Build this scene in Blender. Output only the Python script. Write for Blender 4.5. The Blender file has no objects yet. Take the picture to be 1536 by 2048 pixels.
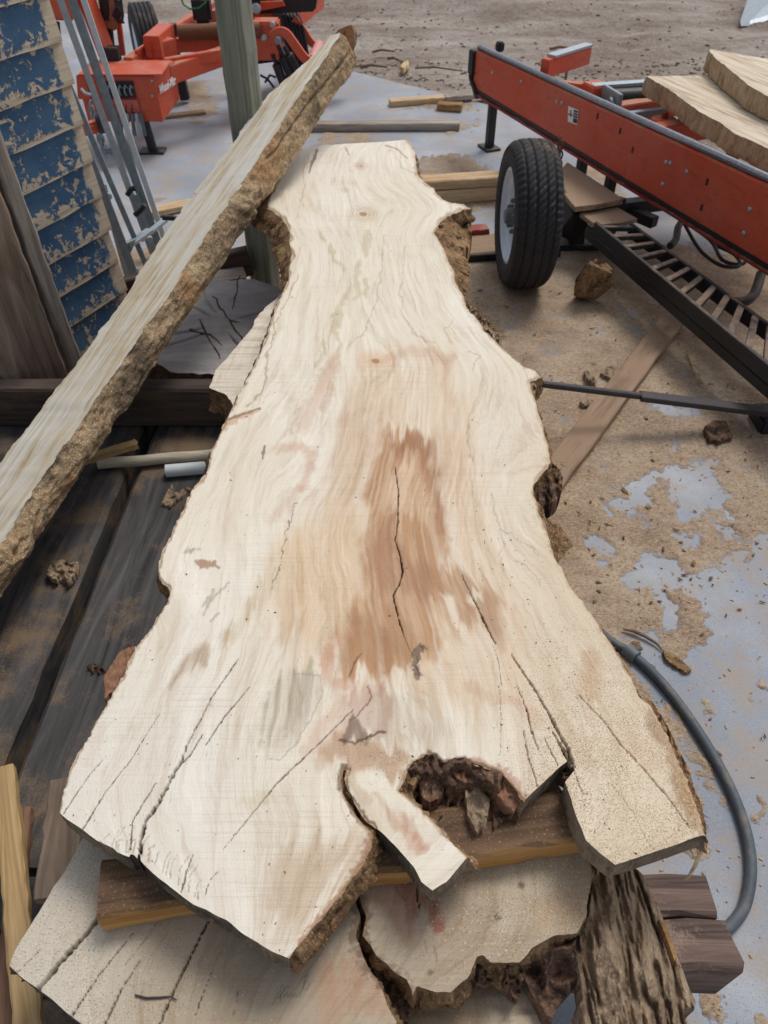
import bpy, bmesh, math, random
import numpy as np
from mathutils import Vector, Matrix

random.seed(7)
RNG = np.random.RandomState(11)
scene = bpy.context.scene
COL = scene.collection

# ------------------------------------------------------------------ camera, sky, sun, exposure
H, PITCH, F = 1.75, math.radians(44.5), 1538.0
cam = bpy.data.cameras.new('camera')
camo = bpy.data.objects.new('camera', cam)
COL.objects.link(camo)
camo.location = (0, 0, H)
camo.rotation_euler = (math.pi / 2 - PITCH, 0, 0)
cam.sensor_fit = 'VERTICAL'
cam.sensor_height = 36
cam.sensor_width = 27
cam.lens = F / 2048 * 36
cam.clip_start, cam.clip_end = 0.02, 300
cam.dof.use_dof = True
cam.dof.focus_distance = 1.45
cam.dof.aperture_fstop = 8.0
scene.camera = camo

SUN_EL, SUN_AZ = math.radians(58), math.radians(35)
world = bpy.data.worlds.new('World')
scene.world = world
world.use_nodes = True
wn, wl = world.node_tree.nodes, world.node_tree.links
wn.clear()
sky = wn.new('ShaderNodeTexSky')
sky.sky_type = 'NISHITA'
sky.sun_disc = False
sky.sun_elevation = SUN_EL
sky.sun_rotation = SUN_AZ
sky.dust_density = 3.0
hs = wn.new('ShaderNodeHueSaturation')
hs.inputs['Saturation'].default_value = 0.42
bg = wn.new('ShaderNodeBackground')
bg.inputs['Strength'].default_value = 0.125
wo = wn.new('ShaderNodeOutputWorld')
wl.new(sky.outputs[0], hs.inputs['Color'])
wl.new(hs.outputs[0], bg.inputs['Color'])
wl.new(bg.outputs[0], wo.inputs['Surface'])

sun = bpy.data.lights.new('sun', 'SUN')
sun.energy = 1.45
sun.angle = math.radians(20)
sun.color = (1.0, 0.97, 0.93)
suno = bpy.data.objects.new('sun', sun)
COL.objects.link(suno)
sd = Vector((math.sin(SUN_AZ) * math.cos(SUN_EL), math.cos(SUN_AZ) * math.cos(SUN_EL), math.sin(SUN_EL)))
suno.rotation_euler = sd.to_track_quat('Z', 'Y').to_euler()
suno.location = sd * 20

scene.cycles.max_bounces = 6
scene.cycles.diffuse_bounces = 3
scene.cycles.glossy_bounces = 2
scene.cycles.caustics_reflective = False
scene.cycles.caustics_refractive = False
scene.view_settings.view_transform = 'Standard'
scene.view_settings.look = 'None'
scene.view_settings.exposure = 0.0
scene.view_settings.gamma = 1.0
scene.view_settings.use_curve_mapping = False

# ------------------------------------------------------------------ geometry helpers
CP, SP = math.cos(PITCH), math.sin(PITCH)

def ray(px, py):
    u = (px - 768) / F
    v = (1024 - py) / F
    return np.array([u, CP + v * SP, -SP + v * CP])

def Z(px, py, z):
    d = ray(px, py)
    t = (z - H) / d[2]
    return np.array([t * d[0], t * d[1], z])

def Y(px, py, y):
    d = ray(px, py)
    t = y / d[1]
    return np.array([t * d[0], y, H + t * d[2]])

def proj(p):
    dz = p[..., 2] - H
    dep = p[..., 1] * CP - dz * SP
    return 768 + p[..., 0] / dep * F, 1024 - (p[..., 1] * SP + dz * CP) / dep * F

def L1(c):
    c = c / 255.0
    return c / 12.92 if c <= 0.04045 else ((c + 0.055) / 1.055) ** 2.4

def S(r, g, b):
    return (L1(r), L1(g), L1(b))

def S4(r, g, b):
    return (L1(r), L1(g), L1(b), 1.0)

def vn(x, y, seed=0):
    xi = np.floor(x).astype(np.int64)
    yi = np.floor(y).astype(np.int64)
    fx, fy = x - xi, y - yi
    fx = fx * fx * (3 - 2 * fx)
    fy = fy * fy * (3 - 2 * fy)
    def h(a, b):
        n = (a * 374761393 + b * 668265263 + seed * 974634777) & 0xffffffff
        n = ((n ^ (n >> 13)) * 1274126177) & 0xffffffff
        n = ((n ^ (n >> 16)) * 2246822519) & 0xffffffff
        return ((n ^ (n >> 13)) & 0xffffff) / float(0xffffff)
    a, b, c, d = h(xi, yi), h(xi + 1, yi), h(xi, yi + 1), h(xi + 1, yi + 1)
    return (a * (1 - fx) + b * fx) * (1 - fy) + (c * (1 - fx) + d * fx) * fy

def fbm(x, y, seed=0, o=4):
    s, a, t = 0.0, 0.5, 0.0
    for k in range(o):
        s = s + a * vn(x * 2 ** k, y * 2 ** k, seed + k * 17)
        t += a
        a *= 0.5
    return s / t

def sst(a, b, x):
    t = np.clip((x - a) / (b - a), 0, 1)
    return t * t * (3 - 2 * t)

def tag(o, label, cat, group=None, kind=None):
    if label:
        o['label'] = label
    if cat:
        o['category'] = cat
    if group:
        o['group'] = group
    if kind or cat:
        o['kind'] = kind or 'thing'
    return o

def structure(o):
    o['kind'] = 'structure'
    return o

def root(name, loc, label, cat, group=None):
    o = bpy.data.objects.new(name, None)
    o.empty_display_size = 0.05
    COL.objects.link(o)
    o.location = [float(v) for v in loc]
    return tag(o, label, cat, group)

def attach(o, parent):
    if parent is not None:
        o.parent = parent
        m = Matrix.Identity(4)
        chain = []
        q = parent
        while q is not None:
            chain.append(q)
            q = q.parent
        for q in reversed(chain):
            m = m @ q.matrix_parent_inverse @ q.matrix_basis
        o.matrix_parent_inverse = m.inverted()
    return o

def mesh_obj(name, verts, faces, mat, parent=None, smooth=False, cols=None, mw=None, grain=None):
    me = bpy.data.meshes.new(name)
    verts = np.asarray(verts, dtype=np.float64)
    if isinstance(faces, np.ndarray):
        n, k = faces.shape
        me.vertices.add(len(verts))
        me.vertices.foreach_set('co', verts.astype(np.float32).ravel())
        me.loops.add(n * k)
        me.loops.foreach_set('vertex_index', faces.astype(np.int32).ravel())
        me.polygons.add(n)
        me.polygons.foreach_set('loop_start', np.arange(0, n * k, k, dtype=np.int32))
        me.update(calc_edges=True)
        me.validate()
    else:
        me.from_pydata([tuple(map(float, v)) for v in verts], [], [tuple(map(int, f)) for f in faces])
        me.update()
    if cols is not None:
        a = me.color_attributes.new('Col', 'FLOAT_COLOR', 'POINT')
        a.data.foreach_set('color', np.asarray(cols, dtype=np.float32).ravel())
    if grain is not None:
        a = me.attributes.new('Grain', 'FLOAT_VECTOR', 'POINT')
        a.data.foreach_set('vector', np.asarray(grain, dtype=np.float32).ravel())
    if smooth:
        me.polygons.foreach_set('use_smooth', np.ones(len(me.polygons), dtype=bool))
    me.materials.append(mat)
    o = bpy.data.objects.new(name, me)
    COL.objects.link(o)
    if mw is not None:
        o.matrix_basis = mw
    return attach(o, parent)

class MB:
    """collects shapes of ONE part, in world coordinates"""
    def __init__(self):
        self.v, self.f = [], []

    def add(self, verts, faces):
        n = len(self.v)
        self.v += [tuple(map(float, p)) for p in verts]
        self.f += [tuple(n + i for i in f) for f in faces]
        return self

    def hexa(self, b, t):
        """b, t: four bottom and four top corners, counter-clockwise"""
        return self.add(list(b) + list(t), [(3, 2, 1, 0), (4, 5, 6, 7), (0, 1, 5, 4), (1, 2, 6, 5), (2, 3, 7, 6), (3, 0, 4, 7)])

    def box(self, c, s, ax=None):
        c = np.array(c, float)
        if ax is None:
            ax = np.eye(3)
        ax = [np.array(a, float) for a in ax]
        hx, hy, hz = s[0] / 2, s[1] / 2, s[2] / 2
        P = lambda a, b, d: c + ax[0] * a * hx + ax[1] * b * hy + ax[2] * d * hz
        return self.hexa([P(-1, -1, -1), P(1, -1, -1), P(1, 1, -1), P(-1, 1, -1)],
                         [P(-1, -1, 1), P(1, -1, 1), P(1, 1, 1), P(-1, 1, 1)])

    def bar(self, p0, p1, w, h, up=(0, 0, 1)):
        p0, p1 = np.array(p0, float), np.array(p1, float)
        d = p1 - p0
        ln = np.linalg.norm(d)
        d /= ln
        side = np.cross(np.array(up, float), d)
        side /= np.linalg.norm(side)
        u = np.cross(d, side)
        return self.box((p0 + p1) / 2, (ln, w, h), (d, side, u))

    def tube(self, path, r, n=10, caps=True):
        path = [np.array(p, float) for p in path]
        m = len(path)
        rs = r if hasattr(r, '__len__') else [r] * m
        rings = []
        ref = None
        for i in range(m):
            t = path[min(i + 1, m - 1)] - path[max(i - 1, 0)]
            t /= np.linalg.norm(t) + 1e-9
            if ref is None:
                ref = np.array([0, 0, 1.0]) if abs(t[2]) < 0.9 else np.array([1.0, 0, 0])
            a = np.cross(t, ref)
            a /= np.linalg.norm(a) + 1e-9
            b = np.cross(t, a)
            ref = -b if np.dot(-b, ref) > 0 else b
            b = np.cross(a, t)
            rings.append([path[i] + rs[i] * (math.cos(2 * math.pi * k / n) * a + math.sin(2 * math.pi * k / n) * b) for k in range(n)])
        vs = [p for q in rings for p in q]
        fs = []
        for i in range(m - 1):
            for k in range(n):
                k2 = (k + 1) % n
                fs.append((i * n + k, i * n + k2, (i + 1) * n + k2, (i + 1) * n + k))
        if caps:
            fs.append(tuple(range(n - 1, -1, -1)))
            fs.append(tuple((m - 1) * n + k for k in range(n)))
        return self.add(vs, fs)

    def lathe(self, c, axis, prof, n=32):
        """prof: (offset along axis, radius)"""
        c = np.array(c, float)
        ax = np.array(axis, float)
        ax /= np.linalg.norm(ax)
        ref = np.array([0, 0, 1.0]) if abs(ax[2]) < 0.9 else np.array([1.0, 0, 0])
        a = np.cross(ax, ref)
        a /= np.linalg.norm(a)
        b = np.cross(ax, a)
        vs, fs = [], []
        for (o, r) in prof:
            for k in range(n):
                th = 2 * math.pi * k / n
                vs.append(c + ax * o + r * (math.cos(th) * a + math.sin(th) * b))
        for i in range(len(prof) - 1):
            for k in range(n):
                k2 = (k + 1) % n
                fs.append((i * n + k, i * n + k2, (i + 1) * n + k2, (i + 1) * n + k))
        return self.add(vs, fs)

    def prism(self, poly, off):
        """polygon of 3D points extruded by off"""
        poly = [np.array(p, float) for p in poly]
        off = np.array(off, float)
        n = len(poly)
        vs = poly + [p + off for p in poly]
        fs = [tuple(range(n - 1, -1, -1)), tuple(range(n, 2 * n))]
        fs += [(i, (i + 1) % n, n + (i + 1) % n, n + i) for i in range(n)]
        return self.add(vs, fs)

    def build(self, name, mat, parent=None, smooth=False, bevel=0.0, seg=2, origin=None):
        me = bpy.data.meshes.new(name)
        v = np.array(self.v)
        o0 = np.array(origin, float) if origin is not None else (np.zeros(3) if parent is not None else np.array([v[:, 0].mean(), v[:, 1].mean(), v[:, 2].min()]))
        me.from_pydata([tuple(p - o0) for p in v], [], self.f)
        bm = bmesh.new()
        bm.from_mesh(me)
        bmesh.ops.recalc_face_normals(bm, faces=bm.faces)
        if bevel:
            bmesh.ops.bevel(bm, geom=[e for e in bm.edges if e.is_manifold and e.calc_face_angle(0) > 0.5], offset=bevel, segments=seg, affect='EDGES', clamp_overlap=True)
        bm.to_mesh(me)
        bm.free()
        if smooth:
            for p in me.polygons:
                p.use_smooth = True
            try:
                me.set_sharp_from_angle(angle=math.radians(38))
            except Exception:
                pass
        me.materials.append(mat)
        o = bpy.data.objects.new(name, me)
        COL.objects.link(o)
        o.location = [float(q) for q in o0]
        return attach(o, parent)

def board(name, p0, p1, w, h, mat, parent=None, up=(0, 0, 1), rough=0.0012, n=14, bevel=True, taper=1.0, bow=0.0, seed=None):
    """a sawn board: local X runs along the grain; p0/p1 are the ends of the centre line"""
    rs = np.random.RandomState(seed if seed is not None else random.randint(0, 99999))
    p0, p1 = np.array(p0, float), np.array(p1, float)
    d = p1 - p0
    ln = np.linalg.norm(d)
    d /= ln
    side = np.cross(np.array(up, float), d)
    side /= np.linalg.norm(side)
    u = np.cross(d, side)
    c = 0.12 * min(w, h)
    ring = [(-w / 2 + c, -h / 2), (w / 2 - c, -h / 2), (w / 2, -h / 2 + c), (w / 2, h / 2 - c), (w / 2 - c, h / 2), (-w / 2 + c, h / 2), (-w / 2, h / 2 - c), (-w / 2, -h / 2 + c)]
    vs, fs = [], []
    m = len(ring)
    for i in range(n + 1):
        f = i / n
        k = 1 + (taper - 1) * f
        dy = rs.normal(0, rough)
        zb = bow * math.sin(math.pi * f)
        for (a, b) in ring:
            x = (f - 0.5) * ln
            if i in (0, n):
                x += rs.normal(0, rough * 1.5)
            vs.append((x, a * k + dy + rs.normal(0, rough * 0.6), b + zb + rs.normal(0, rough * 0.4)))
    for i in range(n):
        for k in range(m):
            k2 = (k + 1) % m
            fs.append((i * m + k, (i + 1) * m + k, (i + 1) * m + k2, i * m + k2))
    fs.append(tuple(range(m)))
    fs.append(tuple(n * m + k for k in range(m - 1, -1, -1)))
    cen = (p0 + p1) / 2
    M = Matrix(((d[0], side[0], u[0], cen[0]), (d[1], side[1], u[1], cen[1]), (d[2], side[2], u[2], cen[2]), (0, 0, 0, 1)))
    return mesh_obj(name, vs, fs, mat, parent, mw=M)

# ------------------------------------------------------------------ materials
def newmat(name):
    m = bpy.data.materials.new(name)
    m.use_nodes = True
    nt = m.node_tree
    nt.nodes.clear()
    out = nt.nodes.new('ShaderNodeOutputMaterial')
    b = nt.nodes.new('ShaderNodeBsdfPrincipled')
    nt.links.new(b.outputs[0], out.inputs[0])
    return m, nt, b

class NT:
    def __init__(self, name):
        self.m, self.nt, self.b = newmat(name)
        self.tc = self.nt.nodes.new('ShaderNodeTexCoord')

    def n(self, t):
        return self.nt.nodes.new(t)

    def l(self, a, b):
        self.nt.links.new(a, b)

    def coord(self, scale=(1, 1, 1), world=False):
        mp = self.n('ShaderNodeMapping')
        mp.inputs['Scale'].default_value = scale
        if world:
            g = self.n('ShaderNodeNewGeometry')
            self.l(g.outputs['Position'], mp.inputs[0])
        else:
            self.l(self.tc.outputs['Object'], mp.inputs[0])
        return mp.outputs[0]

    def noise(self, co, scale, detail=4, rough=0.55, dist=0.0):
        q = self.n('ShaderNodeTexNoise')
        q.inputs['Scale'].default_value = scale
        q.inputs['Detail'].default_value = detail
        q.inputs['Roughness'].default_value = rough
        q.inputs['Distortion'].default_value = dist
        self.l(co, q.inputs['Vector'])
        return q.outputs['Fac']

    def vor(self, co, scale, feat='F1'):
        q = self.n('ShaderNodeTexVoronoi')
        q.feature = feat
        q.inputs['Scale'].default_value = scale
        self.l(co, q.inputs['Vector'])
        return q.outputs['Distance']

    def ramp(self, fac, stops, interp='LINEAR'):
        r = self.n('ShaderNodeValToRGB')
        r.color_ramp.interpolation = interp
        e = r.color_ramp.elements
        while len(e) > 1:
            e.remove(e[-1])
        e[0].position = stops[0][0]
        e[0].color = stops[0][1]
        for p, c in stops[1:]:
            q = e.new(p)
            q.color = c
        self.l(fac, r.inputs[0])
        return r.outputs[0]

    def mask(self, fac, a, b):
        r = self.n('ShaderNodeMapRange')
        r.inputs['From Min'].default_value = a
        r.inputs['From Max'].default_value = b
        r.clamp = True
        self.l(fac, r.inputs['Value'])
        return r.outputs[0]

    def mix(self, fac, a, b, mode='MIX'):
        q = self.n('ShaderNodeMix')
        q.data_type = 'RGBA'
        q.blend_type = mode
        for i, v in ((0, fac), (6, a), (7, b)):
            if hasattr(v, 'links'):
                self.l(v, q.inputs[i])
            else:
                q.inputs[i].default_value = v
        return q.outputs[2]

    def math(self, op, a, b=0.0):
        q = self.n('ShaderNodeMath')
        q.operation = op
        for i, v in ((0, a), (1, b)):
            if hasattr(v, 'links'):
                self.l(v, q.inputs[i])
            else:
                q.inputs[i].default_value = v
        return q.outputs[0]

    def bump(self, h, strength=0.3, dist=0.01, prev=None):
        q = self.n('ShaderNodeBump')
        q.inputs['Strength'].default_value = strength
        q.inputs['Distance'].default_value = dist
        self.l(h, q.inputs['Height'])
        if prev is not None:
            self.l(prev, q.inputs['Normal'])
        return q.outputs[0]

    def fin(self, color=None, rough=0.8, normal=None, metal=0.0, spec=0.3):
        if color is not None:
            if hasattr(color, 'links'):
                self.l(color, self.b.inputs['Base Color'])
            else:
                self.b.inputs['Base Color'].default_value = color
        if hasattr(rough, 'links'):
            self.l(rough, self.b.inputs['Roughness'])
        else:
            self.b.inputs['Roughness'].default_value = rough
        self.b.inputs['Metallic'].default_value = metal
        self.b.inputs['Specular IOR Level'].default_value = spec
        if normal is not None:
            self.l(normal, self.b.inputs['Normal'])
        return self.m

def c4(c):
    return (c[0], c[1], c[2], 1.0)

def mat_slab():
    """sawn slab: heart, sapwood and stains come with the mesh; growth rings, fibres, saw marks and sawdust specks are added here"""
    t = NT('sawn_slab_wood')
    at = t.n('ShaderNodeAttribute')
    at.attribute_name = 'Col'
    gr = t.n('ShaderNodeAttribute')
    gr.attribute_name = 'Grain'
    sg = t.n('ShaderNodeSeparateXYZ')
    t.l(gr.outputs['Vector'], sg.inputs[0])
    co = t.coord(world=True)
    # grain coordinate bent by broad and by fine noise
    w1 = t.math('MULTIPLY', t.math('SUBTRACT', t.noise(t.coord((5, 2.2, 1), True), 1.0, 5, 0.55), 0.5), 0.10)
    w2 = t.math('MULTIPLY', t.math('SUBTRACT', t.noise(t.coord((24, 11, 1), True), 1.0, 4, 0.6), 0.5), 0.030)
    tt = t.math('ADD', t.math('ADD', sg.outputs[0], w1), w2)
    def gco(kx, ky):
        cb = t.n('ShaderNodeCombineXYZ')
        t.l(t.math('MULTIPLY', tt, kx), cb.inputs[0])
        t.l(t.math('MULTIPLY', sg.outputs[1], ky), cb.inputs[1])
        return cb.outputs[0]
    c = at.outputs['Color']
    patch = t.mask(t.noise(t.coord((4, 1.6, 1), True), 2.2, 5, 0.6), 0.46, 0.66)
    patch2 = t.mask(t.noise(t.coord((3, 1.3, 7), True), 2.1, 4, 0.6), 0.40, 0.66)
    flame = t.noise(gco(26, 3.6), 1.0, 9, 0.66, 1.3)
    c = t.mix(t.math('MULTIPLY', t.mask(flame, 0.50, 0.70), 0.42), c, S4(196, 166, 134), 'MULTIPLY')
    c = t.mix(t.math('MULTIPLY', t.mask(flame, 0.47, 0.30), 1.0), c, (1.09, 1.10, 1.12, 1.0), 'MULTIPLY')
    for k, wd, al, pt in ((48, 0.86, 0.24, patch), (170, 0.70, 0.20, patch2)):
        ph = t.math('MULTIPLY', tt, k * 6.2832)
        ring = t.math('SINE', t.math('ADD', ph, t.math('MULTIPLY', t.noise(gco(9, 1.2), 1.0, 3, 0.5), 9.0)))
        c = t.mix(t.math('MULTIPLY', t.math('MULTIPLY', t.mask(ring, wd, 1.0), pt), al), c, S4(150, 124, 98))
    fib = t.noise(gco(520, 16), 1.0, 4, 0.65)
    c = t.mix(t.math('MULTIPLY', t.mask(fib, 0.52, 0.74), 0.12), c, S4(160, 136, 108))
    pore = t.noise(gco(900, 40), 1.0, 2, 0.5)
    c = t.mix(t.math('MULTIPLY', t.mask(pore, 0.66, 0.74), 0.4), c, S4(120, 98, 78))
    # band saw marks, patchy
    saw = t.noise(t.coord((7, 330, 1), True), 1.0, 4, 0.65)
    sawp = t.mask(t.noise(t.coord((2.2, 3, 1), True), 1.3, 4, 0.6), 0.42, 0.70)
    c = t.mix(t.math('MULTIPLY', t.math('MULTIPLY', t.mask(saw, 0.50, 0.68), sawp), 0.30), c, S4(160, 138, 110))
    dust = t.math('MULTIPLY', at.outputs['Alpha'], t.math('ADD', 0.45, t.math('MULTIPLY', t.noise(co, 16, 5, 0.65), 1.0)))
    sp = t.noise(co, 420, 3, 0.55)
    sp2 = t.noise(co, 190, 3, 0.6)
    thr = t.math('SUBTRACT', 0.77, t.math('MULTIPLY', dust, 0.225))
    m1 = t.mask(t.math('SUBTRACT', sp, thr), 0.0, 0.04)
    c = t.mix(t.math('MULTIPLY', m1, 0.65), c, S4(112, 86, 62))
    thr2 = t.math('SUBTRACT', 0.80, t.math('MULTIPLY', dust, 0.30))
    m2 = t.mask(t.math('SUBTRACT', sp2, thr2), 0.0, 0.10)
    c = t.mix(t.math('MULTIPLY', m2, 0.55), c, S4(198, 168, 132))
    lt = t.mask(t.math('SUBTRACT', t.noise(co, 300, 2, 0.5), t.math('SUBTRACT', 0.82, t.math('MULTIPLY', dust, 0.2))), 0.0, 0.04)
    c = t.mix(t.math('MULTIPLY', lt, 0.6), c, S4(236, 220, 194))
    n = t.bump(saw, 0.35, 0.0012)
    n = t.bump(fib, 0.3, 0.0008, n)
    n = t.bump(sp, 0.35, 0.0018, n)
    return t.fin(c, 0.82, n, spec=0.2)

def mat_bark(name, dark, mid, light, scale=1.0, stretch=(1, 1, 1), fuzz=0.6, patch=0.0):
    t = NT(name)
    co = t.coord(tuple(s * scale for s in stretch), True)
    a = t.noise(co, 14, 8, 0.68, 0.6)
    b = t.noise(co, 70, 5, 0.65)
    v = t.vor(co, 38)
    c = t.ramp(a, [(0.28, c4(dark)), (0.48, c4(mid)), (0.70, c4(light))])
    c = t.mix(t.mask(b, 0.5, 0.78), c, c4(light))
    c = t.mix(t.math('MULTIPLY', t.mask(b, 0.45, 0.25), 0.8), c, c4(dark))
    f = t.noise(co, 260, 2, 0.5)
    c = t.mix(t.math('MULTIPLY', t.mask(f, 0.58, 0.66), fuzz), c, c4(tuple(min(1, q * 1.5) for q in light)))
    if patch:
        big = t.noise(co, 4.5, 5, 0.62, 0.5)
        c = t.mix(t.math('MULTIPLY', t.mask(big, 0.52, 0.64), patch), c, S4(66, 60, 54))
        c = t.mix(t.math('MULTIPLY', t.mask(big, 0.44, 0.34), 0.5), c, S4(176, 128, 84))
    n = t.bump(a, 0.9, 0.02)
    n = t.bump(b, 0.8, 0.006, n)
    n = t.bump(v, 0.4, 0.006, n)
    return t.fin(c, 0.92, n, spec=0.12)

def mat_board(name, base, dark, light, dust=None, ringf=22, rough=0.85, dustamt=0.5, bumpk=0.4):
    """a sawn or weathered board, grain along local X"""
    t = NT(name)
    co = t.coord((1.2, ringf, ringf))
    g = t.noise(co, 1.6, 6, 0.62, 1.1)
    fine = t.noise(t.coord((6, 240, 240)), 1.0, 4, 0.6)
    big = t.noise(t.coord((1.5, 4, 4)), 2.0, 4, 0.6)
    c = t.ramp(g, [(0.3, c4(dark)), (0.5, c4(base)), (0.72, c4(light))])
    c = t.mix(t.math('MULTIPLY', t.mask(fine, 0.52, 0.75), 0.4), c, c4(dark))
    c = t.mix(t.math('MULTIPLY', t.mask(big, 0.5, 0.8), 0.35), c, c4(light))
    if dust is not None:
        d1 = t.noise(t.coord((1, 1, 1), True), 5.0, 5, 0.62)
        d2 = t.noise(t.coord((1, 1, 1), True), 220, 2, 0.5)
        m = t.mask(t.math('ADD', d1, t.math('MULTIPLY', d2, 0.22)), 0.72 - dustamt * 0.3, 0.86 - dustamt * 0.3)
        c = t.mix(m, c, c4(dust))
    n = t.bump(g, bumpk, 0.006)
    n = t.bump(fine, 0.4, 0.0015, n)
    return t.fin(c, rough, n, spec=0.2)

def mat_paint(name, base, faded, dust, amt=0.25, rough=0.45):
    t = NT(name)
    co = t.coord(world=True)
    a = t.noise(co, 3.0, 5, 0.6)
    b = t.noise(co, 40, 5, 0.65)
    c = t.mix(t.mask(a, 0.35, 0.7), c4(base), c4(faded))
    c = t.mix(t.math('MULTIPLY', t.mask(b, 0.52, 0.8), 0.35), c, c4(tuple(q * 0.45 for q in base)))
    g = t.n('ShaderNodeNewGeometry')
    sx = t.n('ShaderNodeSeparateXYZ')
    t.l(g.outputs['Normal'], sx.inputs[0])
    upm = t.mask(sx.outputs[2], 0.3, 0.95)
    d = t.mask(t.math('ADD', t.noise(co, 9, 5, 0.65), t.math('MULTIPLY', upm, 0.18)), 0.74 - amt * 0.5, 0.95 - amt * 0.5)
    gm = t.noise(t.coord((2.5, 2.5, 11), True), 3.0, 7, 0.7)
    c = t.mix(t.math('MULTIPLY', t.mask(gm, 0.54, 0.72), 0.55), c, c4(tuple(q * 0.35 + 0.01 for q in base)))
    sc = t.noise(co, 150, 4, 0.7)
    c = t.mix(t.math('MULTIPLY', t.mask(sc, 0.62, 0.72), 0.35), c, c4(dust))
    c = t.mix(d, c, c4(dust))
    n = t.bump(b, 0.08, 0.002)
    r = t.n('ShaderNodeMapRange')
    t.l(d, r.inputs['Value'])
    r.inputs['To Min'].default_value = rough
    r.inputs['To Max'].default_value = 0.9
    return t.fin(c, r.outputs[0], n, spec=0.4)

def mat_simple(name, base, var=0.25, rough=0.6, metal=0.0, scale=30, bump=0.1, spec=0.35):
    t = NT(name)
    co = t.coord(world=True)
    a = t.noise(co, scale, 5, 0.62)
    c = t.mix(t.mask(a, 0.3, 0.7), c4(tuple(q * (1 - var) for q in base)), c4(tuple(min(1, q * (1 + var)) for q in base)))
    n = t.bump(a, bump, 0.003)
    return t.fin(c, rough, n, metal, spec)

M = {}
M['slab'] = mat_slab()
M['bark'] = mat_bark('slab_bark', S(62, 46, 34), S(124, 96, 70), S(176, 146, 108))
M['bark_dark'] = mat_bark('dark_rotten_bark', S(50, 40, 36), S(100, 80, 68), S(160, 126, 102), fuzz=0.35)
M['bark_grey'] = mat_bark('grey_furrowed_bark', S(88, 74, 62), S(148, 126, 104), S(190, 168, 140), stretch=(1.6, 0.6, 1), fuzz=0.4)
M['bark_lean'] = mat_bark('fibrous_bark', S(92, 78, 64), S(152, 130, 102), S(200, 174, 138), fuzz=0.9, patch=0.75)
def mat_end():
    t = NT('weathered_end_grain')
    co = t.coord(world=True)
    k = t.noise(co, 5, 5, 0.6)
    f = t.noise(t.coord((1, 1, 0.35), True), 120, 5, 0.7)
    c = t.mix(t.mask(k, 0.42, 0.60), S4(84, 78, 70), S4(150, 134, 112))
    c = t.mix(t.math('MULTIPLY', t.mask(f, 0.50, 0.68), 0.6), c, S4(58, 52, 46))
    c = t.mix(t.math('MULTIPLY', t.mask(f, 0.44, 0.32), 0.5), c, S4(184, 168, 144))
    return t.fin(c, 0.92, t.bump(f, 0.6, 0.004), spec=0.1)
M['endgrain'] = mat_end()
M['sticker'] = mat_board('orange_brown_spacer_wood', S(138, 106, 76), S(100, 74, 54), S(166, 132, 96), S(150, 124, 98), dustamt=0.4)
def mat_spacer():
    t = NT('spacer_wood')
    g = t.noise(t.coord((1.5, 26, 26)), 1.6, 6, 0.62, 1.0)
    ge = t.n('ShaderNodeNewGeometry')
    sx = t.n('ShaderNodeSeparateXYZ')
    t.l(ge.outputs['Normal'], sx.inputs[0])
    old_shaded = t.ramp(g, [(0.3, S4(74, 58, 46)), (0.5, S4(104, 82, 64)), (0.72, S4(128, 102, 80))])  # weathered top, darkened further so the shade under the slab is painted in
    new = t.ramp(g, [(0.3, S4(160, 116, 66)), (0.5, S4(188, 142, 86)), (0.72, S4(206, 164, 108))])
    c = t.mix(t.mask(sx.outputs[2], 0.5, 0.8), new, old_shaded)
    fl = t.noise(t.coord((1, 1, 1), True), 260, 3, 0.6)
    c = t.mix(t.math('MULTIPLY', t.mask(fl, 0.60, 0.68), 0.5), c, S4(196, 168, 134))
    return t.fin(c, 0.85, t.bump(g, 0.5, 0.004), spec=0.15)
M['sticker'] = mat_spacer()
M['deck'] = mat_board('dark_wet_deck_wood', S(76, 73, 73), S(44, 42, 42), S(100, 97, 96), S(124, 104, 82), ringf=14, rough=0.55, dustamt=0.34)
M['darkbeam'] = mat_board('dark_stained_beam', S(82, 71, 65), S(54, 47, 44), S(104, 92, 84), S(110, 90, 72), dustamt=0.15)
M['oldbeam'] = mat_board('old_purple_brown_timber', S(112, 94, 86), S(72, 60, 56), S(146, 124, 114), S(164, 144, 126), dustamt=0.34)
M['greyboard'] = mat_board('weathered_grey_board', S(164, 154, 143), S(116, 105, 96), S(192, 182, 170), ringf=16)
M['greyboard_brown'] = mat_board('weathered_brown_board', S(132, 114, 98), S(90, 76, 66), S(164, 144, 126), ringf=16)
M['palewood'] = mat_board('pale_fresh_wood', S(206, 176, 138), S(170, 136, 98), S(226, 202, 168), S(170, 140, 110), dustamt=0.15)
M['yellowwood'] = mat_board('yellow_stake_wood', S(186, 156, 112), S(146, 116, 78), S(206, 180, 136))
M['redwood'] = mat_board('reddish_stake_wood', S(140, 106, 86), S(104, 76, 62), S(166, 130, 106))
M['dustboard'] = mat_board('dusty_ground_board', S(150, 126, 104), S(118, 96, 78), S(172, 148, 124), S(160, 134, 110), dustamt=0.6)
M['stumpwood'] = mat_board('chopped_log_wood', S(160, 122, 82), S(104, 76, 52), S(196, 160, 116), ringf=10)
M['red'] = mat_paint('orange_red_paint', S(206, 80, 50), S(206, 100, 74), S(176, 144, 120), 0.28)
M['red_dark'] = mat_paint('dark_red_paint', S(136, 46, 36), S(156, 66, 54), S(168, 136, 112), 0.20)
M['red_clean'] = mat_paint('clean_orange_paint', S(210, 84, 54), S(208, 104, 80), S(180, 140, 116), 0.1)
M['black'] = mat_paint('black_steel', S(34, 34, 38), S(48, 48, 52), S(140, 116, 96), 0.12, 0.5)
M['blacksteel'] = mat_simple('black_iron_bar', S(62, 56, 58), 0.2, 0.5, scale=60)
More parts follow.
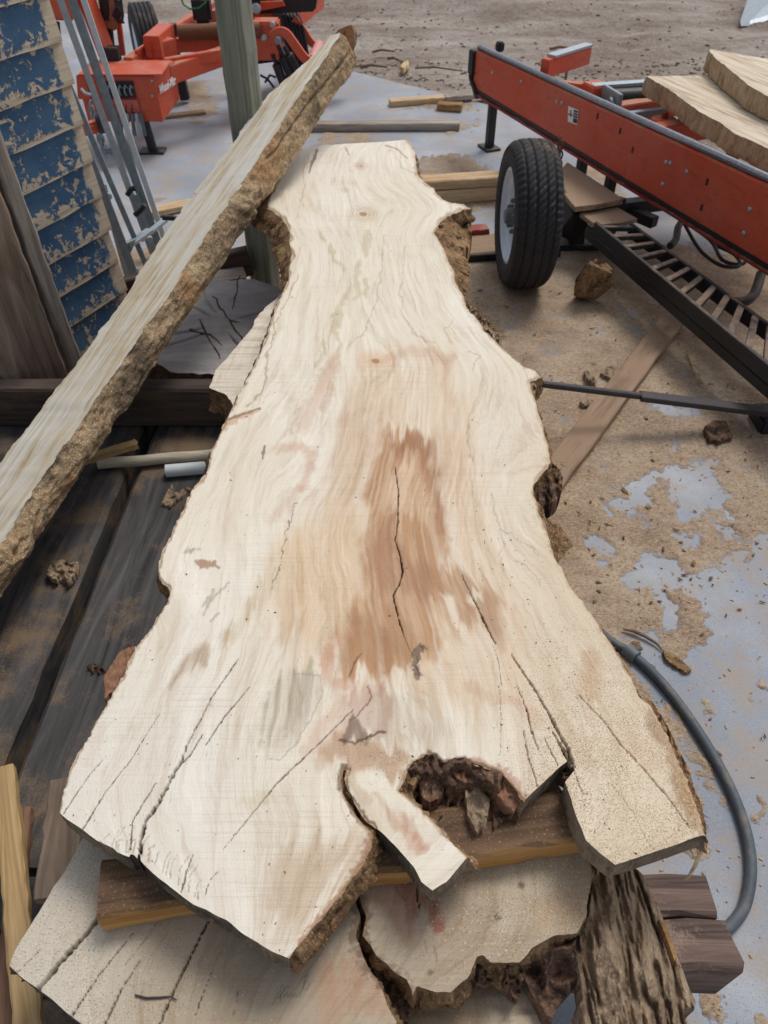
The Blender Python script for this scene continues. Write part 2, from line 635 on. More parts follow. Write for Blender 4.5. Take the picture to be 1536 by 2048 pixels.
M['galv'] = mat_simple('galvanised_steel', S(172, 182, 188), 0.14, 0.45, 0.35, scale=45, bump=0.05)
M['galv_dark'] = mat_simple('dull_galvanised_steel', S(136, 148, 156), 0.2, 0.5, 0.3, scale=40, bump=0.05)
M['chrome'] = mat_simple('worn_steel_rail', S(150, 150, 154), 0.2, 0.25, 0.9, scale=50, bump=0.03)
M['rust'] = mat_simple('rusty_chain_steel', S(122, 82, 62), 0.35, 0.7, 0.4, scale=120)
M['rubber'] = mat_paint('tyre_rubber', S(46, 45, 48), S(56, 54, 54), S(128, 108, 90), 0.10, 0.8)
M['rim'] = mat_simple('pale_rim_paint', S(224, 233, 244), 0.04, 0.35, scale=12, bump=0.02)
M['hub'] = mat_simple('grey_hub_cap', S(106, 112, 116), 0.15, 0.5)
M['white'] = mat_simple('white_lettering', S(236, 232, 230), 0.04, 0.5, scale=80)
M['hose'] = mat_paint('grey_rubber_cable', S(78, 87, 94), S(90, 97, 103), S(150, 134, 118), 0.12, 0.6)
M['green'] = mat_simple('green_hose', S(60, 140, 86), 0.15, 0.5)
M['polewood'] = mat_board('peeled_pole_wood', S(206, 194, 174), S(176, 160, 138), S(222, 212, 196))
M['pvc'] = mat_simple('white_plastic_pipe', S(214, 220, 220), 0.05, 0.4, scale=20)
M['pink'] = mat_simple('faded_pink_roller', S(222, 150, 146), 0.1, 0.6)
M['flybark'] = mat_simple('loose_bark_flake', S(142, 106, 84), 0.4, 0.9, scale=80, bump=0.6, spec=0.1)
M['fleck'] = mat_simple('wood_flecks', S(92, 74, 58), 0.5, 0.9, scale=300, bump=0.1, spec=0.1)
M['graphite'] = mat_simple('pencil_mark', S(96, 90, 86), 0.2, 0.7, scale=300)

def mat_blue():
    t = NT('peeling_blue_paint')
    co = t.coord(world=True)
    sx = t.n('ShaderNodeSeparateXYZ')
    t.l(t.tc.outputs['Object'], sx.inputs[0])
    a = t.noise(t.coord((5, 9, 9), True), 2.6, 9, 0.70, 0.6)
    b = t.noise(co, 70, 5, 0.7)
    w = t.noise(co, 22, 5, 0.65)
    end = t.mask(t.math('ADD', sx.outputs[0], t.math('MULTIPLY', w, 0.12)), 1.108, 1.122)
    low = t.mask(t.math('ADD', t.math('MULTIPLY', sx.outputs[2], -1.0), t.math('MULTIPLY', w, 0.06)), 0.094, 0.100)
    lowz = t.math('MULTIPLY', t.mask(sx.outputs[2], 0.0, -0.075), 0.09)
    p = t.mask(t.math('ADD', t.math('ADD', a, lowz), t.math('MULTIPLY', b, 0.30)), 0.725, 0.741)
    p = t.math('MAXIMUM', p, end)
    p = t.math('MAXIMUM', p, low)
    grain = t.noise(t.coord((2, 40, 40)), 3, 5, 0.6)
    bare = t.ramp(grain, [(0.3, S4(168, 150, 128)), (0.55, S4(206, 190, 168)), (0.8, S4(220, 206, 186))])
    blue = t.mix(t.mask(t.noise(co, 7, 5, 0.6), 0.3, 0.75), S4(50, 86, 122), S4(82, 114, 142))
    blue = t.mix(t.math('MULTIPLY', t.mask(grain, 0.5, 0.8), 0.3), blue, S4(18, 50, 88))
    c = t.mix(p, blue, bare)
    n = t.bump(t.math('SUBTRACT', 1.0, p), 0.7, 0.0016)
    n = t.bump(grain, 0.25, 0.003, n)
    return t.fin(c, 0.6, n, spec=0.3)
M['blue'] = mat_blue()

def mat_post():
    t = NT('green_treated_post')
    co = t.coord((1.2, 30, 30))
    g = t.noise(co, 1.5, 6, 0.6, 0.8)
    f = t.noise(t.coord((5, 200, 200)), 1, 3, 0.6)
    c = t.ramp(g, [(0.3, S4(108, 110, 99)), (0.5, S4(142, 144, 131)), (0.75, S4(164, 166, 152))])
    c = t.mix(t.math('MULTIPLY', t.mask(f, 0.55, 0.75), 0.5), c, S4(74, 76, 64))
    n = t.bump(g, 0.3, 0.004)
    return t.fin(c, 0.8, t.bump(f, 0.3, 0.002, n), spec=0.2)
M['post'] = mat_post()

def mat_concrete():
    t = NT('blue_grey_concrete')
    co = t.coord(world=True)
    a = t.noise(co, 1.6, 6, 0.6)
    b = t.noise(co, 26, 6, 0.65)
    f = t.noise(co, 320, 2, 0.5)
    c = t.ramp(a, [(0.3, S4(138, 144, 155)), (0.5, S4(155, 162, 173)), (0.7, S4(184, 187, 191))])
    c = t.mix(t.math('MULTIPLY', t.mask(b, 0.5, 0.75), 0.4), c, S4(164, 152, 140))
    c = t.mix(t.math('MULTIPLY', t.mask(f, 0.57, 0.68), 0.5), c, S4(86, 88, 96))
    g2 = t.noise(co, 130, 4, 0.7)
    c = t.mix(t.math('MULTIPLY', t.mask(g2, 0.60, 0.68), 0.55), c, S4(98, 92, 88))
    c = t.mix(t.math('MULTIPLY', t.mask(g2, 0.42, 0.34), 0.5), c, S4(186, 182, 176))
    d3 = t.noise(co, 6, 8, 0.72)
    c = t.mix(t.math('MULTIPLY', t.mask(t.math('ADD', d3, t.math('MULTIPLY', t.math('SUBTRACT', f, 0.5), 0.35)), 0.47, 0.64), 0.75), c, S4(170, 152, 132))
    n = t.bump(g2, 0.25, 0.003)
    return t.fin(c, 0.75, n, spec=0.3)
M['concrete'] = mat_concrete()

def mat_sawdust():
    t = NT('sawdust')
    co = t.coord(world=True)
    a = t.noise(co, 5, 6, 0.62)
    b = t.noise(t.coord((40, 90, 40), True), 1.0, 5, 0.7, 1.0)
    f = t.noise(co, 260, 3, 0.6)
    at = t.n('ShaderNodeAttribute')
    at.attribute_name = 'Col'
    c = t.ramp(a, [(0.3, S4(150, 128, 108)), (0.5, S4(176, 155, 132)), (0.7, S4(196, 178, 154))])
    c = t.mix(0.5, c, at.outputs['Color'], 'MULTIPLY')
    c = t.mix(t.math('MULTIPLY', t.mask(b, 0.50, 0.70), 0.45), c, S4(122, 98, 78))
    c = t.mix(t.math('MULTIPLY', t.mask(f, 0.60, 0.70), 0.6), c, S4(216, 192, 160))
    c = t.mix(t.math('MULTIPLY', t.mask(f, 0.40, 0.30), 0.6), c, S4(90, 68, 52))
    gg = t.noise(t.coord((1, 1.4, 1), True), 115, 4, 0.72)
    c = t.mix(t.math('MULTIPLY', t.mask(gg, 0.52, 0.64), 0.6), c, S4(206, 184, 154))
    c = t.mix(t.math('MULTIPLY', t.mask(gg, 0.46, 0.36), 0.6), c, S4(104, 82, 64))
    g3 = t.noise(co, 42, 5, 0.7, 0.8)
    c = t.mix(t.math('MULTIPLY', t.mask(g3, 0.54, 0.68), 0.4), c, S4(128, 102, 82))
    thin = t.math('ADD', at.outputs['Alpha'], t.math('MULTIPLY', t.math('SUBTRACT', t.noise(co, 120, 4, 0.65), 0.5), 1.5))
    c = t.mix(t.mask(thin, 0.85, 0.35), c, S4(146, 151, 160))
    n = t.bump(b, 0.5, 0.006)
    n = t.bump(f, 0.5, 0.004, n)
    return t.fin(c, 0.95, n, spec=0.1)
M['sawdust'] = mat_sawdust()

def mat_dirt():
    t = NT('grey_brown_dirt')
    co = t.coord(world=True)
    a = t.noise(t.coord((0.6, 1.6, 1), True), 1.3, 7, 0.65)
    b = t.noise(co, 14, 7, 0.7)
    f = t.noise(co, 90, 4, 0.65)
    c = t.ramp(a, [(0.32, S4(140, 122, 108)), (0.5, S4(180, 166, 154)), (0.66, S4(210, 200, 190))])
    c = t.mix(t.math('MULTIPLY', t.mask(b, 0.48, 0.75), 0.5), c, S4(118, 102, 90))
    c = t.mix(t.math('MULTIPLY', t.mask(f, 0.58, 0.72), 0.45), c, S4(204, 196, 188))
    c = t.mix(t.math('MULTIPLY', t.mask(f, 0.42, 0.30), 0.5), c, S4(92, 80, 72))
    g3 = t.noise(t.coord((1, 1.8, 1), True), 38, 5, 0.75)
    c = t.mix(t.math('MULTIPLY', t.mask(g3, 0.53, 0.66), 0.55), c, S4(212, 205, 199))
    c = t.mix(t.math('MULTIPLY', t.mask(g3, 0.46, 0.35), 0.55), c, S4(112, 97, 87))
    n = t.bump(b, 0.8, 0.05)
    n = t.bump(g3, 0.7, 0.03, n)
    return t.fin(c, 0.95, n, spec=0.1)
M['dirt'] = mat_dirt()

def mat_facewood(name, cols, world=False, rings=9):
    t = NT(name)
    co = t.coord((1.0, rings, rings), world)
    g = t.noise(co, 2.0, 7, 0.65, 1.4)
    f = t.noise(t.coord((5, 180, 180), world), 1, 3, 0.6)
    c = t.ramp(g, [(0.28, c4(cols[0])), (0.42, c4(cols[1])), (0.55, c4(cols[2])), (0.72, c4(cols[3]))])
    c = t.mix(t.math('MULTIPLY', t.mask(f, 0.5, 0.75), 0.3), c, c4(cols[0]))
    return t.fin(c, 0.75, t.bump(f, 0.3, 0.0015), spec=0.25)
M['leanface'] = mat_facewood('streaked_sapwood_face', [S(164, 140, 108), S(200, 184, 156), S(214, 209, 196), S(222, 221, 214)], rings=13)
M['millslab'] = mat_facewood('brown_streaked_slab_face', [S(140, 118, 98), S(196, 176, 150), S(220, 206, 182), S(230, 220, 202)])
M['logface'] = mat_facewood('grey_log_end', [S(118, 114, 114), S(156, 151, 150), S(178, 173, 170), S(192, 188, 184)], rings=3)
M['logend'] = mat_facewood('brown_log_end', [S(122, 80, 52), S(158, 110, 74), S(176, 128, 90), S(190, 146, 108)], rings=2)

# ------------------------------------------------------------------ painting helpers (in-plane features of sawn faces)
def seg_dist(px, py, line, widths=None, closed=False):
    """distance to polyline; also interpolated width"""
    d = np.full(px.shape, 1e9)
    w = np.ones(px.shape)
    n = len(line)
    for i in range(n if closed else n - 1):
        ax, ay = line[i][0], line[i][1]
        bx, by = line[(i + 1) % n][0], line[(i + 1) % n][1]
        vx, vy = bx - ax, by - ay
        q = np.clip(((px - ax) * vx + (py - ay) * vy) / (vx * vx + vy * vy + 1e-9), 0, 1)
        dd = np.hypot(px - ax - q * vx, py - ay - q * vy)
        m = dd < d
        d = np.where(m, dd, d)
        if widths is not None:
            w = np.where(m, widths[i] + (widths[(i + 1) % n] - widths[i]) * q, w)
    return d, w

def in_poly(px, py, poly):
    ins = np.zeros(px.shape, bool)
    n = len(poly)
    for i in range(n):
        ax, ay = poly[i][0], poly[i][1]
        bx, by = poly[(i + 1) % n][0], poly[(i + 1) % n][1]
        if ay == by:
            continue
        c = ((ay > py) != (by > py)) & (px < (bx - ax) * (py - ay) / (by - ay) + ax)
        ins ^= c
    return ins

class Painter:
    def __init__(self, px, py, base):
        self.px, self.py = px, py
        self.c = np.empty(px.shape + (3,))
        self.c[...] = base
        self.dust = np.zeros(px.shape)
        self.dz = np.zeros(px.shape)
        self.gu, self.gv = px / 9.0, py / 110.0

    def sel(self, line, r):
        xs = [q[0] for q in line]
        ys = [q[1] for q in line]
        return np.nonzero((self.px > min(xs) - r) & (self.px < max(xs) + r) & (self.py > min(ys) - r) & (self.py < max(ys) + r))[0]

    def warp(self, i, amp, sc, seed):
        x, y = self.px[i], self.py[i]
        if not amp:
            return x, y
        return (x + amp * 2 * (fbm(x / sc, y / sc, seed, 5) - 0.5), y + amp * 2 * (fbm(x / sc + 31.7, y / sc, seed + 5, 5) - 0.5))

    def mixin(self, i, col, a):
        a = np.clip(a, 0, 1)[:, None]
        self.c[i] = self.c[i] * (1 - a) + np.array(col) * a

    def poly(self, poly, col, alpha=1.0, soft=30, warp=18, sc=60, seed=1, streak=0.0, dust=0.0):
        i = self.sel(poly, soft + warp * 3)
        if not len(i):
            return
        x, y = self.warp(i, warp, sc, seed)
        y = y + (fbm(self.gu[i] * 0.55, self.gv[i] * 0.35, seed + 13, 4) - 0.5) * (warp * 5.0)
        d, _ = seg_dist(x, y, poly, closed=True)
        s = np.where(in_poly(x, y, poly), d, -d)
        a = sst(-soft * 0.5, soft * 0.5, s) * alpha
        if streak:
            g = fbm(self.gu[i], self.gv[i], seed + 3, 5)
            a = a * (1 - 0.7 * streak + 0.7 * streak * 2 * sst(0.25, 0.75, g))
        if col is not None:
            self.mixin(i, col, a)
        if dust:
            self.dust[i] = np.maximum(self.dust[i], a * dust)

    def line(self, pts, widths, col, alpha=1.0, soft=1.0, warp=3, sc=25, seed=2, depth=0.0):
        if not hasattr(widths, '__len__'):
            widths = [widths] * len(pts)
        r = max(widths) * 2 + soft + warp + 3
        i = self.sel(pts, r)
        if not len(i):
            return
        x, y = self.warp(i, warp, sc, seed)
        d, w = seg_dist(x, y, pts, widths)
        w = w * (0.3 + 1.4 * vn(x / 6.0, y / 6.0, seed + 8))
        a = (1 - sst(w * 0.5, w * 0.5 + soft + 0.3 * w, d)) * alpha
        self.mixin(i, col, a)
        if depth:
            self.dz[i] = np.minimum(self.dz[i], -depth * np.clip(1.15 - d / (w * 0.62 + 0.4), 0, 1))

# ------------------------------------------------------------------ slab builder
def densify(pts, tags, step, jit, seed):
    rs = np.random.RandomState(seed)
    out, ot = [], []
    n = len(pts)
    acc = 0.0
    for i in range(n):
        a, b = pts[i], pts[(i + 1) % n]
        ln = np.linalg.norm(b - a)
        k = max(1, int(round(ln / step)))
        nx, ny = -(b - a)[1] / (ln + 1e-9), (b - a)[0] / (ln + 1e-9)
        for j in range(k):
            p = a + (b - a) * j / k
            s = acc + ln * j / k
            jj = jit if tags[i] == 'b' else jit * 0.35
            e = (float(fbm(np.array([s * 45.0]), np.array([seed * 1.3]), seed, 4)[0]) - 0.5) * 2 * jj
            out.append(p + np.array([nx, ny]) * e)
            ot.append(tags[i])
        acc += ln
    return np.array(out), ot

def make_slab(name, label, cat, outline, z, thick, painter, xs, ys, jit=0.004, flare=0.02, barkmat='bark', seed=3, group=None, sag=None, bark_rough=0.012, knots=()):
    P0 = [Z(q[0], q[1], z)[:2] for q in outline]
    tg = [q[2] for q in outline]
    ar = sum(P0[i][0] * P0[(i + 1) % len(P0)][1] - P0[(i + 1) % len(P0)][0] * P0[i][1] for i in range(len(P0)))
    if ar < 0:
        P0 = P0[::-1]
        tg = tg[::-1]
        tg = tg[1:] + tg[:1]
    pts, tags = densify(P0, tg, 0.008, jit, seed)
    isb = np.array([t == 'b' for t in tags])
    A = pts
    B = np.roll(pts, -1, axis=0)
    # scanline inside test
    nx, ny = len(xs), len(ys)
    ins = np.zeros((ny, nx), bool)
    for j, yy in enumerate(ys):
        m = (A[:, 1] > yy) != (B[:, 1] > yy)
        if m.any():
            cx = np.sort(A[m, 0] + (yy - A[m, 1]) / (B[m, 1] - A[m, 1]) * (B[m, 0] - A[m, 0]))
            ins[j] = np.searchsorted(cx, xs) % 2 == 1
    keep = ins[:-1, :-1] | ins[1:, :-1] | ins[:-1, 1:] | ins[1:, 1:]
    idx = np.arange(nx * ny).reshape(ny, nx)
    q = np.stack([idx[:-1, :-1], idx[:-1, 1:], idx[1:, 1:], idx[1:, :-1]], -1)[keep]
    used = np.unique(q)
    remap = np.full(nx * ny, -1)
    remap[used] = np.arange(len(used))
    q = remap[q]
    X, Yg = np.meshgrid(xs, ys)
    V = np.stack([X.ravel()[used], Yg.ravel()[used]], -1)
    inside = ins.ravel()[used]
    def nearest(P):
        best = np.full(len(P), 1e9)
        bp = P.copy()
        bi = np.zeros(len(P), int)
        for i in range(len(A)):
            v = B[i] - A[i]
            t = np.clip(((P - A[i]) @ v) / (v @ v + 1e-12), 0, 1)
            c = A[i] + t[:, None] * v
            d = ((P - c) ** 2).sum(1)
            m = d < best
            best[m] = d[m]
            bp[m] = c[m]
            bi[m] = i
        return bp, bi
    o = np.nonzero(~inside)[0]
    bp, bi = nearest(V[o])
    V[o] = bp
    # boundary loops
    e = np.concatenate([q[:, [0, 1]], q[:, [1, 2]], q[:, [2, 3]], q[:, [3, 0]]])
    key = e[:, 0].astype(np.int64) * len(V) + e[:, 1]
    rk = e[:, 1].astype(np.int64) * len(V) + e[:, 0]
    bd = e[~np.isin(key, rk)]
    nxt = {}
    for a, b in bd:
        nxt.setdefault(int(a), []).append(int(b))
    loops = []
    while nxt:
        s = next(iter(nxt))
        lp = [s]
        c = nxt[s].pop()
        if not nxt[s]:
            del nxt[s]
        while c != s and c in nxt:
            lp.append(c)
            d = nxt[c].pop()
            if not nxt[c]:
                del nxt[c]
            c = d
        if len(lp) > 12:
            loops.append(lp)
    P3 = np.concatenate([V, np.full((len(V), 1), z)], 1)
    px, py = proj(P3)
    pt = painter(px, py, V, pts)
    zz = z + pt.dz
    if sag is not None:
        zz = zz + sag(px, py)
    P3[:, 2] = zz
    cols = np.concatenate([pt.c, pt.dust[:, None]], 1)
    rt = root(name, (V[:, 0].mean(), V[:, 1].mean(), z - thick), label, cat, group)
    gt = grain_t(V, pts) * (pts[:, 0].max() - pts[:, 0].min())
    for (kx, ky, kr, kc) in knots:
        kp = Z(kx, ky, z)
        ddx, ddy = V[:, 0] - kp[0], (V[:, 1] - kp[1]) * 0.55
        gt = gt - kc * ddx * np.exp(-(ddx ** 2 + ddy ** 2) / kr ** 2)
    mesh_obj('sawn_face', P3, q, M['slab'], rt, smooth=True, cols=cols, grain=np.stack([gt, V[:, 1], np.zeros(len(V))], -1))
    bv, bf, cv, cf = [], [], [], []
    LV = 7
    for lp in loops:
        lp = np.array(lp)
        p = V[lp]
        n = len(lp)
        _, bi2 = nearest(p)
        bb = isb[bi2]
        sm = p.copy()
        ker = 5
        tn = np.roll(p, -ker, 0) - np.roll(p, ker, 0)
        nr = np.stack([tn[:, 1], -tn[:, 0]], -1)
        nr /= np.linalg.norm(nr, axis=1)[:, None] + 1e-9
        s = np.concatenate([[0], np.cumsum(np.linalg.norm(np.diff(p, axis=0), axis=1))])
        rows = []
        fl = flare(p[:, 0], p[:, 1]) if callable(flare) else flare
        for k in range(LV + 1):
            f = k / LV
            ob = fl * f ** 0.8 + bark_rough * 2 * (fbm(s * 38, np.full(n, f * 3.0), seed, 4) - 0.5) * min(1, f * 3) + 0.5 * bark_rough * 2 * (fbm(s * 150, np.full(n, f * 9.0), seed + 4, 3) - 0.5) * min(1, f * 4)
            oc = 0.003 * (fbm(s * 90, np.full(n, f * 8.0), seed, 3) - 0.5) * (1 if k else 0)
            off = np.where(bb, ob, oc)
            pp = p + nr * off[:, None]
            rows.append(np.concatenate([pp, (P3[lp, 2] * (1 - f) + (z - thick) * f)[:, None]], 1))
        for isbark, vv, ff in ((True, bv, bf), (False, cv, cf)):
            base = len(vv)
            vv.extend(np.concatenate(rows))
            for i in range(n):
                i2 = (i + 1) % n
                flag = bool(bb[i] and bb[i2])
                if flag != isbark:
                    continue
                for k in range(LV):
                    a = base + k * n
                    ff.append((a + i, a + n + i, a + n + i2, a + i2))
    if bf:
        mesh_obj('bark_edge', bv, np.array(bf), M[barkmat], rt, smooth=True)
    if cf:
        mesh_obj('sawn_end', cv, np.array(cf), M['endgrain'], rt, smooth=True)
    und = np.concatenate([pts[::3], np.full((len(pts[::3]), 1), z - thick + 0.001)], 1)
    mesh_obj('underside', und, [tuple(range(len(und) - 1, -1, -1))], M['endgrain'], rt)
    return rt

# ------------------------------------------------------------------ setting: yard, concrete pad, sawdust
ZM, ZS2, ZS3, TH = 0.605, 0.495, 0.385, 0.075
ZBEAM, ZDECK = 0.31, 0.16

def grid(xs, ys, hf):
    X, Yg = np.meshgrid(xs, ys)
    zz = hf(X, Yg)
    v = np.stack([X.ravel(), Yg.ravel(), zz.ravel()], -1)
    nx, ny = len(xs), len(ys)
    i = np.arange(nx * ny).reshape(ny, nx)
    q = np.stack([i[:-1, :-1], i[:-1, 1:], i[1:, 1:], i[1:, :-1]], -1).reshape(-1, 4)
    return v, q

PAD = [(-7.0, -3.0), (6.0, -3.0), (6.0, 1.6), (2.6, 4.35), (0.48, 6.09), (-0.27, 6.71), (-3.2, 9.2), (-7.0, 12.2)]

def yard_h(x, y):
    base = -0.02 + 0.05 * sst(0, 1.2, y - 6.4 + 0.8 * x) * (fbm(x * 0.8, y * 2.2, 5, 5) - 0.45)
    ruts = 0.05 * np.sin((y * 1.0 + 0.22 * x) * 4.2 + 2 * fbm(x * 0.5, y * 0.5, 9, 3)) * sst(6.8, 8.0, y)
    fine = 0.03 * (fbm(x * 7, y * 9, 21, 5) - 0.5)
    far = 0.10 * sst(7.8, 9.2, y + 0.35 * x) * fbm(x * 1.5, y * 1.5, 14, 5) + 0.5 * sst(10.5, 20, y)
    return np.where(in_poly(x, y, PAD), -0.05, base + ruts * 0.5 + fine + far)

xs = np.concatenate([np.linspace(-120, -6, 24), np.linspace(-5.8, 5.8, 240), np.linspace(6, 120, 24)])
ys = np.concatenate([np.linspace(-40, 3.5, 20), np.linspace(3.6, 11, 260), np.linspace(11.3, 25, 30), np.linspace(27, 200, 20)])
v, q = grid(xs, ys, yard_h)
structure(mesh_obj('dirt_yard', v, q, M['dirt'], smooth=True))

mb = MB()
mb.prism([(x, y, -0.12) for x, y in PAD], (0, 0, 0.12))
structure(mb.build('concrete_pad', M['concrete'], bevel=0.008))

BARE = [
    [(1265, 962), (1278, 949), (1328, 943), (1338, 932), (1366, 940), (1407, 933), (1417, 916), (1436, 917), (1433, 943), (1417, 958), (1468, 984), (1449, 1012), (1461, 1041), (1436, 1025), (1407, 1022), (1392, 1038), (1360, 1041), (1347, 1009), (1338, 974), (1313, 968), (1294, 977), (1297, 1000), (1284, 1019), (1252, 1028), (1230, 1012), (1240, 1000), (1262, 1000)],
    [(1312, 812), (1401, 822), (1398, 835), (1335, 829)], [(1332, 898), (1357, 889), (1350, 902)],
    [(1204, 1018), (1222, 1018), (1222, 1034), (1206, 1034)],
    [(1157, 1078), (1192, 1066), (1214, 1091), (1236, 1100), (1228, 1117), (1211, 1108), (1171, 1100)],
    [(1198, 1130), (1214, 1128), (1212, 1142), (1200, 1142)], [(1350, 1076), (1400, 1076), (1402, 1102), (1352, 1100)],
    [(1420, 1055), (1460, 1056), (1470, 1076), (1440, 1086)],
    [(1242, 1159), (1262, 1142), (1284, 1114), (1316, 1117), (1355, 1131), (1401, 1145), (1435, 1139), (1460, 1105), (1486, 1105), (1506, 1120), (1500, 1090), (1540, 1060), (1700, 1050), (1700, 1300), (1540, 1330), (1500, 1310), (1440, 1300), (1412, 1240), (1400, 1200), (1353, 1179), (1330, 1182), (1353, 1215), (1352, 1260), (1320, 1256), (1318, 1190), (1299, 1171), (1273, 1179)],
    [(1270, 1284), (1300, 1270), (1330, 1310), (1352, 1330), (1385, 1290), (1430, 1270), (1480, 1290), (1560, 1280), (1700, 1290), (1700, 2300), (1000, 2300), (1000, 1700), (1330, 1690), (1420, 1720), (1400, 1600), (1360, 1500), (1400, 1520), (1440, 1600), (1400, 1480), (1330, 1420), (1290, 1390), (1262, 1340)],
]
DUSTY = [  # sawdust lying on the bare concrete
    [(1305, 1395), (1345, 1400), (1400, 1470), (1440, 1560), (1470, 1650), (1440, 1640), (1400, 1560), (1350, 1480)],
    [(1480, 1370), (1536, 1350), (1560, 1400), (1500, 1410)], [(1380, 1385), (1450, 1400), (1460, 1440), (1410, 1430)],
    [(1395, 1985), (1440, 1975), (1470, 2030), (1600, 2000), (1600, 2100), (1400, 2080)],
    [(1495, 1560), (1540, 1600), (1530, 1680), (1500, 1640)], [(1380, 1330), (1420, 1340), (1400, 1360)],
]
FARDUST = [
    [(830, 318), (900, 300), (990, 330), (1130, 330), (1240, 330), (1260, 420), (850, 420), (800, 360)],
    [(330, 150), (420, 160), (440, 230), (380, 250), (320, 230)], [(860, 245), (960, 240), (980, 262), (880, 268)],
    [(640, 262), (760, 258), (820, 285), (700, 300), (600, 290)], [(300, 395), (420, 390), (480, 430), (320, 430)],
    [(770, 195), (930, 180), (960, 225), (800, 222)],
]

def dust_h(x, y):
    p = np.stack([x, y, np.zeros_like(x)], -1)
    px, py = proj(p)
    wx = px + 34 * (fbm(x * 16, y * 16, 41, 6) - 0.5)
    wy = py + 30 * (fbm(x * 16 + 7, y * 16, 43, 6) - 0.5)
    def sd(poly):
        d, _ = seg_dist(wx, wy, poly, closed=True)
        return np.where(in_poly(wx, wy, poly), d, -d)
    near = sst(3.9, 3.5, y + 0.3 * (fbm(x * 3, y * 3, 3, 4) - 0.5))
    s = near.copy()
    for b in BARE:
        s = s * (1 - sst(-14, 20, sd(b)))
    for b in DUSTY:
        s = np.maximum(s, 0.8 * sst(-10, 14, sd(b)) * sst(0.30, 0.55, fbm(x * 30, y * 30, 77, 4)))
    for b in FARDUST:
        s = np.maximum(s, 0.9 * sst(-6, 10, sd(b)) * sst(0.28, 0.5, fbm(x * 6, y * 6, 78, 4)))
    n = fbm(x * 12, y * 20, 50, 5)
    hf = fbm(x * 60, y * 60, 53, 5) - 0.5
    s = np.clip(s + 1.5 * hf * s * (1 - s) * 4, 0, 1)
    return -0.006 + 0.011 * s + np.where(s > 0.3, 0.018 * (n - 0.5) * (s - 0.2), 0)

xs = np.concatenate([np.linspace(-2.4, 0.2, 60), np.linspace(0.21, 1.75, 300), np.linspace(1.77, 3.0, 30)])
ys = np.concatenate([np.linspace(0.2, 3.6, 560), np.linspace(3.63, 6.6, 100)])
v, q = grid(xs, ys, dust_h)
ok = in_poly(v[:, 0], v[:, 1], PAD)
cc = np.ones((len(v), 4))
ppx, ppy = proj(v)
rd = sst(1250, 1080, ppx) * sst(700, 900, ppy) * sst(1400, 1150, ppy)
tone = fbm(v[:, 0] * 4, v[:, 1] * 6, 66, 4)
cc[:, 3] = sst(-0.003, 0.004, v[:, 2])
cc[:, :3] = np.array([1, 1, 1]) * (0.9 + 0.4 * (tone[:, None] - 0.5))
cc[:, :3] = cc[:, :3] * (1 - 0.35 * rd[:, None]) + np.array(S(190, 140, 110)) * 0.35 * rd[:, None]
ok &= ~((v[:, 0] < 0.15) & (v[:, 1] < 2.15))
q = q[(ok[q]).all(1) & (v[q][:, :, 2].max(1) > -0.004)]
dust_o = mesh_obj('sawdust_layer', v, q, M['sawdust'], smooth=True, cols=cc)
tag(dust_o, 'tan sawdust spread over the concrete floor', 'sawdust', kind='stuff')

# ------------------------------------------------------------------ deck under the slabs
deck = root('wooden_deck', (-0.7, 0.9, 0), 'dark low plank deck with sawdust stains under the slab stack', 'deck')
px_edges = [(-1.80, -1.585), (-1.575, -1.335), (-1.325, -1.085), (-1.075, -0.825), (-0.785, -0.545), (-0.535, -0.30), (-0.29, -0.05), (-0.04, 0.2)]
for i, (a, b) in enumerate(px_edges):
    x = (a + b) / 2
    dxs = 0.03 if i >= 3 else 0.0
    board('plank', (x - dxs, 0.60, ZDECK - 0.06), (x + dxs, 2.2, ZDECK - 0.06), b - a, 0.12, M['deck'], deck, seed=100 + i, n=20)
for i, yy in enumerate((0.535, 0.43, 0.325, 0.22, 0.115)):
    board('plank', (-1.8, yy, ZDECK - 0.02), (0.2, yy, ZDECK - 0.02), 0.095, 0.04, M['deck'], deck, seed=120 + i, n=20)
for yy in (0.55, 1.3, 2.05):
    board('joist', (-1.78, yy, 0.02), (0.15, yy, 0.02), 0.09, 0.038, M['darkbeam'], deck, seed=int(yy * 100))

board_tag = lambda o, l, c, g=None: tag(o, l, c, g)
xb = board('cross_beam', (-1.5, 2.055, 0.235), (0.2, 2.055, 0.235), 0.07, 0.15, M['darkbeam'], seed=5)
tag(xb, 'dark brown beam lying across the planks behind the white pole', 'beam')
t1 = board('timber', (-0.35, 0.50, 0.235), (0.583, 0.50, 0.235), 0.073, 0.15, M['oldbeam'], seed=8, rough=0.002)
tag(t1, 'purple brown timber end, the farther of two beside the grey cable', 'timber')
t2 = board('timber', (-0.35, 0.418, 0.235), (0.597, 0.418, 0.235), 0.08, 0.15, M['oldbeam'], seed=9, rough=0.002)
tag(t2, 'chunky brown timber end, nearest the camera at lower right', 'timber')

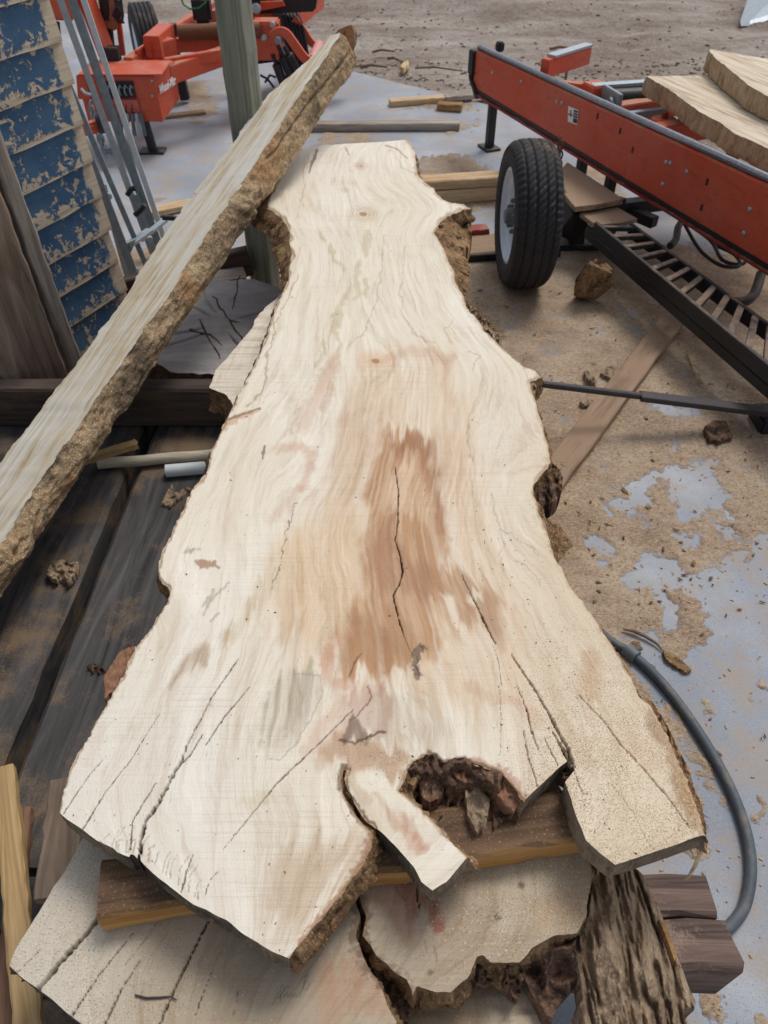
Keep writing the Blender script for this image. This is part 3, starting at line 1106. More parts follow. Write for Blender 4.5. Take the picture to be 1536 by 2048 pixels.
# ------------------------------------------------------------------ main slab
OUT_MAIN = [
    (588, 300, 'c'), (620, 292, 'c'), (700, 287, 'c'), (760, 284, 'c'), (816, 279, 'b'), (825, 292, 'b'), (830, 302, 'b'), (832, 319, 'b'), (835, 346, 'b'), (851, 364, 'b'), (866, 374, 'b'), (874, 386, 'b'), (886, 398, 'b'), (902, 404, 'b'), (926, 407, 'b'), (943, 416, 'b'),
    (931, 417, 'b'), (907, 426, 'b'), (885, 438, 'b'), (876, 451, 'b'), (871, 465, 'b'), (878, 482, 'b'), (887, 495, 'b'), (892, 509, 'b'), (900, 529, 'b'), (909, 541, 'b'), (911, 563, 'b'), (924, 585, 'b'), (931, 609, 'b'), (941, 624, 'b'), (956, 639, 'b'), (973, 663, 'b'), (992, 682, 'b'), (1024, 712, 'b'), (1048, 731, 'b'),
    (1068, 737, 'b'), (1083, 754, 'b'), (1060, 762, 'b'), (1062, 776, 'b'), (1071, 798, 'b'), (1078, 824, 'b'), (1085, 851, 'b'), (1094, 881, 'b'), (1100, 907, 'b'), (1103, 925, 'b'), (1093, 935, 'b'), (1080, 951, 'b'), (1068, 971, 'b'), (1067, 988, 'b'), (1076, 1007, 'b'), (1078, 1025, 'b'), (1090, 1049, 'b'), (1100, 1078, 'b'), (1107, 1110, 'b'), (1127, 1139, 'b'), (1141, 1171, 'b'), (1168, 1202, 'b'),
    (1213, 1270, 'b'), (1236, 1307, 'b'), (1262, 1352, 'b'), (1282, 1395, 'b'), (1302, 1406, 'b'), (1330, 1449, 'b'), (1353, 1497, 'b'), (1376, 1543, 'b'), (1384, 1575, 'b'), (1400, 1611, 'b'), (1411, 1668, 'c'),
    (1367, 1684, 'c'), (1302, 1707, 'c'), (1230, 1729, 'c'), (1204, 1709, 'c'), (1172, 1680, 'c'), (1155, 1640, 'c'), (1142, 1595, 'c'), (1131, 1564, 'c'), (1150, 1538, 'c'), (1136, 1521, 'c'), (1120, 1533, 'c'), (1084, 1568, 'c'), (1048, 1602, 'b'),
    (1024, 1572, 'b'), (1000, 1545, 'b'), (975, 1536, 'b'), (946, 1528, 'b'), (928, 1515, 'b'), (905, 1520, 'b'), (887, 1523, 'b'), (872, 1509, 'b'), (855, 1505, 'b'), (834, 1520, 'b'), (818, 1534, 'b'), (806, 1562, 'b'), (795, 1580, 'b'), (805, 1588, 'b'),
    (840, 1616, 'b'), (870, 1646, 'b'), (905, 1684, 'b'), (934, 1715, 'c'), (916, 1737, 'c'), (893, 1763, 'c'), (865, 1781, 'c'), (843, 1763, 'c'), (828, 1734, 'c'), (805, 1707, 'c'), (776, 1678, 'c'), (753, 1655, 'b'),
    (733, 1640, 'b'), (715, 1614, 'b'), (696, 1582, 'b'), (690, 1558, 'b'), (696, 1538, 'b'), (687, 1537, 'b'), (681, 1558, 'b'), (687, 1586, 'b'), (706, 1620, 'b'), (727, 1648, 'b'), (745, 1662, 'b'),
    (741, 1692, 'b'), (726, 1725, 'b'), (705, 1758, 'b'), (680, 1794, 'b'), (634, 1851, 'b'), (603, 1888, 'b'), (578, 1917, 'c'), (541, 1901, 'c'), (484, 1866, 'c'), (452, 1840, 'c'), (412, 1818, 'c'), (388, 1810, 'c'), (359, 1790, 'c'), (323, 1761, 'c'), (288, 1729, 'c'), (281, 1722, 'c'), (279, 1700, 'c'), (275, 1717, 'c'), (262, 1706, 'c'), (258, 1714, 'c'), (234, 1704, 'c'), (226, 1697, 'c'), (194, 1681, 'c'), (165, 1660, 'c'), (133, 1638, 'c'), (117, 1624, 'b'),
    (126, 1584, 'b'), (135, 1551, 'b'), (153, 1510, 'b'), (179, 1466, 'b'), (202, 1422, 'b'), (226, 1384, 'b'), (252, 1340, 'b'), (273, 1293, 'b'), (284, 1279, 'b'), (302, 1255, 'b'), (317, 1229, 'b'), (331, 1206, 'b'), (339, 1188, 'b'), (337, 1173, 'b'), (325, 1164, 'b'), (317, 1156, 'b'), (315, 1140, 'b'), (324, 1105, 'b'), (344, 1062, 'b'), (367, 1016, 'b'), (383, 980, 'b'), (410, 949, 'b'), (418, 922, 'b'), (422, 898, 'b'), (433, 879, 'b'),
    (451, 841, 'b'), (471, 800, 'b'), (483, 775, 'b'), (498, 751, 'b'), (510, 722, 'b'), (522, 697, 'b'), (534, 668, 'b'), (537, 651, 'b'), (546, 626, 'b'), (554, 604, 'b'), (566, 585, 'b'), (576, 556, 'b'), (579, 531, 'b'), (585, 509, 'b'), (578, 487, 'b'), (579, 473, 'b'), (576, 453, 'b'), (563, 434, 'b'), (546, 421, 'b'), (533, 416, 'b'), (536, 398, 'b'), (552, 365, 'b'), (572, 330, 'b')]

CRACK = S(40, 32, 27)
BROWN = S(120, 88, 66)

def grain_t(V, pts, extra=0.0):
    """0..1 across the slab between its live edges, following the outline like growth rings"""
    ybins = np.linspace(pts[:, 1].min(), pts[:, 1].max(), 90)
    lo, hi = [], []
    for yy in ybins:
        m = np.abs(pts[:, 1] - yy) < 0.06
        lo.append(pts[m, 0].min())
        hi.append(pts[m, 0].max())
    k = np.ones(7) / 7
    lo = np.convolve(np.pad(lo, 3, 'edge'), k, 'valid')
    hi = np.convolve(np.pad(hi, 3, 'edge'), k, 'valid')
    a = np.interp(V[:, 1], ybins, lo)
    b = np.interp(V[:, 1], ybins, hi)
    return (V[:, 0] - a) / (b - a)

def ringlines(t, V, freq, seed, w1=0.035, w2=0.012):
    wv = t + w1 * (fbm(V[:, 0] * 5, V[:, 1] * 2.2, seed, 4) - 0.5) + w2 * (fbm(V[:, 0] * 22, V[:, 1] * 12, seed + 2, 3) - 0.5)
    f = wv * freq
    fr = np.abs(f - np.floor(f) - 0.5) * 2
    return sst(0.62, 1.0, fr), wv

def paint_main(px, py, V, pts):
    p = Painter(px, py, S(233, 223, 203))
    t = grain_t(V, pts)
    tw = t + 0.04 * (fbm(V[:, 0] * 5, V[:, 1] * 2.2, 3, 4) - 0.5)
    p.gu, p.gv = tw * 130 + 1.5 * fbm(V[:, 0] * 30, V[:, 1] * 14, 77, 3), V[:, 1] * 4.0
    allv = np.arange(len(px))
    big = fbm(V[:, 0] * 6, V[:, 1] * 2.5, 1, 4)
    p.mixin(allv, S(240, 233, 219), sst(0.35, 0.7, big) * 0.8)
    # near left sapwood is cooler, right flank warmer and dustier
    p.mixin(allv, S(230, 224, 211), sst(760, 300, px) * sst(1100, 1500, py) * 0.8)
    right = sst(880, 1120, px - 0.0 * py) * sst(560, 800, py)
    p.mixin(allv, S(214, 194, 164), right * 0.75 * (0.6 + 0.8 * (fbm(V[:, 0] * 12, V[:, 1] * 5, 8, 4) - 0.3)))
    p.dust = np.maximum(p.dust, right * (0.6 + 0.4 * sst(1150, 1500, py)))
    p.dust = np.maximum(p.dust, 0.6 * sst(330, 170, px) * sst(1350, 1550, py))
    p.dust = np.maximum(p.dust, 0.16)
    fib2 = fbm(tw * 45, V[:, 1] * 2.2, 35, 4)
    p.mixin(allv, S(206, 188, 160), sst(0.5, 0.72, fib2) * 0.14)
    # heartwood
    pinkish = S(214, 176, 142)
    p.poly([(740, 700), (880, 705), (930, 800), (960, 950), (990, 1100), (1050, 1250), (1080, 1380), (950, 1420), (800, 1400), (640, 1360), (540, 1230), (560, 1090), (640, 960), (680, 850), (710, 760)], S(222, 198, 170), 0.6, 66, 30, 80, 4, streak=0.7)
    p.poly([(560, 1080), (700, 1010), (760, 1100), (730, 1300), (560, 1250), (520, 1180)], S(220, 194, 158), 0.6, 60, 30, 70, 6, streak=0.6)
    p.poly([(700, 780), (760, 745), (790, 800), (750, 900), (700, 1000), (660, 1010), (670, 900)], S(214, 190, 164), 0.6, 50, 25, 60, 7, streak=0.8)
    p.poly([(880, 800), (930, 900), (960, 1050), (930, 1080), (880, 950)], S(216, 186, 158), 0.5, 46, 20, 50, 27, streak=0.8)
    core = [(762, 890), (800, 872), (842, 872), (866, 930), (880, 1000), (892, 1080), (886, 1140), (960, 1160), (1000, 1190), (985, 1250), (900, 1255), (875, 1290), (842, 1335), (760, 1345), (690, 1335), (665, 1300), (700, 1240), (742, 1170), (728, 1090), (733, 1010), (745, 940)]
    p.poly(core, S(190, 150, 114), 0.82, 24, 20, 45, 9, streak=0.45)
    p.poly([(740, 1050), (780, 1040), (800, 1100), (890, 1130), (900, 1180), (820, 1190), (760, 1180), (730, 1120)], S(170, 128, 100), 0.6, 34, 20, 40, 10, streak=0.4)
    p.poly([(770, 880), (860, 880), (880, 950), (850, 930), (800, 910)], S(166, 120, 92), 0.75, 20, 12, 30, 11, streak=0.4)
    p.poly([(860, 930), (885, 1000), (895, 1090), (872, 1060), (858, 980)], S(172, 126, 98), 0.6, 18, 14, 30, 12, streak=0.7)
    p.poly([(775, 955), (835, 935), (862, 990), (850, 1040), (800, 1030), (770, 1030)], S(222, 194, 164), 0.8, 30, 16, 40, 13, streak=0.5)
    p.poly([(690, 1240), (790, 1220), (850, 1280), (835, 1330), (770, 1345), (690, 1330)], S(178, 138, 104), 0.65, 34, 20, 40, 14, streak=0.3)
    p.poly([(900, 1170), (975, 1170), (1010, 1260), (1000, 1290), (950, 1240)], S(182, 150, 122), 0.6, 40, 20, 40, 15, streak=0.6)
    p.poly([(868, 1210), (905, 1225), (925, 1290), (935, 1370), (900, 1345), (872, 1290)], S(226, 208, 182), 0.75, 26, 20, 40, 16, streak=0.7)
    p.poly([(880, 1185), (905, 1190), (925, 1255), (905, 1240)], S(240, 228, 210), 0.7, 14, 8, 30, 17)
    p.poly([(935, 1190), (962, 1180), (965, 1200), (935, 1215)], S(236, 222, 200), 0.7, 12, 8, 30, 17)
    # red-pink streaks
    RP = S(202, 156, 128)
    for ln, w, a in ([(662, 1300), (650, 1330), (668, 1362), (700, 1372)], 16, 0.75), ([(700, 1262), (660, 1290), (648, 1330)], 9, 0.6), ([(640, 770), (650, 740), (668, 715)], 14, 0.35), ([(665, 730), (650, 775), (622, 815), (608, 850)], 20, 0.5), ([(560, 898), (600, 890), (622, 905), (618, 940), (602, 975)], 8, 0.65), ([(600, 975), (570, 1010), (545, 1040)], 9, 0.4), ([(756, 720), (790, 712), (830, 700), (880, 712), (905, 720)], 7, 0.5), ([(900, 715), (890, 770), (905, 800)], 8, 0.35), ([(760, 870), (745, 900), (752, 930)], 12, 0.4), ([(940, 1370), (985, 1400), (1010, 1392), (1040, 1410), (1080, 1450)], 9, 0.5), ([(760, 1380), (700, 1400), (650, 1450), (610, 1500)], 14, 0.5), ([(730, 1395), (690, 1450), (640, 1500)], 10, 0.4), ([(720, 1180), (700, 1220)], 16, 0.3), ([(1240, 1480), (1290, 1500), (1310, 1530)], 36, 0.3):
        p.line(ln, w * 0.7, RP, a * 0.7, soft=12, warp=10, sc=26, seed=19)
    p.poly([(690, 1390), (770, 1370), (790, 1410), (770, 1470), (700, 1480), (690, 1440)], S(180, 144, 126), 0.6, 20, 14, 26, 20, streak=0.4)
    p.poly([(640, 1380), (760, 1370), (700, 1500), (600, 1520)], S(212, 188, 166), 0.4, 40, 20, 40, 21, streak=0.8)
    # greenish grey leaf-shaped patch and other grey stains
    p.poly([(570, 1350), (620, 1340), (640, 1360), (620, 1420), (560, 1500), (535, 1522), (515, 1490), (530, 1410)], S(188, 178, 154), 0.6, 24, 14, 22, 22, streak=1.0)
    p.poly([(600, 1350), (650, 1370), (610, 1460), (570, 1510), (580, 1440)], S(198, 186, 172), 0.5, 24, 14, 20, 23, streak=1.0)
    p.line([(535, 1518), (560, 1520), (590, 1490), (625, 1430), (645, 1385), (640, 1352), (605, 1345), (590, 1350)], 1.0, S(160, 146, 130), 0.5, 1.5, 5, 10)
    p.poly([(770, 1390), (850, 1380), (900, 1450), (890, 1500), (800, 1500), (760, 1470)], S(196, 180, 154), 0.5, 40, 20, 40, 24, streak=0.5)
    p.poly([(380, 1310), (420, 1290), (410, 1330), (370, 1360), (340, 1370)], S(190, 170, 146), 0.8, 20, 10, 24, 25, streak=0.8)
    p.poly([(440, 1270), (480, 1230), (540, 1150), (560, 1150), (520, 1230), (450, 1300)], S(206, 188, 160), 0.7, 20, 14, 26, 26, streak=0.8)
    p.poly([(470, 1600), (540, 1570), (560, 1590), (500, 1620)], S(214, 200, 170), 0.5, 20, 12, 30, 28)
    p.poly([(560, 1700), (680, 1680), (730, 1660), (700, 1740), (600, 1860), (540, 1850)], S(188, 160, 126), 0.55, 60, 30, 50, 29, dust=1.0)
    p.poly([(640, 1490), (700, 1470), (770, 1500), (830, 1520), (800, 1570), (760, 1560), (700, 1540), (650, 1530)], S(186, 150, 118), 0.75, 26, 18, 30, 30, dust=1.0)
    p.poly([(745, 1585), (820, 1640), (860, 1700), (830, 1690), (780, 1640)], S(200, 166, 142), 0.7, 14, 8, 30, 32, streak=0.5)
    p.poly([(790, 1650), (830, 1665), (862, 1690), (856, 1705), (820, 1700)], S(206, 158, 136), 0.5, 12, 8, 20, 33)
    p.poly([(1160, 1330), (1190, 1300), (1200, 1390), (1180, 1400)], S(200, 170, 136), 0.7, 26, 14, 30, 34)
    p.poly([(1300, 1410), (1340, 1460), (1380, 1560), (1410, 1660), (1390, 1668), (1350, 1600), (1330, 1500), (1296, 1440)], S(158, 128, 98), 0.75, 16, 12, 22, 35, dust=1.0)
    p.poly([(1350, 1530), (1385, 1560), (1402, 1620), (1380, 1630)], S(156, 120, 72), 0.6, 12, 10, 16, 36)
    for (kx, ky, r, c1, c2) in ((752, 722, 34, S(214, 176, 140), S(170, 124, 92)), (727, 428, 30, S(206, 182, 150), S(160, 128, 96)), (722, 332, 14, S(206, 180, 146), S(150, 116, 84)), (690, 380, 10, S(214, 190, 160), S(176, 140, 110))):
        i = p.sel([(kx, ky)], r * 2.4)
        dx = p.px[i] - kx
        dy = (p.py[i] - ky) * 1.9
        rr = np.hypot(dx, dy) + 5 * (fbm(dx / 9, dy / 9, 3, 3) - 0.5)
        p.mixin(i, c1, 0.75 * sst(r * 1.5, r * 0.5, rr) * (0.6 + 0.4 * np.cos(rr * 0.9)))
        p.mixin(i, c2, 0.85 * sst(r * 0.34, r * 0.18, rr))
    p.poly([(390, 1126), (402, 1120), (430, 1122), (442, 1134), (420, 1136), (400, 1138)], S(168, 124, 100), 0.8, 5, 5, 6, 44)
    p.poly([(470, 660), (0, 0), (1, 1)], BROWN, 0)
    # olive squiggles of the upper middle
    OL = S(196, 182, 146)
    for ln, w in ([(735, 470), (733, 505)], 9), ([(718, 520), (712, 560), (716, 585), (708, 600)], 7), ([(735, 560), (728, 590)], 7), ([(688, 590), (672, 630), (668, 660), (682, 690), (664, 720), (640, 755)], 6), ([(700, 575), (690, 600), (676, 650)], 6), ([(650, 690), (640, 715), (634, 728)], 7), ([(660, 490), (668, 520), (690, 540)], 5), ([(640, 470), (650, 480)], 6), ([(596, 820), (580, 870)], 5):
        p.line(ln, w * 0.55, OL, 0.5, soft=5, warp=9, sc=14, seed=50)
    for ln in ([(768, 470), (765, 530), (756, 590), (740, 640), (725, 670), (700, 690)], [(812, 490), (800, 570), (806, 620)], [(800, 620), (825, 665), (870, 690)], [(835, 310), (828, 350), (850, 370)], [(780, 300), (800, 330), (835, 350)], [(620, 310), (608, 350), (604, 400), (596, 440)], [(598, 490), (594, 520)], [(905, 640), (890, 660), (905, 690)]):
        p.line(ln, 1.0, S(180, 152, 124), 0.4, 1.4, 8, 14, 51)
    p.line([(632, 300), (628, 318), (618, 345)], [4, 5, 1], S(120, 92, 70), 0.7, 1.5, 2, depth=0.004)
    p.line([(690, 295), (697, 308)], 2, S(140, 116, 92), 0.6)
    p.line([(770, 292), (795, 300), (815, 318)], 2, S(160, 130, 104), 0.6)
    # cracks and checks
    def cr(pts, w, depth=0.0, col=CRACK, al=0.95, soft=0.8, warp=2.0):
        w = [q_ * 0.42 for q_ in w] if hasattr(w, '__len__') else w * 0.42
        p.line(pts, w, col, al * 0.9, 0.4, 1.8, 6, 70, depth)
    cr([(475, 1320), (422, 1396), (399, 1443), (372, 1493), (361, 1525), (340, 1560), (317, 1607), (290, 1645), (281, 1683), (279, 1705)], [1, 2, 2, 3, 7, 9, 10, 10, 9, 10], 0.05)
    cr([(405, 1470), (380, 1510), (365, 1525)], [1, 3, 4], 0.01)
    cr([(500, 1373), (446, 1437), (411, 1490)], [1, 3.5, 1], 0.006)
    cr([(126, 1628), (173, 1557), (214, 1510)], [3, 1.8, 0.8], 0.003, S(74, 62, 52))
    cr([(164, 1660), (211, 1584), (264, 1516), (299, 1458), (317, 1431)], [4, 2.4, 1.6, 1.2, 0.8], 0.003, S(74, 62, 52))
    cr([(705, 1420), (635, 1490), (555, 1565), (510, 1620), (445, 1700)], [1.6, 2.6, 4, 2.2, 1.2], 0.004, S(118, 88, 70))
    cr([(385, 1710), (372, 1745), (362, 1785)], [1.5, 2.5, 3], 0.004)
    cr([(440, 1740), (418, 1762), (410, 1790)], [1, 2, 2], 0.003)
    cr([(311, 1566), (279, 1619), (264, 1642), (260, 1700)], [1, 4, 3, 4], 0.008)
    for k in range(20):
        x0 = 200 + k * 10.5 + RNG.uniform(-4, 4)
        y0 = 1672 + max(0, x0 - 275) * 0.75
        ll = RNG.uniform(0.3, 1.0)
        cr([(x0 + 18 * ll, y0 + 30 - 55 * ll), (x0 + RNG.uniform(-3, 5), y0 + 14 - 12 * ll), (x0 - 4, y0 + 34)], [0.5, 1.4, 3.0], 0.002, S(110, 98, 88), 0.35 + 0.4 * RNG.uniform())
    cr([(923, 1150), (958, 1220), (971, 1250), (992, 1289)], [1.2, 3.5, 4, 2], 0.008)
    cr([(985, 1290), (996, 1320), (1003, 1370)], [1, 1.6, 1], 0.0, S(110, 84, 66))
    cr([(1022, 1308), (1044, 1341), (1070, 1380), (1097, 1426), (1120, 1471), (1136, 1497), (1148, 1533)], [1, 2.5, 4, 5, 6, 8, 11], 0.04)
    cr([(1106, 1465), (1126, 1500), (1142, 1530)], [2, 7, 9], 0.03)
    cr([(1035, 1374), (1054, 1422), (1064, 1465), (1079, 1504)], [1, 3.5, 3.5, 1.5], 0.008)
    cr([(1046, 1461), (1058, 1517), (1076, 1573)], [1, 2.5, 2.5], 0.005)
    cr([(1000, 1380), (1002, 1440), (1000, 1510)], 1.4, 0, S(130, 106, 84))
    cr([(1088, 1475), (1105, 1510), (1116, 1530)], [1.4, 2.6, 3], 0.004)
    cr([(1155, 1387), (1207, 1442), (1240, 1487), (1289, 1540), (1334, 1592), (1380, 1657)], [1, 2.2, 2.8, 3.2, 3.2, 2.4], 0.004, S(140, 108, 78))
    cr([(1223, 1569), (1266, 1624), (1302, 1695)], [1, 1.6, 1.6], 0.0, S(150, 120, 90))
    cr([(1147, 1540), (1160, 1575), (1172, 1600)], [3, 2, 1], 0.004, S(110, 90, 70))
    cr([(790, 935), (797, 980), (795, 1050), (790, 1080), (800, 1110), (805, 1145), (798, 1170), (786, 1190), (795, 1230), (806, 1265)], [1.5, 2.5, 3.5, 3, 3.5, 5, 3.5, 3.5, 3.5, 2], 0.01, S(58, 38, 28))
    cr([(806, 1265), (815, 1290), (825, 1310)], 2.5, 0, S(92, 70, 58))
    p.line([(845, 1297), (832, 1310), (828, 1335), (838, 1350)], [9, 12, 8, 6], S(120, 104, 92), 0.8, 3, 10, 10, 72, 0.004)
    p.line([(722, 1308), (708, 1330), (700, 1352)], 2, S(120, 84, 60), 0.7, 1, 3)
    p.line([(593, 1004), (574, 1060), (565, 1104), (560, 1132), (543, 1176)], 1.2, S(110, 100, 92), 0.75, 0.8, 8, 7, 73)
    p.line([(530, 893), (527, 905), (526, 918)], [3, 5, 2], S(130, 108, 92), 0.8, 1)
    p.line([(598, 546), (578, 592), (551, 644), (546, 678), (534, 705), (534, 727), (532, 753), (524, 783), (505, 805), (493, 815)], [1, 1, 1.4, 2.2, 1.4, 2, 2.6, 1.4, 1.4, 1], S(164, 142, 118), 0.6, 1.4, 6, 9, 74)
    p.line([(446, 850), (476, 834), (502, 824), (520, 817)], [14, 8, 4, 2], S(204, 164, 134), 0.7, 3, 4, 14, 75)
    p.line([(452, 841), (480, 831), (520, 817)], 2.5, S(140, 112, 92), 0.8, 1, 3)
    for ln in ([(430, 1180), (405, 1212)], [(460, 1165), (420, 1200), (404, 1232)], [(440, 1225), (420, 1240)], [(400, 1098), (370, 1105)], [(378, 1096), (384, 1100)]):
        p.line(ln, 2, S(160, 148, 132), 0.5, 3, 6, 9)
    for ln in ([(940, 850), (935, 880), (942, 920)], [(948, 985), (955, 1020)], [(1000, 1060), (1012, 1090), (995, 1110), (1010, 1140)], [(1005, 1060), (1050, 1085), (1080, 1110)], [(1030, 1120), (1060, 1140), (1080, 1170)], [(985, 990), (990, 1030), (1002, 1060)], [(935, 705), (960, 712), (945, 740)]):
        p.line(ln, 1.0, S(150, 130, 110), 0.4, 1.2, 8, 12, 77)
    # bark inclusion next to the hollow
    p.poly([(690, 1455), (712, 1440), (740, 1460), (735, 1480), (705, 1488), (680, 1478)], S(122, 96, 82), 0.7, 10, 10, 12, 45)
    p.line([(680, 1478), (705, 1488), (740, 1472), (770, 1462)], 2.5, S(92, 72, 62), 0.8, 1.5, 5, 12)
    p.line([(735, 1372), (742, 1395), (718, 1430), (700, 1440)], 2.2, S(120, 90, 80), 0.7, 1.5, 6, 12)
    p.line([(690, 1535), (682, 1560), (688, 1586), (706, 1618), (728, 1646), (748, 1660)], [8, 10, 9, 9, 10, 8], S(96, 72, 58), 0.8, 3, 3)
    for ln in ([(746, 1660), (742, 1692), (728, 1725), (706, 1758), (681, 1794), (636, 1851), (605, 1888)],):
        p.line(ln, 12, S(170, 124, 98), 0.75, 6, 6, 20)
    p.line([(1048, 1602), (1024, 1572), (1000, 1545), (975, 1536), (946, 1528)], 14, S(176, 132, 106), 0.7, 8, 5, 20)
    # a thin brown rim along the live edges
    run = []
    for q_ in OUT_MAIN + [OUT_MAIN[0]]:
        run.append((q_[0], q_[1]))
        if q_[2] != 'b':
            if len(run) > 2:
                p.line(run, 4.0, S(176, 146, 112), 0.65, 4, 5, 14, 95, 0.004)
            run = []
    return p

ysm = [0.27]
while ysm[-1] < 3.5:
    ysm.append(ysm[-1] + 0.0014 * (1 + 1.1 * max(0, ysm[-1] - 0.4)))
xsm = np.arange(-0.62, 0.58, 0.0014)

def flare_main(x, y):
    left = x < -0.12
    f = np.where(left, 0.012 + 0.05 * sst(2.0, 2.6, y) - 0.02 * sst(1.2, 0.8, y), 0.012)
    knob = np.exp(-((y - 2.35) / 0.16) ** 2) * (~left)
    knob2 = np.exp(-((y - 1.13) / 0.05) ** 2) * (~left)
    return f + 0.07 * knob + 0.05 * knob2

def sag_main(px, py):
    # the rough broken flank at the near right drops away from the sawn plane
    d, _ = seg_dist(px, py, [(1282, 1395), (1318, 1450), (1345, 1510), (1368, 1570), (1388, 1640)])
    rr = sst(0, 40, (px - 1282) - (py - 1395) * 0.42) * sst(1380, 1420, py)
    return -0.012 * rr * (0.4 + 1.2 * fbm(px / 7, py / 14, 91, 4))

main = make_slab('live_edge_slab', 'wide pale live edge slab with brown heart stain, topmost of the stack', 'slab', OUT_MAIN, ZM, 0.05, paint_main, xsm, np.array(ysm), flare=flare_main, sag=sag_main, knots=((752, 722, 0.07, 1.0), (727, 428, 0.09, 1.0), (722, 332, 0.05, 0.9), (590, 930, 0.10, 0.9), (1015, 900, 0.11, 0.9), (760, 1500, 0.12, 0.9), (800, 1020, 0.13, 0.7), (580, 1440, 0.07, 0.9), (1090, 985, 0.09, 1.0), (905, 1330, 0.06, 0.8), (400, 1150, 0.07, 0.8), (655, 1310, 0.05, 1.0)))

# ------------------------------------------------------------------ relief patches: bark lumps, hollows and flaps
def Zv(px, py, z):
    u = (px - 768) / F
    v = (1024 - py) / F
    t = (z - H) / (-SP + v * CP)
    return np.stack([u * t, (CP + v * SP) * t, z], -1)

def relief_patch(name, poly, zfun, step, mat, parent, thick=0.02, jit=3.0, seed=1, skirt_mat=None):
    """a lump bounded by an outline, with its own height field and a rim"""
    xs0 = np.arange(min(q[0] for q in poly) - step, max(q[0] for q in poly) + step * 2, step)
    ys0 = np.arange(min(q[1] for q in poly) - step, max(q[1] for q in poly) + step * 2, step)
    X, Yg = np.meshgrid(xs0, ys0)
    wx = X + jit * 2 * (fbm(X / 14, Yg / 14, seed, 3) - 0.5)
    wy = Yg + jit * 2 * (fbm(X / 14 + 9, Yg / 14, seed + 1, 3) - 0.5)
    ins = in_poly(X, Yg, poly)
    keep = ins[:-1, :-1] | ins[1:, :-1] | ins[:-1, 1:] | ins[1:, 1:]
    nx, ny = len(xs0), len(ys0)
    idx = np.arange(nx * ny).reshape(ny, nx)
    q = np.stack([idx[:-1, :-1], idx[1:, :-1], idx[1:, 1:], idx[:-1, 1:]], -1)[keep]
    used = np.unique(q)
    rm = np.full(nx * ny, -1)
    rm[used] = np.arange(len(used))
    q = rm[q]
    px, py, ii = wx.ravel()[used].copy(), wy.ravel()[used].copy(), ins.ravel()[used]
    o = np.nonzero(~ii)[0]
    best = np.full(len(o), 1e9)
    bx, by = px[o].copy(), py[o].copy()
    for i in range(len(poly)):
        ax, ay = poly[i][:2]
        cx, cy = poly[(i + 1) % len(poly)][:2]
        vx, vy = cx - ax, cy - ay
        tt = np.clip(((px[o] - ax) * vx + (py[o] - ay) * vy) / (vx * vx + vy * vy + 1e-9), 0, 1)
        dx, dy = ax + tt * vx, ay + tt * vy
        d = np.hypot(px[o] - dx, py[o] - dy)
        m = d < best
        best[m], bx[m], by[m] = d[m], dx[m], dy[m]
    px[o], py[o] = bx + 1.5 * (vn(bx / 3, by / 3, seed) - 0.5), by + 1.5 * (vn(bx / 3 + 5, by / 3, seed) - 0.5)
    P = Zv(px, py, zfun(px, py))
    q = q[:, ::-1] if False else q
    e = np.concatenate([q[:, [0, 1]], q[:, [1, 2]], q[:, [2, 3]], q[:, [3, 0]]])
    key = e[:, 0].astype(np.int64) * len(P) + e[:, 1]
    rk = e[:, 1].astype(np.int64) * len(P) + e[:, 0]
    bd = e[~np.isin(key, rk)]
    low = P.copy()
    low[:, 2] -= thick
    n = len(P)
    sk = np.stack([bd[:, 1], bd[:, 0], bd[:, 0] + n, bd[:, 1] + n], -1)
    allq = np.concatenate([q, sk])
    return mesh_obj(name, np.concatenate([P, low]), allq, mat, parent, smooth=True)

def lumps(base, amp, sx, sy, seed, ridge=False):
    def f(px, py):
        wx = px + 0.5 * sx * (fbm(px / sx, py / sy, seed + 40, 3) - 0.5)
        n = fbm(wx / (sx * 1.7), py / (sy * 1.9), seed, 3)
        if ridge:
            n = 0.75 - np.abs(2 * n - 1) * 1.5
        n = n + 0.22 * (fbm(px / (sx * 0.35), py / (sy * 0.5), seed + 9, 4) - 0.5)
        return (base(px, py) if callable(base) else base) + amp * 0.8 * (n - 0.5) * 2
    return f

# dark rotten bark hollow at the near end of the main slab
HOL = [(806, 1560), (818, 1532), (834, 1518), (855, 1503), (874, 1508), (888, 1521), (906, 1518), (928, 1513), (948, 1527), (976, 1535), (1000, 1544), (1024, 1571), (1048, 1601), (1004, 1644), (962, 1686), (945, 1676), (922, 1660), (900, 1650), (880, 1640), (864, 1644), (848, 1622), (832, 1598)]
relief_patch('bark_hollow', HOL, lumps(lambda x, y: 0.596 - 0.055 * sst(0, 60, y - 1530 - 0.15 * (x - 830)) + 0.022 * sst(960, 1030, x), 0.035, 26, 34, 12, True), 3.0, M['bark_dark'], main, 0.05, 3.5, 12)
relief_patch('bark_knob', [(876, 452), (886, 437), (907, 425), (930, 416), (944, 417), (941, 440), (944, 470), (940, 492), (928, 505), (920, 520), (924, 545), (912, 545), (900, 529), (892, 509), (886, 495), (876, 482), (869, 465)], lumps(lambda x, y: 0.60 - 0.05 * sst(0, 70, x - 868), 0.02, 14, 16, 22, True), 2.2, M['bark'], main, 0.05, 2.5, 22)
relief_patch('bark_knob', [(1103, 924), (1118, 938), (1126, 955), (1124, 978), (1116, 996), (1102, 1006), (1084, 1008), (1074, 1002), (1066, 986), (1068, 970), (1080, 951), (1093, 934)], lumps(lambda x, y: 0.598 - 0.055 * sst(0, 60, (x - 1068) * 0.6 + (y - 940) * 0.6), 0.02, 12, 22, 24, True), 2.2, M['bark_dark'], main, 0.05, 2.5, 24)
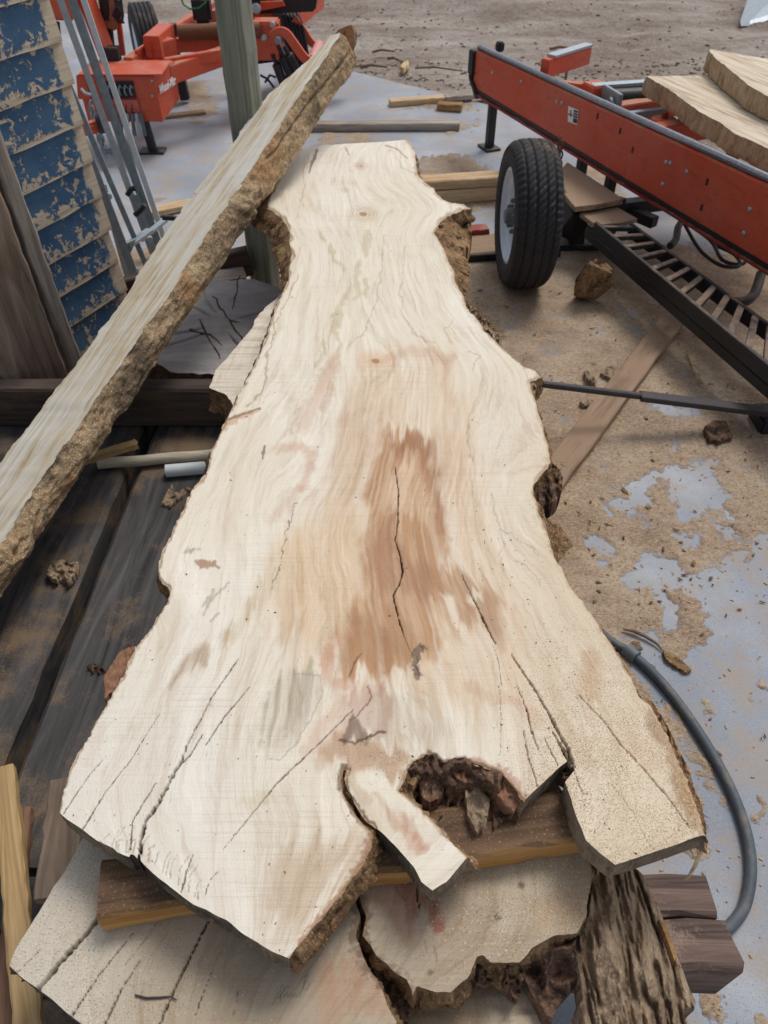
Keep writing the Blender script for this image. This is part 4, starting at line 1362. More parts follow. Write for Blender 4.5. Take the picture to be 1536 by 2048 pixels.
relief_patch('bark_knob', [(1060, 752), (1074, 742), (1085, 753), (1084, 766), (1072, 774), (1068, 792), (1060, 776), (1058, 762)], lumps(lambda x, y: 0.60 - 0.02 * sst(0, 26, x - 1060), 0.012, 8, 10, 26, True), 2.0, M['bark_grey'], main, 0.05, 1.5, 26)
relief_patch('bark_flake', [(206, 1356), (222, 1330), (240, 1302), (258, 1294), (272, 1292), (262, 1322), (245, 1350), (226, 1382), (208, 1398), (210, 1375)], lumps(lambda x, y: 0.585 - 0.02 * sst(0, 30, y - x), 0.008, 10, 24, 28), 2.2, M['flybark'], main, 0.02, 2, 28)
relief_patch('splintered_edge', [(1280, 1392), (1304, 1402), (1332, 1446), (1356, 1496), (1380, 1543), (1388, 1575), (1404, 1612), (1414, 1666), (1396, 1672), (1376, 1620), (1358, 1560), (1334, 1500), (1308, 1440)], lumps(lambda x, y: 0.600 - 0.03 * sst(-4, 34, (x - 1282) - (y - 1395) * 0.38), 0.014, 9, 34, 30, True), 2.4, M['bark'], main, 0.04, 2, 30)
relief_patch('splintered_edge', [(936, 606), (952, 612), (962, 632), (978, 640), (985, 654), (1000, 664), (1004, 676), (992, 680), (974, 664), (956, 640), (940, 625)], lumps(lambda x, y: 0.592 - 0.02 * sst(0, 16, x - 936 - (y - 606) * 0.8), 0.02, 5, 6, 32, True), 1.8, M['bark_grey'], main, 0.03, 3, 32)
relief_patch('dark_inclusion', [(1120, 1532), (1136, 1521), (1150, 1538), (1146, 1550), (1134, 1560), (1120, 1552), (1114, 1540)], lumps(0.58, 0.02, 8, 8, 34, True), 2.0, M['bark_dark'], main, 0.03, 1.5, 34)
relief_patch('end_bark', [(745, 1664), (748, 1690), (737, 1732), (716, 1772), (690, 1810), (650, 1862), (612, 1904), (588, 1930), (574, 1922), (603, 1890), (636, 1852), (680, 1796), (705, 1760), (727, 1726), (741, 1693)], lumps(lambda x, y: 0.575, 0.012, 14, 18, 36), 2.4, M['flybark'], main, 0.045, 2, 36)

for k_, (pl_, z_, mt_) in enumerate((([(838, 1566), (852, 1550), (872, 1552), (888, 1578), (876, 1598), (858, 1604), (842, 1592)], 0.582, 'bark_dark'), ([(962, 1542), (998, 1548), (1022, 1572), (1046, 1602), (1026, 1622), (1004, 1606), (984, 1574)], 0.590, 'flybark'), ([(902, 1524), (930, 1518), (956, 1536), (962, 1560), (930, 1566), (908, 1552)], 0.588, 'flybark'), ([(930, 1580), (956, 1572), (980, 1600), (972, 1650), (955, 1668), (936, 1630)], 0.572, 'bark_grey'), ([(806, 1560), (822, 1536), (848, 1520), (862, 1534), (842, 1552), (826, 1572)], 0.592, 'bark'))):
    relief_patch('bark_plate', pl_, lumps(z_, 0.008, 12, 16, 130 + k_, True), 2.2, M[mt_], main, 0.035, 2.5, 130 + k_)

# loose fibres on the edges of the main slab
def fibres(name, spots, parent, mat, r=0.0009):
    mb = MB()
    for (x, y, ang, ln, z) in spots:
        p = Z(x, y, z)
        d = np.array([math.cos(ang), math.sin(ang), 0])
        path = [p + d * ln * k / 4 + np.array([0, 0, -0.25 * ln * (k / 4) ** 2]) + RNG.normal(0, ln * 0.04, 3) for k in range(5)]
        mb.tube(path, [r, r * 0.9, r * 0.7, r * 0.5, r * 0.2], 4)
    return mb.build(name, mat, parent)
sp = []
for k in range(70):
    f = RNG.uniform()
    sp.append((938 + f * 62 + RNG.normal(0, 4), 612 + f * 62 + RNG.normal(0, 4), RNG.uniform(-0.7, 0.9), RNG.uniform(0.01, 0.04), 0.592))
for k in range(60):
    f = RNG.uniform()
    sp.append((1284 + f * 118 + RNG.normal(0, 3), 1396 + f * 250 + RNG.normal(0, 3), RNG.uniform(-1.4, 0.2), RNG.uniform(0.006, 0.02), 0.59))
for k in range(36):
    sp.append((1380 + RNG.uniform(-40, 34), 1665 + RNG.uniform(0, 12), RNG.uniform(-2.2, -0.6), RNG.uniform(0.008, 0.03), 0.56))
for k in range(40):
    sp.append((1100 + RNG.uniform(-8, 22), 935 + RNG.uniform(-12, 20), RNG.uniform(-0.3, 1.6), RNG.uniform(0.006, 0.02), 0.597))
for k in range(50):
    f = RNG.uniform()
    sp.append((872 + f * 50, 480 + f * 110, RNG.uniform(-0.6, 0.6), RNG.uniform(0.008, 0.02), 0.596))
fibres('loose_fibres', sp, main, M['bark'])['kind'] = 'stuff'
mb = MB()
for k in range(3):
    p = Z(1402 - 3 * k, 1668, 0.56)
    mb.tube([p, p + np.array([0.004, -0.016, -0.02]), p + np.array([-0.006, -0.034, -0.04]), p + np.array([-0.02, -0.05, -0.045 - 0.004 * k])], [0.0016, 0.0016, 0.0012, 0.0004], 5)
mb.build('splinter', M['palewood'], main)

# ------------------------------------------------------------------ second slab
OUT_2 = [(600, 560, 'b'), (560, 590, 'b'), (527, 619, 'b'), (510, 639, 'b'), (505, 656, 'b'), (480, 685, 'b'), (456, 714, 'b'), (432, 739, 'b'), (418, 775, 'b'), (437, 783, 'b'), (456, 792, 'b'), (463, 807, 'b'), (476, 850, 'b'), (480, 900, 'b'), (450, 1000, 'b'), (420, 1100, 'b'), (400, 1200, 'b'), (370, 1320, 'b'), (310, 1450, 'b'), (240, 1570, 'b'), (200, 1630, 'b'), (165, 1681, 'b'), (109, 1773, 'b'), (56, 1858, 'b'), (30, 1903, 'b'), (20, 1931, 'c'), (40, 1951, 'c'), (77, 1977, 'c'), (161, 2046, 'c'), (260, 2115, 'c'), (420, 2190, 'c'), (600, 2230, 'c'), (780, 2160, 'b'),
         (791, 2045, 'b'), (768, 1990, 'b'), (752, 1955, 'b'), (730, 1920, 'b'), (711, 1875, 'b'), (718, 1834, 'b'), (708, 1785, 'b'), (716, 1772, 'b'), (730, 1832, 'b'), (726, 1870, 'b'), (752, 1912, 'b'), (790, 1945, 'b'), (812, 1960, 'b'), (826, 1992, 'b'), (834, 1971, 'b'), (873, 1985, 'b'), (901, 1985, 'b'), (936, 1959, 'b'), (944, 1948, 'b'), (953, 1912, 'b'), (967, 1908, 'b'), (981, 1924, 'b'), (1010, 1926, 'b'), (1037, 1924, 'b'), (1061, 1897, 'b'), (1104, 1873, 'b'), (1155, 1866, 'b'), (1174, 1834, 'b'), (1178, 1795, 'b'), (1180, 1740, 'b'), (1178, 1709, 'b'), (1162, 1658, 'b'), (1130, 1600, 'b'), (1080, 1480, 'b'), (1000, 1300, 'b'), (950, 1100, 'b'), (900, 900, 'b'), (850, 700, 'b'), (800, 600, 'b'), (700, 550, 'b')]

def paint_2(px, py, V, pts):
    p = Painter(px, py, S(178, 164, 142))
    a = np.arange(len(px))
    big = fbm(V[:, 0] * 8, V[:, 1] * 4, 101, 4)
    p.mixin(a, S(184, 171, 150), sst(0.4, 0.7, big) * 0.8)
    p.mixin(a, S(212, 204, 188), sst(330, 120, px - 0.2 * (2048 - py)) * 0.85)
    p.mixin(a, S(232, 222, 204), sst(1000, 800, py))
    fr = fbm(V[:, 0] * 9, V[:, 1] * 120, 105, 3)
    p.mixin(a, S(170, 150, 128), sst(0.5, 0.75, fr) * 0.4 * sst(200, 450, px))
    sw = np.abs(((V[:, 1] * 190 + 2 * fbm(V[:, 0] * 4, V[:, 1] * 20, 8, 3)) % 1) - 0.5) * 2
    p.mixin(a, S(168, 150, 130), sst(0.6, 1.0, sw) * 0.22 * sst(250, 500, px))
    p.dust = np.full(px.shape, 0.55) + 0.3 * sst(650, 100, px) + 0.35 * sst(700, 1000, px)
    p.poly([(790, 1740), (880, 1740), (890, 1850), (880, 1868), (850, 1830), (820, 1850), (800, 1800)], S(150, 100, 80), 0.75, 26, 14, 26, 106, streak=0.3, dust=0.8)
    p.poly([(866, 1845), (890, 1842), (888, 1866), (868, 1862)], S(158, 92, 88), 0.7, 6, 4, 10, 107)
    p.poly([(740, 1740), (800, 1740), (830, 1880), (760, 1850), (735, 1800)], S(178, 140, 118), 0.6, 30, 16, 30, 108, streak=0.4)
    p.poly([(640, 1940), (720, 1900), (780, 2040), (640, 2048)], S(182, 142, 116), 0.55, 50, 20, 40, 109, streak=0.4)
    p.poly([(960, 1700), (1100, 1680), (1120, 1850), (1000, 1870)], S(206, 194, 172), 0.5, 60, 20, 40, 110)
    p.poly([(1060, 1800), (1178, 1760), (1178, 1840), (1080, 1860)], S(188, 158, 120), 0.5, 30, 14, 30, 111)
    p.line([(713, 1780), (723, 1834), (718, 1873), (744, 1930), (780, 1965), (822, 1992)], [16, 20, 24, 26, 30, 20], S(112, 88, 72), 0.75, 8, 8, 14, 112)
    def cr(pts, w, depth=0.0, col=CRACK, al=0.95):
        w = [q_ * 0.5 for q_ in w] if hasattr(w, '__len__') else w * 0.5
        p.line(pts, w, col, al * 0.9, 0.4, 1.8, 6, 71, depth)
    cr([(200, 1830), (174, 1866), (133, 1911), (77, 1977), (70, 1985)], [7, 9, 10, 13, 13], 0.06)
    cr([(416, 1842), (388, 1899), (355, 1963), (319, 2048)], [4, 4, 5, 5], 0.012)
    cr([(266, 1866), (194, 1955), (143, 2032)], [1, 2.5, 5], 0.008)
    cr([(279, 1923), (242, 1979), (208, 2050)], [1, 3, 6], 0.01)
    cr([(428, 1935), (405, 1990), (388, 2036)], [1, 2, 2], 0.003)
    cr([(325, 1832), (290, 1880), (250, 1930)], [1, 1.6, 1], 0.0, S(120, 104, 92))
    cr([(477, 1980), (468, 2020), (462, 2048)], 1.4, 0, S(130, 112, 98))
    cr([(28, 1950), (60, 1920), (90, 1890)], [2.5, 1.5, 1], 0.003)
    cr([(836, 1720), (834, 1790), (840, 1815)], [3, 5, 2], 0.006, S(60, 38, 32))
    cr([(776, 1750), (800, 1790), (812, 1800)], 2, 0, S(110, 76, 62))
    cr([(858, 1790), (870, 1815)], 2.4, 0, S(88, 58, 48))
    cr([(850, 1880), (856, 1910)], 3, 0, S(130, 104, 86), 0.7)
    cr([(868, 1890), (874, 1925)], 3, 0, S(130, 104, 86), 0.7)
    for (x, y, r) in ((1043, 1770, 8), (995, 1834, 9), (1053, 1710, 5), (1110, 1690, 4), (860, 1948, 7), (962, 1670, 4)):
        p.poly([(x - r, y), (x, y - r), (x + r, y), (x, y + r)], S(96, 80, 68), 0.8, r, 3, 8, 113)
    for k in range(26):
        x, y = RNG.uniform(930, 1000), RNG.uniform(1810, 1845)
        cr([(x, y), (x + RNG.uniform(-8, 8), y + RNG.uniform(-6, 6))], 1.6, 0, S(110, 94, 80), 0.7)
    return p

y2 = [0.05]
while y2[-1] < 0.62:
    y2.append(y2[-1] + 0.0021)
while y2[-1] < 3.0:
    y2.append(y2[-1] + 0.008)
slab2 = make_slab('live_edge_slab', 'dusty cracked slab with pencil scribble, second in the stack under the spacer', 'slab', OUT_2, ZS2, TH, paint_2, np.arange(-0.62, 0.42, 0.0023), np.array(y2), flare=0.006, barkmat='bark', seed=13, bark_rough=0.014)
relief_patch('bark_flap', [(1036, 1926), (1061, 1899), (1104, 1875), (1155, 1868), (1150, 1900), (1160, 1960), (1136, 1990), (1116, 2012), (1102, 2046), (1088, 2040), (1062, 1985)], lumps(lambda x, y: 0.475 - 0.06 * sst(0, 150, y - 1870), 0.022, 30, 34, 40, True), 3.0, M['bark_dark'], slab2, 0.03, 3, 40)
relief_patch('bark_flap', [(944, 1948), (955, 1914), (968, 1910), (982, 1926), (1012, 1928), (1038, 1926), (1050, 1950), (1036, 2000), (1020, 1990), (1004, 1962), (985, 1960), (965, 1972), (950, 1966)], lumps(lambda x, y: 0.470 - 0.04 * sst(0, 70, y - 1915), 0.022, 14, 18, 42, True), 2.4, M['bark_dark'], slab2, 0.03, 3, 42)
relief_patch('bark_flap', [(722, 1870), (745, 1900), (785, 1935), (812, 1950), (828, 1990), (850, 1985), (840, 2010), (810, 2030), (835, 2100), (790, 2100), (772, 2010), (752, 1962), (728, 1920)], lumps(lambda x, y: 0.462 - 0.03 * sst(0, 110, y - 1890), 0.024, 16, 26, 44, True), 2.6, M['bark_dark'], slab2, 0.03, 3, 44)
mb = MB()
SCR = [[(556, 1997), (566, 1986), (570, 1974), (564, 1970), (560, 1982), (562, 2004)], [(566, 1996), (574, 1984), (576, 1996), (582, 1986), (585, 1996), (592, 1984), (592, 1996), (600, 1982)], [(598, 1996), (606, 1976), (614, 1958), (616, 1946), (610, 1956), (606, 1976), (614, 1980), (620, 1966)], [(544, 2010), (552, 1996), (556, 1986)], [(575, 1976), (577, 1972)]]
for ln in SCR:
    mb.tube([Z(x, y, ZS2 + 0.0001) for x, y in ln], 0.0003, 5)
mb.build('pencil_mark', M['graphite'], slab2)
tw = MB()
tw.tube([Z(270, 1990, ZS2 + 0.003), Z(292, 1996, ZS2 + 0.003), Z(318, 1995, ZS2 + 0.003), Z(340, 1993, ZS2 + 0.003), Z(354, 2000, ZS2 + 0.003)], [0.0012, 0.0016, 0.0014, 0.0012, 0.0006], 6)
tag(tw.build('twig', M['blacksteel']), 'thin dark twig lying on the second slab near the cracks', 'twig')

# third slab, only its near right part shows
OUT_3 = [(700, 1900, 'b'), (860, 1880, 'b'), (1040, 1890, 'b'), (1062, 1960, 'b'), (1086, 2010, 'b'), (1100, 2042, 'c'), (1060, 2075, 'c'), (900, 2190, 'c'), (700, 2230, 'c'), (560, 2200, 'c'), (560, 2000, 'b')]
def paint_3(px, py, V, pts):
    p = Painter(px, py, S(170, 150, 126))
    a = np.arange(len(px))
    p.mixin(a, S(206, 192, 168), sst(960, 1010, px + 0.4 * (py - 2000)) * 0.8)
    p.mixin(a, S(130, 106, 84), sst(0.5, 0.75, fbm(V[:, 0] * 14, V[:, 1] * 60, 121, 4)) * 0.5)
    p.dust[:] = 0.7
    return p
slab3 = make_slab('live_edge_slab', 'lowest slab corner showing under the dark bark flaps at the bottom edge', 'slab', OUT_3, ZS3, TH, paint_3, np.arange(-0.3, 0.4, 0.003), np.arange(0.05, 0.6, 0.003), flare=0.01, barkmat='bark_dark', seed=17)

# big furrowed bark flank at the lower right
FL = [(1186, 1716), (1215, 1712), (1250, 1722), (1282, 1745), (1300, 1776), (1322, 1826), (1340, 1880), (1362, 1930), (1378, 1975), (1392, 2004), (1388, 2022), (1372, 2008), (1366, 2030), (1384, 2060), (1420, 2120), (1190, 2120), (1172, 2050), (1156, 2024), (1166, 1996), (1160, 1950), (1150, 1900), (1160, 1862), (1178, 1830), (1184, 1780)]
def fl_z(x, y):
    s = (x - 1165) - (y - 1750) * 0.20
    b = 0.470 - 0.10 * sst(20, 190, s) - 0.03 * sst(1900, 2050, y)
    u = s + 20 * (fbm(x / 60, y / 120, 55, 3) - 0.5)
    rdg = np.abs(fbm(u / 26, y / 150, 57, 4) - 0.5) * 2
    return b - 0.024 * sst(0.35, 0.0, rdg) + 0.012 * (fbm(x / 9, y / 22, 58, 4) - 0.5)
flank = root('bark_slab', Z(1270, 1900, 0.31), 'thick grey brown furrowed bark flank at the lower right of the stack', 'bark slab')
relief_patch('furrowed_bark', FL, fl_z, 2.6, M['bark_grey'], flank, 0.06, 2.5, 50)
relief_patch('bare_strip', [(1318, 1838), (1330, 1846), (1352, 1905), (1350, 1925), (1338, 1890)], lambda x, y: fl_z(x, y) * 0 + 0.405, 2.4, M['stumpwood'], flank, 0.02, 1.5, 51)

# spacer between first and second slab
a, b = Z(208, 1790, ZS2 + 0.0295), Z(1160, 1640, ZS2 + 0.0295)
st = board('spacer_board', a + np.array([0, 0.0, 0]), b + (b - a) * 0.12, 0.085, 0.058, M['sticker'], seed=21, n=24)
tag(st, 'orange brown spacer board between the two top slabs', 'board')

# dark flecks and chips on the sawn faces
mb = MB()
def fleck(x, y, z, ln, w, ang):
    p = Z(x, y, z)
    d = np.array([math.cos(ang), math.sin(ang), 0])
    s = np.array([-d[1], d[0], 0])
    h = np.array([0, 0, w * 0.5])
    mb.hexa([p - d * ln - s * w, p + d * ln - s * w, p + d * ln * 0.8 + s * w, p - d * ln + s * w], [p - d * ln - s * w + h, p + d * ln - s * w + h, p + d * ln * 0.8 + s * w + h, p - d * ln + s * w + h])
mpoly = [(q[0], q[1]) for q in OUT_MAIN]
s2poly = [(q[0], q[1]) for q in OUT_2]
cx_, cy_ = RNG.uniform(140, 1400, 4000), RNG.uniform(430, 1900, 4000)
ok_ = in_poly(cx_, cy_, mpoly) & (RNG.uniform(size=4000) < 0.25 + 0.75 * (cx_ > 950) * (cy_ > 1000))
for x, y in list(zip(cx_[ok_], cy_[ok_]))[:230]:
    ln = RNG.choice([0.0008, 0.0012, 0.0022], p=[0.55, 0.35, 0.10])
    fleck(x, y, ZM + 0.0008, ln * RNG.uniform(0.6, 1.3), 0.0004 + 0.2 * ln, RNG.uniform(0, 3.1))
tag(mb.build('wood_flecks', M['fleck']), 'tiny dark wood flecks scattered over the pale slab', 'wood chips', kind='stuff')

# ------------------------------------------------------------------ leaning slab
P0 = Z(0, 1195, 0.28)
P1 = Z(530, 400, 0.64)
dv = P1 - P0
dn = dv / np.linalg.norm(dv)
sv = np.cross(dn, [0, 0, 1])
sv /= np.linalg.norm(sv)
uv = np.cross(sv, dn)
EL = math.radians(17)
nb = sv * math.cos(EL) + uv * math.sin(EL)
nf = -sv * math.sin(EL) + uv * math.cos(EL)
f1 = 1.0
while proj(P0 + dv * f1)[1] > 132:
    f1 += 0.005
f0 = (ZDECK + 0.02 - P0[2]) / dv[2]
lean = root('leaning_slab', P0 + dv * f0, 'narrow bark edged slab propped diagonally from deck over the big slab', 'slab')
NS = 420
fs = np.linspace(f0, f1, NS)
th = np.interp(fs, [f0, 0, 0.5, 1, f1], [0.08, 0.083, 0.092, 0.112, 0.132])
wd = 0.195 * (1 - 0.75 * sst(f1 - 0.32, f1, fs)) * (1 + 0.05 * np.sin(fs * 9))
ctr = P0[None] + dv[None] * fs[:, None]
ln_m = fs * np.linalg.norm(dv)
NB = 26
rows = []
knot = np.exp(-((fs - 0.93) / 0.06) ** 2) * 1.0 + 0.7 * np.exp(-((fs - 0.06) / 0.04) ** 2)
for k in range(NB + 1):
    g = k / NB
    rel = 0.034 * (fbm(ln_m * 7, np.full(NS, g * 2.2), 61, 6) - 0.5) + 0.016 * (fbm(ln_m * 45, np.full(NS, g * 9), 62, 4) - 0.5) + 0.03 * knot * math.sin(math.pi * g) ** 0.6 + 0.05 * knot * (fbm(ln_m * 30, np.full(NS, g * 5), 63, 3) - 0.5)
    rel = rel + 0.012 * math.sin(math.pi * g)
    # long split near the far end
    spl = np.interp(fs, [1.0, 1.1, f1], [0.85, 0.72, 0.45])
    rel = rel - 0.02 * np.exp(-((g - spl) / 0.035) ** 2) * sst(1.04, 1.1, fs)
    wob = 0.006 * (fbm(ln_m * 14, np.full(NS, 0.0), 64, 3) - 0.5) * (1 if k in (0, NB) else 1)
    rows.append(ctr + nf[None] * (th * g + wob)[:, None] + nb[None] * rel[:, None])
v = np.concatenate(rows)
q = []
for k in range(NB):
    for i in range(NS - 1):
        q.append((k * NS + i, k * NS + i + 1, (k + 1) * NS + i + 1, (k + 1) * NS + i))
mesh_obj('bark_edge', v, np.array(q), M['bark_lean'], lean, smooth=True)
top = rows[-1]
fr = [top]
NW = 8
for k in range(1, NW + 1):
    fr.append(top - nb[None] * (wd * k / NW)[:, None] + (nf[None] * 0.0))
# local frame mesh so that the grain runs along the board
Mx = Matrix(((dn[0], -nb[0], nf[0], P0[0]), (dn[1], -nb[1], nf[1], P0[1]), (dn[2], -nb[2], nf[2], P0[2]), (0, 0, 0, 1)))
Mi = np.array(Mx.inverted())
fv = np.concatenate(fr)
fvl = (np.concatenate([fv, np.ones((len(fv), 1))], 1) @ Mi.T)[:, :3]
q = []
for k in range(NW):
    for i in range(NS - 1):
        q.append((k * NS + i, k * NS + i + 1, (k + 1) * NS + i + 1, (k + 1) * NS + i))
mesh_obj('sawn_face', fvl, np.array(q), M['leanface'], lean, smooth=True, mw=Mx)
lowr = rows[0]
back = lowr - nb[None] * wd[:, None]
v = np.concatenate([fr[-1], back, lowr])
q = []
for i in range(NS - 1):
    q.append((i, i + 1, NS + i + 1, NS + i))
    q.append((NS + i, NS + i + 1, 2 * NS + i + 1, 2 * NS + i))
mesh_obj('rear_edge', v, np.array(q), M['bark_lean'], lean, smooth=True)
# rough far end
ev, ef = [], []
loop = [r[-1] for r in rows] + [r[-1] for r in fr[1:]] + [back[-1]]
cen = np.mean(loop, axis=0) + dn * 0.02
ev = [cen] + [p for p in loop]
mid = [(cen + p) / 2 + dn * RNG.uniform(0.0, 0.02) for p in loop]
nL = len(loop)
ev += mid
for i in range(nL):
    j = (i + 1) % nL
    ef.append((0, 1 + nL + i, 1 + nL + j))
    ef.append((1 + nL + i, 1 + i, 1 + j, 1 + nL + j))
mesh_obj('broken_end', ev, ef, M['stumpwood'], lean)

# ------------------------------------------------------------------ blue shed wall
WD = np.array([0.45, 0.893, 0])
WN = np.array([0.893, -0.45, 0])
CORNER = np.array([-1.085, 2.9, 0])
shed = root('shed_wall', CORNER - WD * 1.1, 'blue lap siding wall with peeling paint at the left edge', 'wall')
EXP = 0.128
LW = 2.2
for i in range(15):
    z0 = 0.06 + i * EXP
    c = CORNER - WD * (LW / 2) + np.array([0, 0, z0 + 0.075])
    up = np.array([WN[0] * 0.10, WN[1] * 0.10, 0]) * -1 + np.array([0, 0, 1.0])
    up /= np.linalg.norm(up)
    nrm = np.cross(WD, up)
    # local X along the wall, Z up the board, Y outward
    Mx = Matrix(((WD[0], nrm[0], up[0], c[0] + WN[0] * 0.02), (WD[1], nrm[1], up[1], c[1] + WN[1] * 0.02), (WD[2], nrm[2], up[2], c[2]), (0, 0, 0, 1)))
    rs = np.random.RandomState(i)
    n = 24
    vs, fs = [], []
    e = rs.normal(0, 0.004)
    for k in range(n + 1):
        x = -LW / 2 + LW * k / n + (e if k == n else 0)
        w = 0.0015 * rs.normal()
        for (yy, zz) in ((-0.005, -0.075), (0.006, -0.075 + w), (0.004, 0.075), (-0.005, 0.075)):
            vs.append((x, yy, zz))
    for k in range(n):
        for m in range(4):
            m2 = (m + 1) % 4
            fs.append((k * 4 + m, k * 4 + m2, k * 4 + 4 + m2, k * 4 + 4 + m))
    fs += [(0, 1, 2, 3), tuple(n * 4 + q for q in (3, 2, 1, 0))]
    o = mesh_obj('siding_board', vs, fs, M['blue'], shed, mw=Mx)
    bm = bmesh.new()
    bm.from_mesh(o.data)
    bmesh.ops.recalc_face_normals(bm, faces=bm.faces)
    bm.to_mesh(o.data)
    bm.free()
mb = MB()
ctr = CORNER - WD * (LW / 2 + 0.006) - WN * 0.07
mb.box(ctr + np.array([0, 0, 1.0]), (LW, 0.12, 2.0), (WD, WN, (0, 0, 1)))
mb.build('wall_core', M['greyboard_brown'], shed)

# weathered boards standing against the wall
def px_vert(x, y, dist):
    return Y(x, y, dist)
bA = Z(88, 800, 0.165)
tA = np.array([bA[0] - 0.045, bA[1] + 0.05, 1.32])
o = board('upright_board', bA, tA, 0.20, 0.045, M['greyboard_brown'], up=(0.62, -0.78, 0), seed=31, n=30)
tag(o, 'wide grey weathered board with dark knots standing against the blue wall', 'board')
bB = Z(152, 742, 0.165)
tB = np.array([bB[0] - 0.05, bB[1] + 0.04, 1.22])
o = board('upright_board', bB, tB, 0.05, 0.09, M['greyboard'], up=(0.62, -0.78, 0), seed=32, n=30)
tag(o, 'narrow brown weathered board edge between grey board and blue siding', 'board')

# green treated post
pr = math.radians(0)
vx, vy = 0.17, -0.985
a = math.radians(-31)
lx, ly = vx * math.cos(a) - vy * math.sin(a), vx * math.sin(a) + vy * math.cos(a)
o = board('treated_post', (-0.525, 3.15, 0.0), (-0.525, 3.15, 2.3), 0.104, 0.104, M['post'], up=(lx, ly, 0), seed=33, n=30)
tag(o, 'green treated square wooden post behind the propped slab', 'post')

# galvanised folding frame leaning by the shed corner
def chan(mb, p0, p1, w, d, t, face):
    """C-channel from p0 to p1, web facing 'face'"""
    p0, p1 = np.array(p0), np.array(p1)
    dd = p1 - p0
    dd /= np.linalg.norm(dd)
    s = np.cross(face, dd)
    s /= np.linalg.norm(s)
    f = np.cross(dd, s)
    mb.bar(p0, p1, w, t, f)
    for sg in (-1, 1):
        mb.bar(p0 + s * sg * (w / 2 - t / 2) - f * d / 2, p1 + s * sg * (w / 2 - t / 2) - f * d / 2, t, d - t, f)
M['galv_highlight'] = mat_simple('highlight_galvanised_steel', S(204, 212, 216), 0.1, 0.4, 0.2, scale=45, bump=0.04)  # paler copy of the steel, a highlight put into one rail's colour
st = root('folding_stand', (-1.05, 3.45, 0), 'leaning galvanised steel frame of long channels beside the shed corner', 'stand')
rails = [((345, 497), 3.62, (140, -60), 3.62, 0.055), ((322, 502), 3.58, (108, -60), 3.58, 0.03)]
face = np.array([0.25, -0.95, 0.2])
def rail(pxb, yb, pxt, yt, w, d, mat, nm='rail'):
    m_ = MB()
    b_, t_ = Y(pxb[0], pxb[1], yb), Y(pxt[0], pxt[1], yt)
    chan(m_, b_, t_, w, d, 0.004, face)
    return m_.build(nm, mat, st)
rail((320, 500), 3.55, (126, -50), 3.75, 0.036, 0.03, M['galv_dark'])
rail((304, 505), 3.52, (102, -50), 3.72, 0.026, 0.03, M['galv'])
rail((334, 495), 3.56, (150, -50), 3.76, 0.024, 0.04, M['galv_highlight'])
rail((298, 545), 3.30, (112, 110), 3.45, 0.022, 0.02, M['galv_dark'])
rail((288, 600), 3.18, (165, 280), 3.25, 0.034, 0.025, M['galv_dark'])
rail((258, 560), 3.22, (205, 370), 3.3, 0.03, 0.02, M['galv'])
rail((318, 540), 3.50, (268, 390), 3.55, 0.034, 0.02, M['galv_dark'])
m_ = MB()
m_.bar(Y(245, 500, 3.25), Y(300, 460, 3.4), 0.04, 0.012)
m_.bar(Y(280, 480, 3.35), Y(330, 440, 3.5), 0.03, 0.012)
m_.build('cross_bar', M['galv'], st)
for (x, y) in ((218, 392), (272, 540), (300, 478)):
    m_ = MB()
    p = Y(x, y, 3.25)
    m_.lathe(p, (0.3, -0.9, 0.2), [(-0.012, 0.0), (-0.012, 0.012), (0.02, 0.012), (0.02, 0.0)], 12)
    m_.build('bolt', M['galv'], st, smooth=True)
for pts in ([(255, 390), (262, 378), (272, 376)], [(270, 430), (282, 420), (290, 410)], [(325, 435), (345, 436), (360, 438)]):
    m_ = MB()
    m_.tube([Y(x, y, 3.4) for x, y in pts], 0.012, 10)
    m_.build('handle_grip', M['black'], st, smooth=True)
m_ = MB()
m_.prism([Y(243, 492, 3.22), Y(272, 478, 3.22), Y(262, 505, 3.22)], (0.0, 0.02, 0.0))
m_.build('gusset_plate', M['galv'], st)

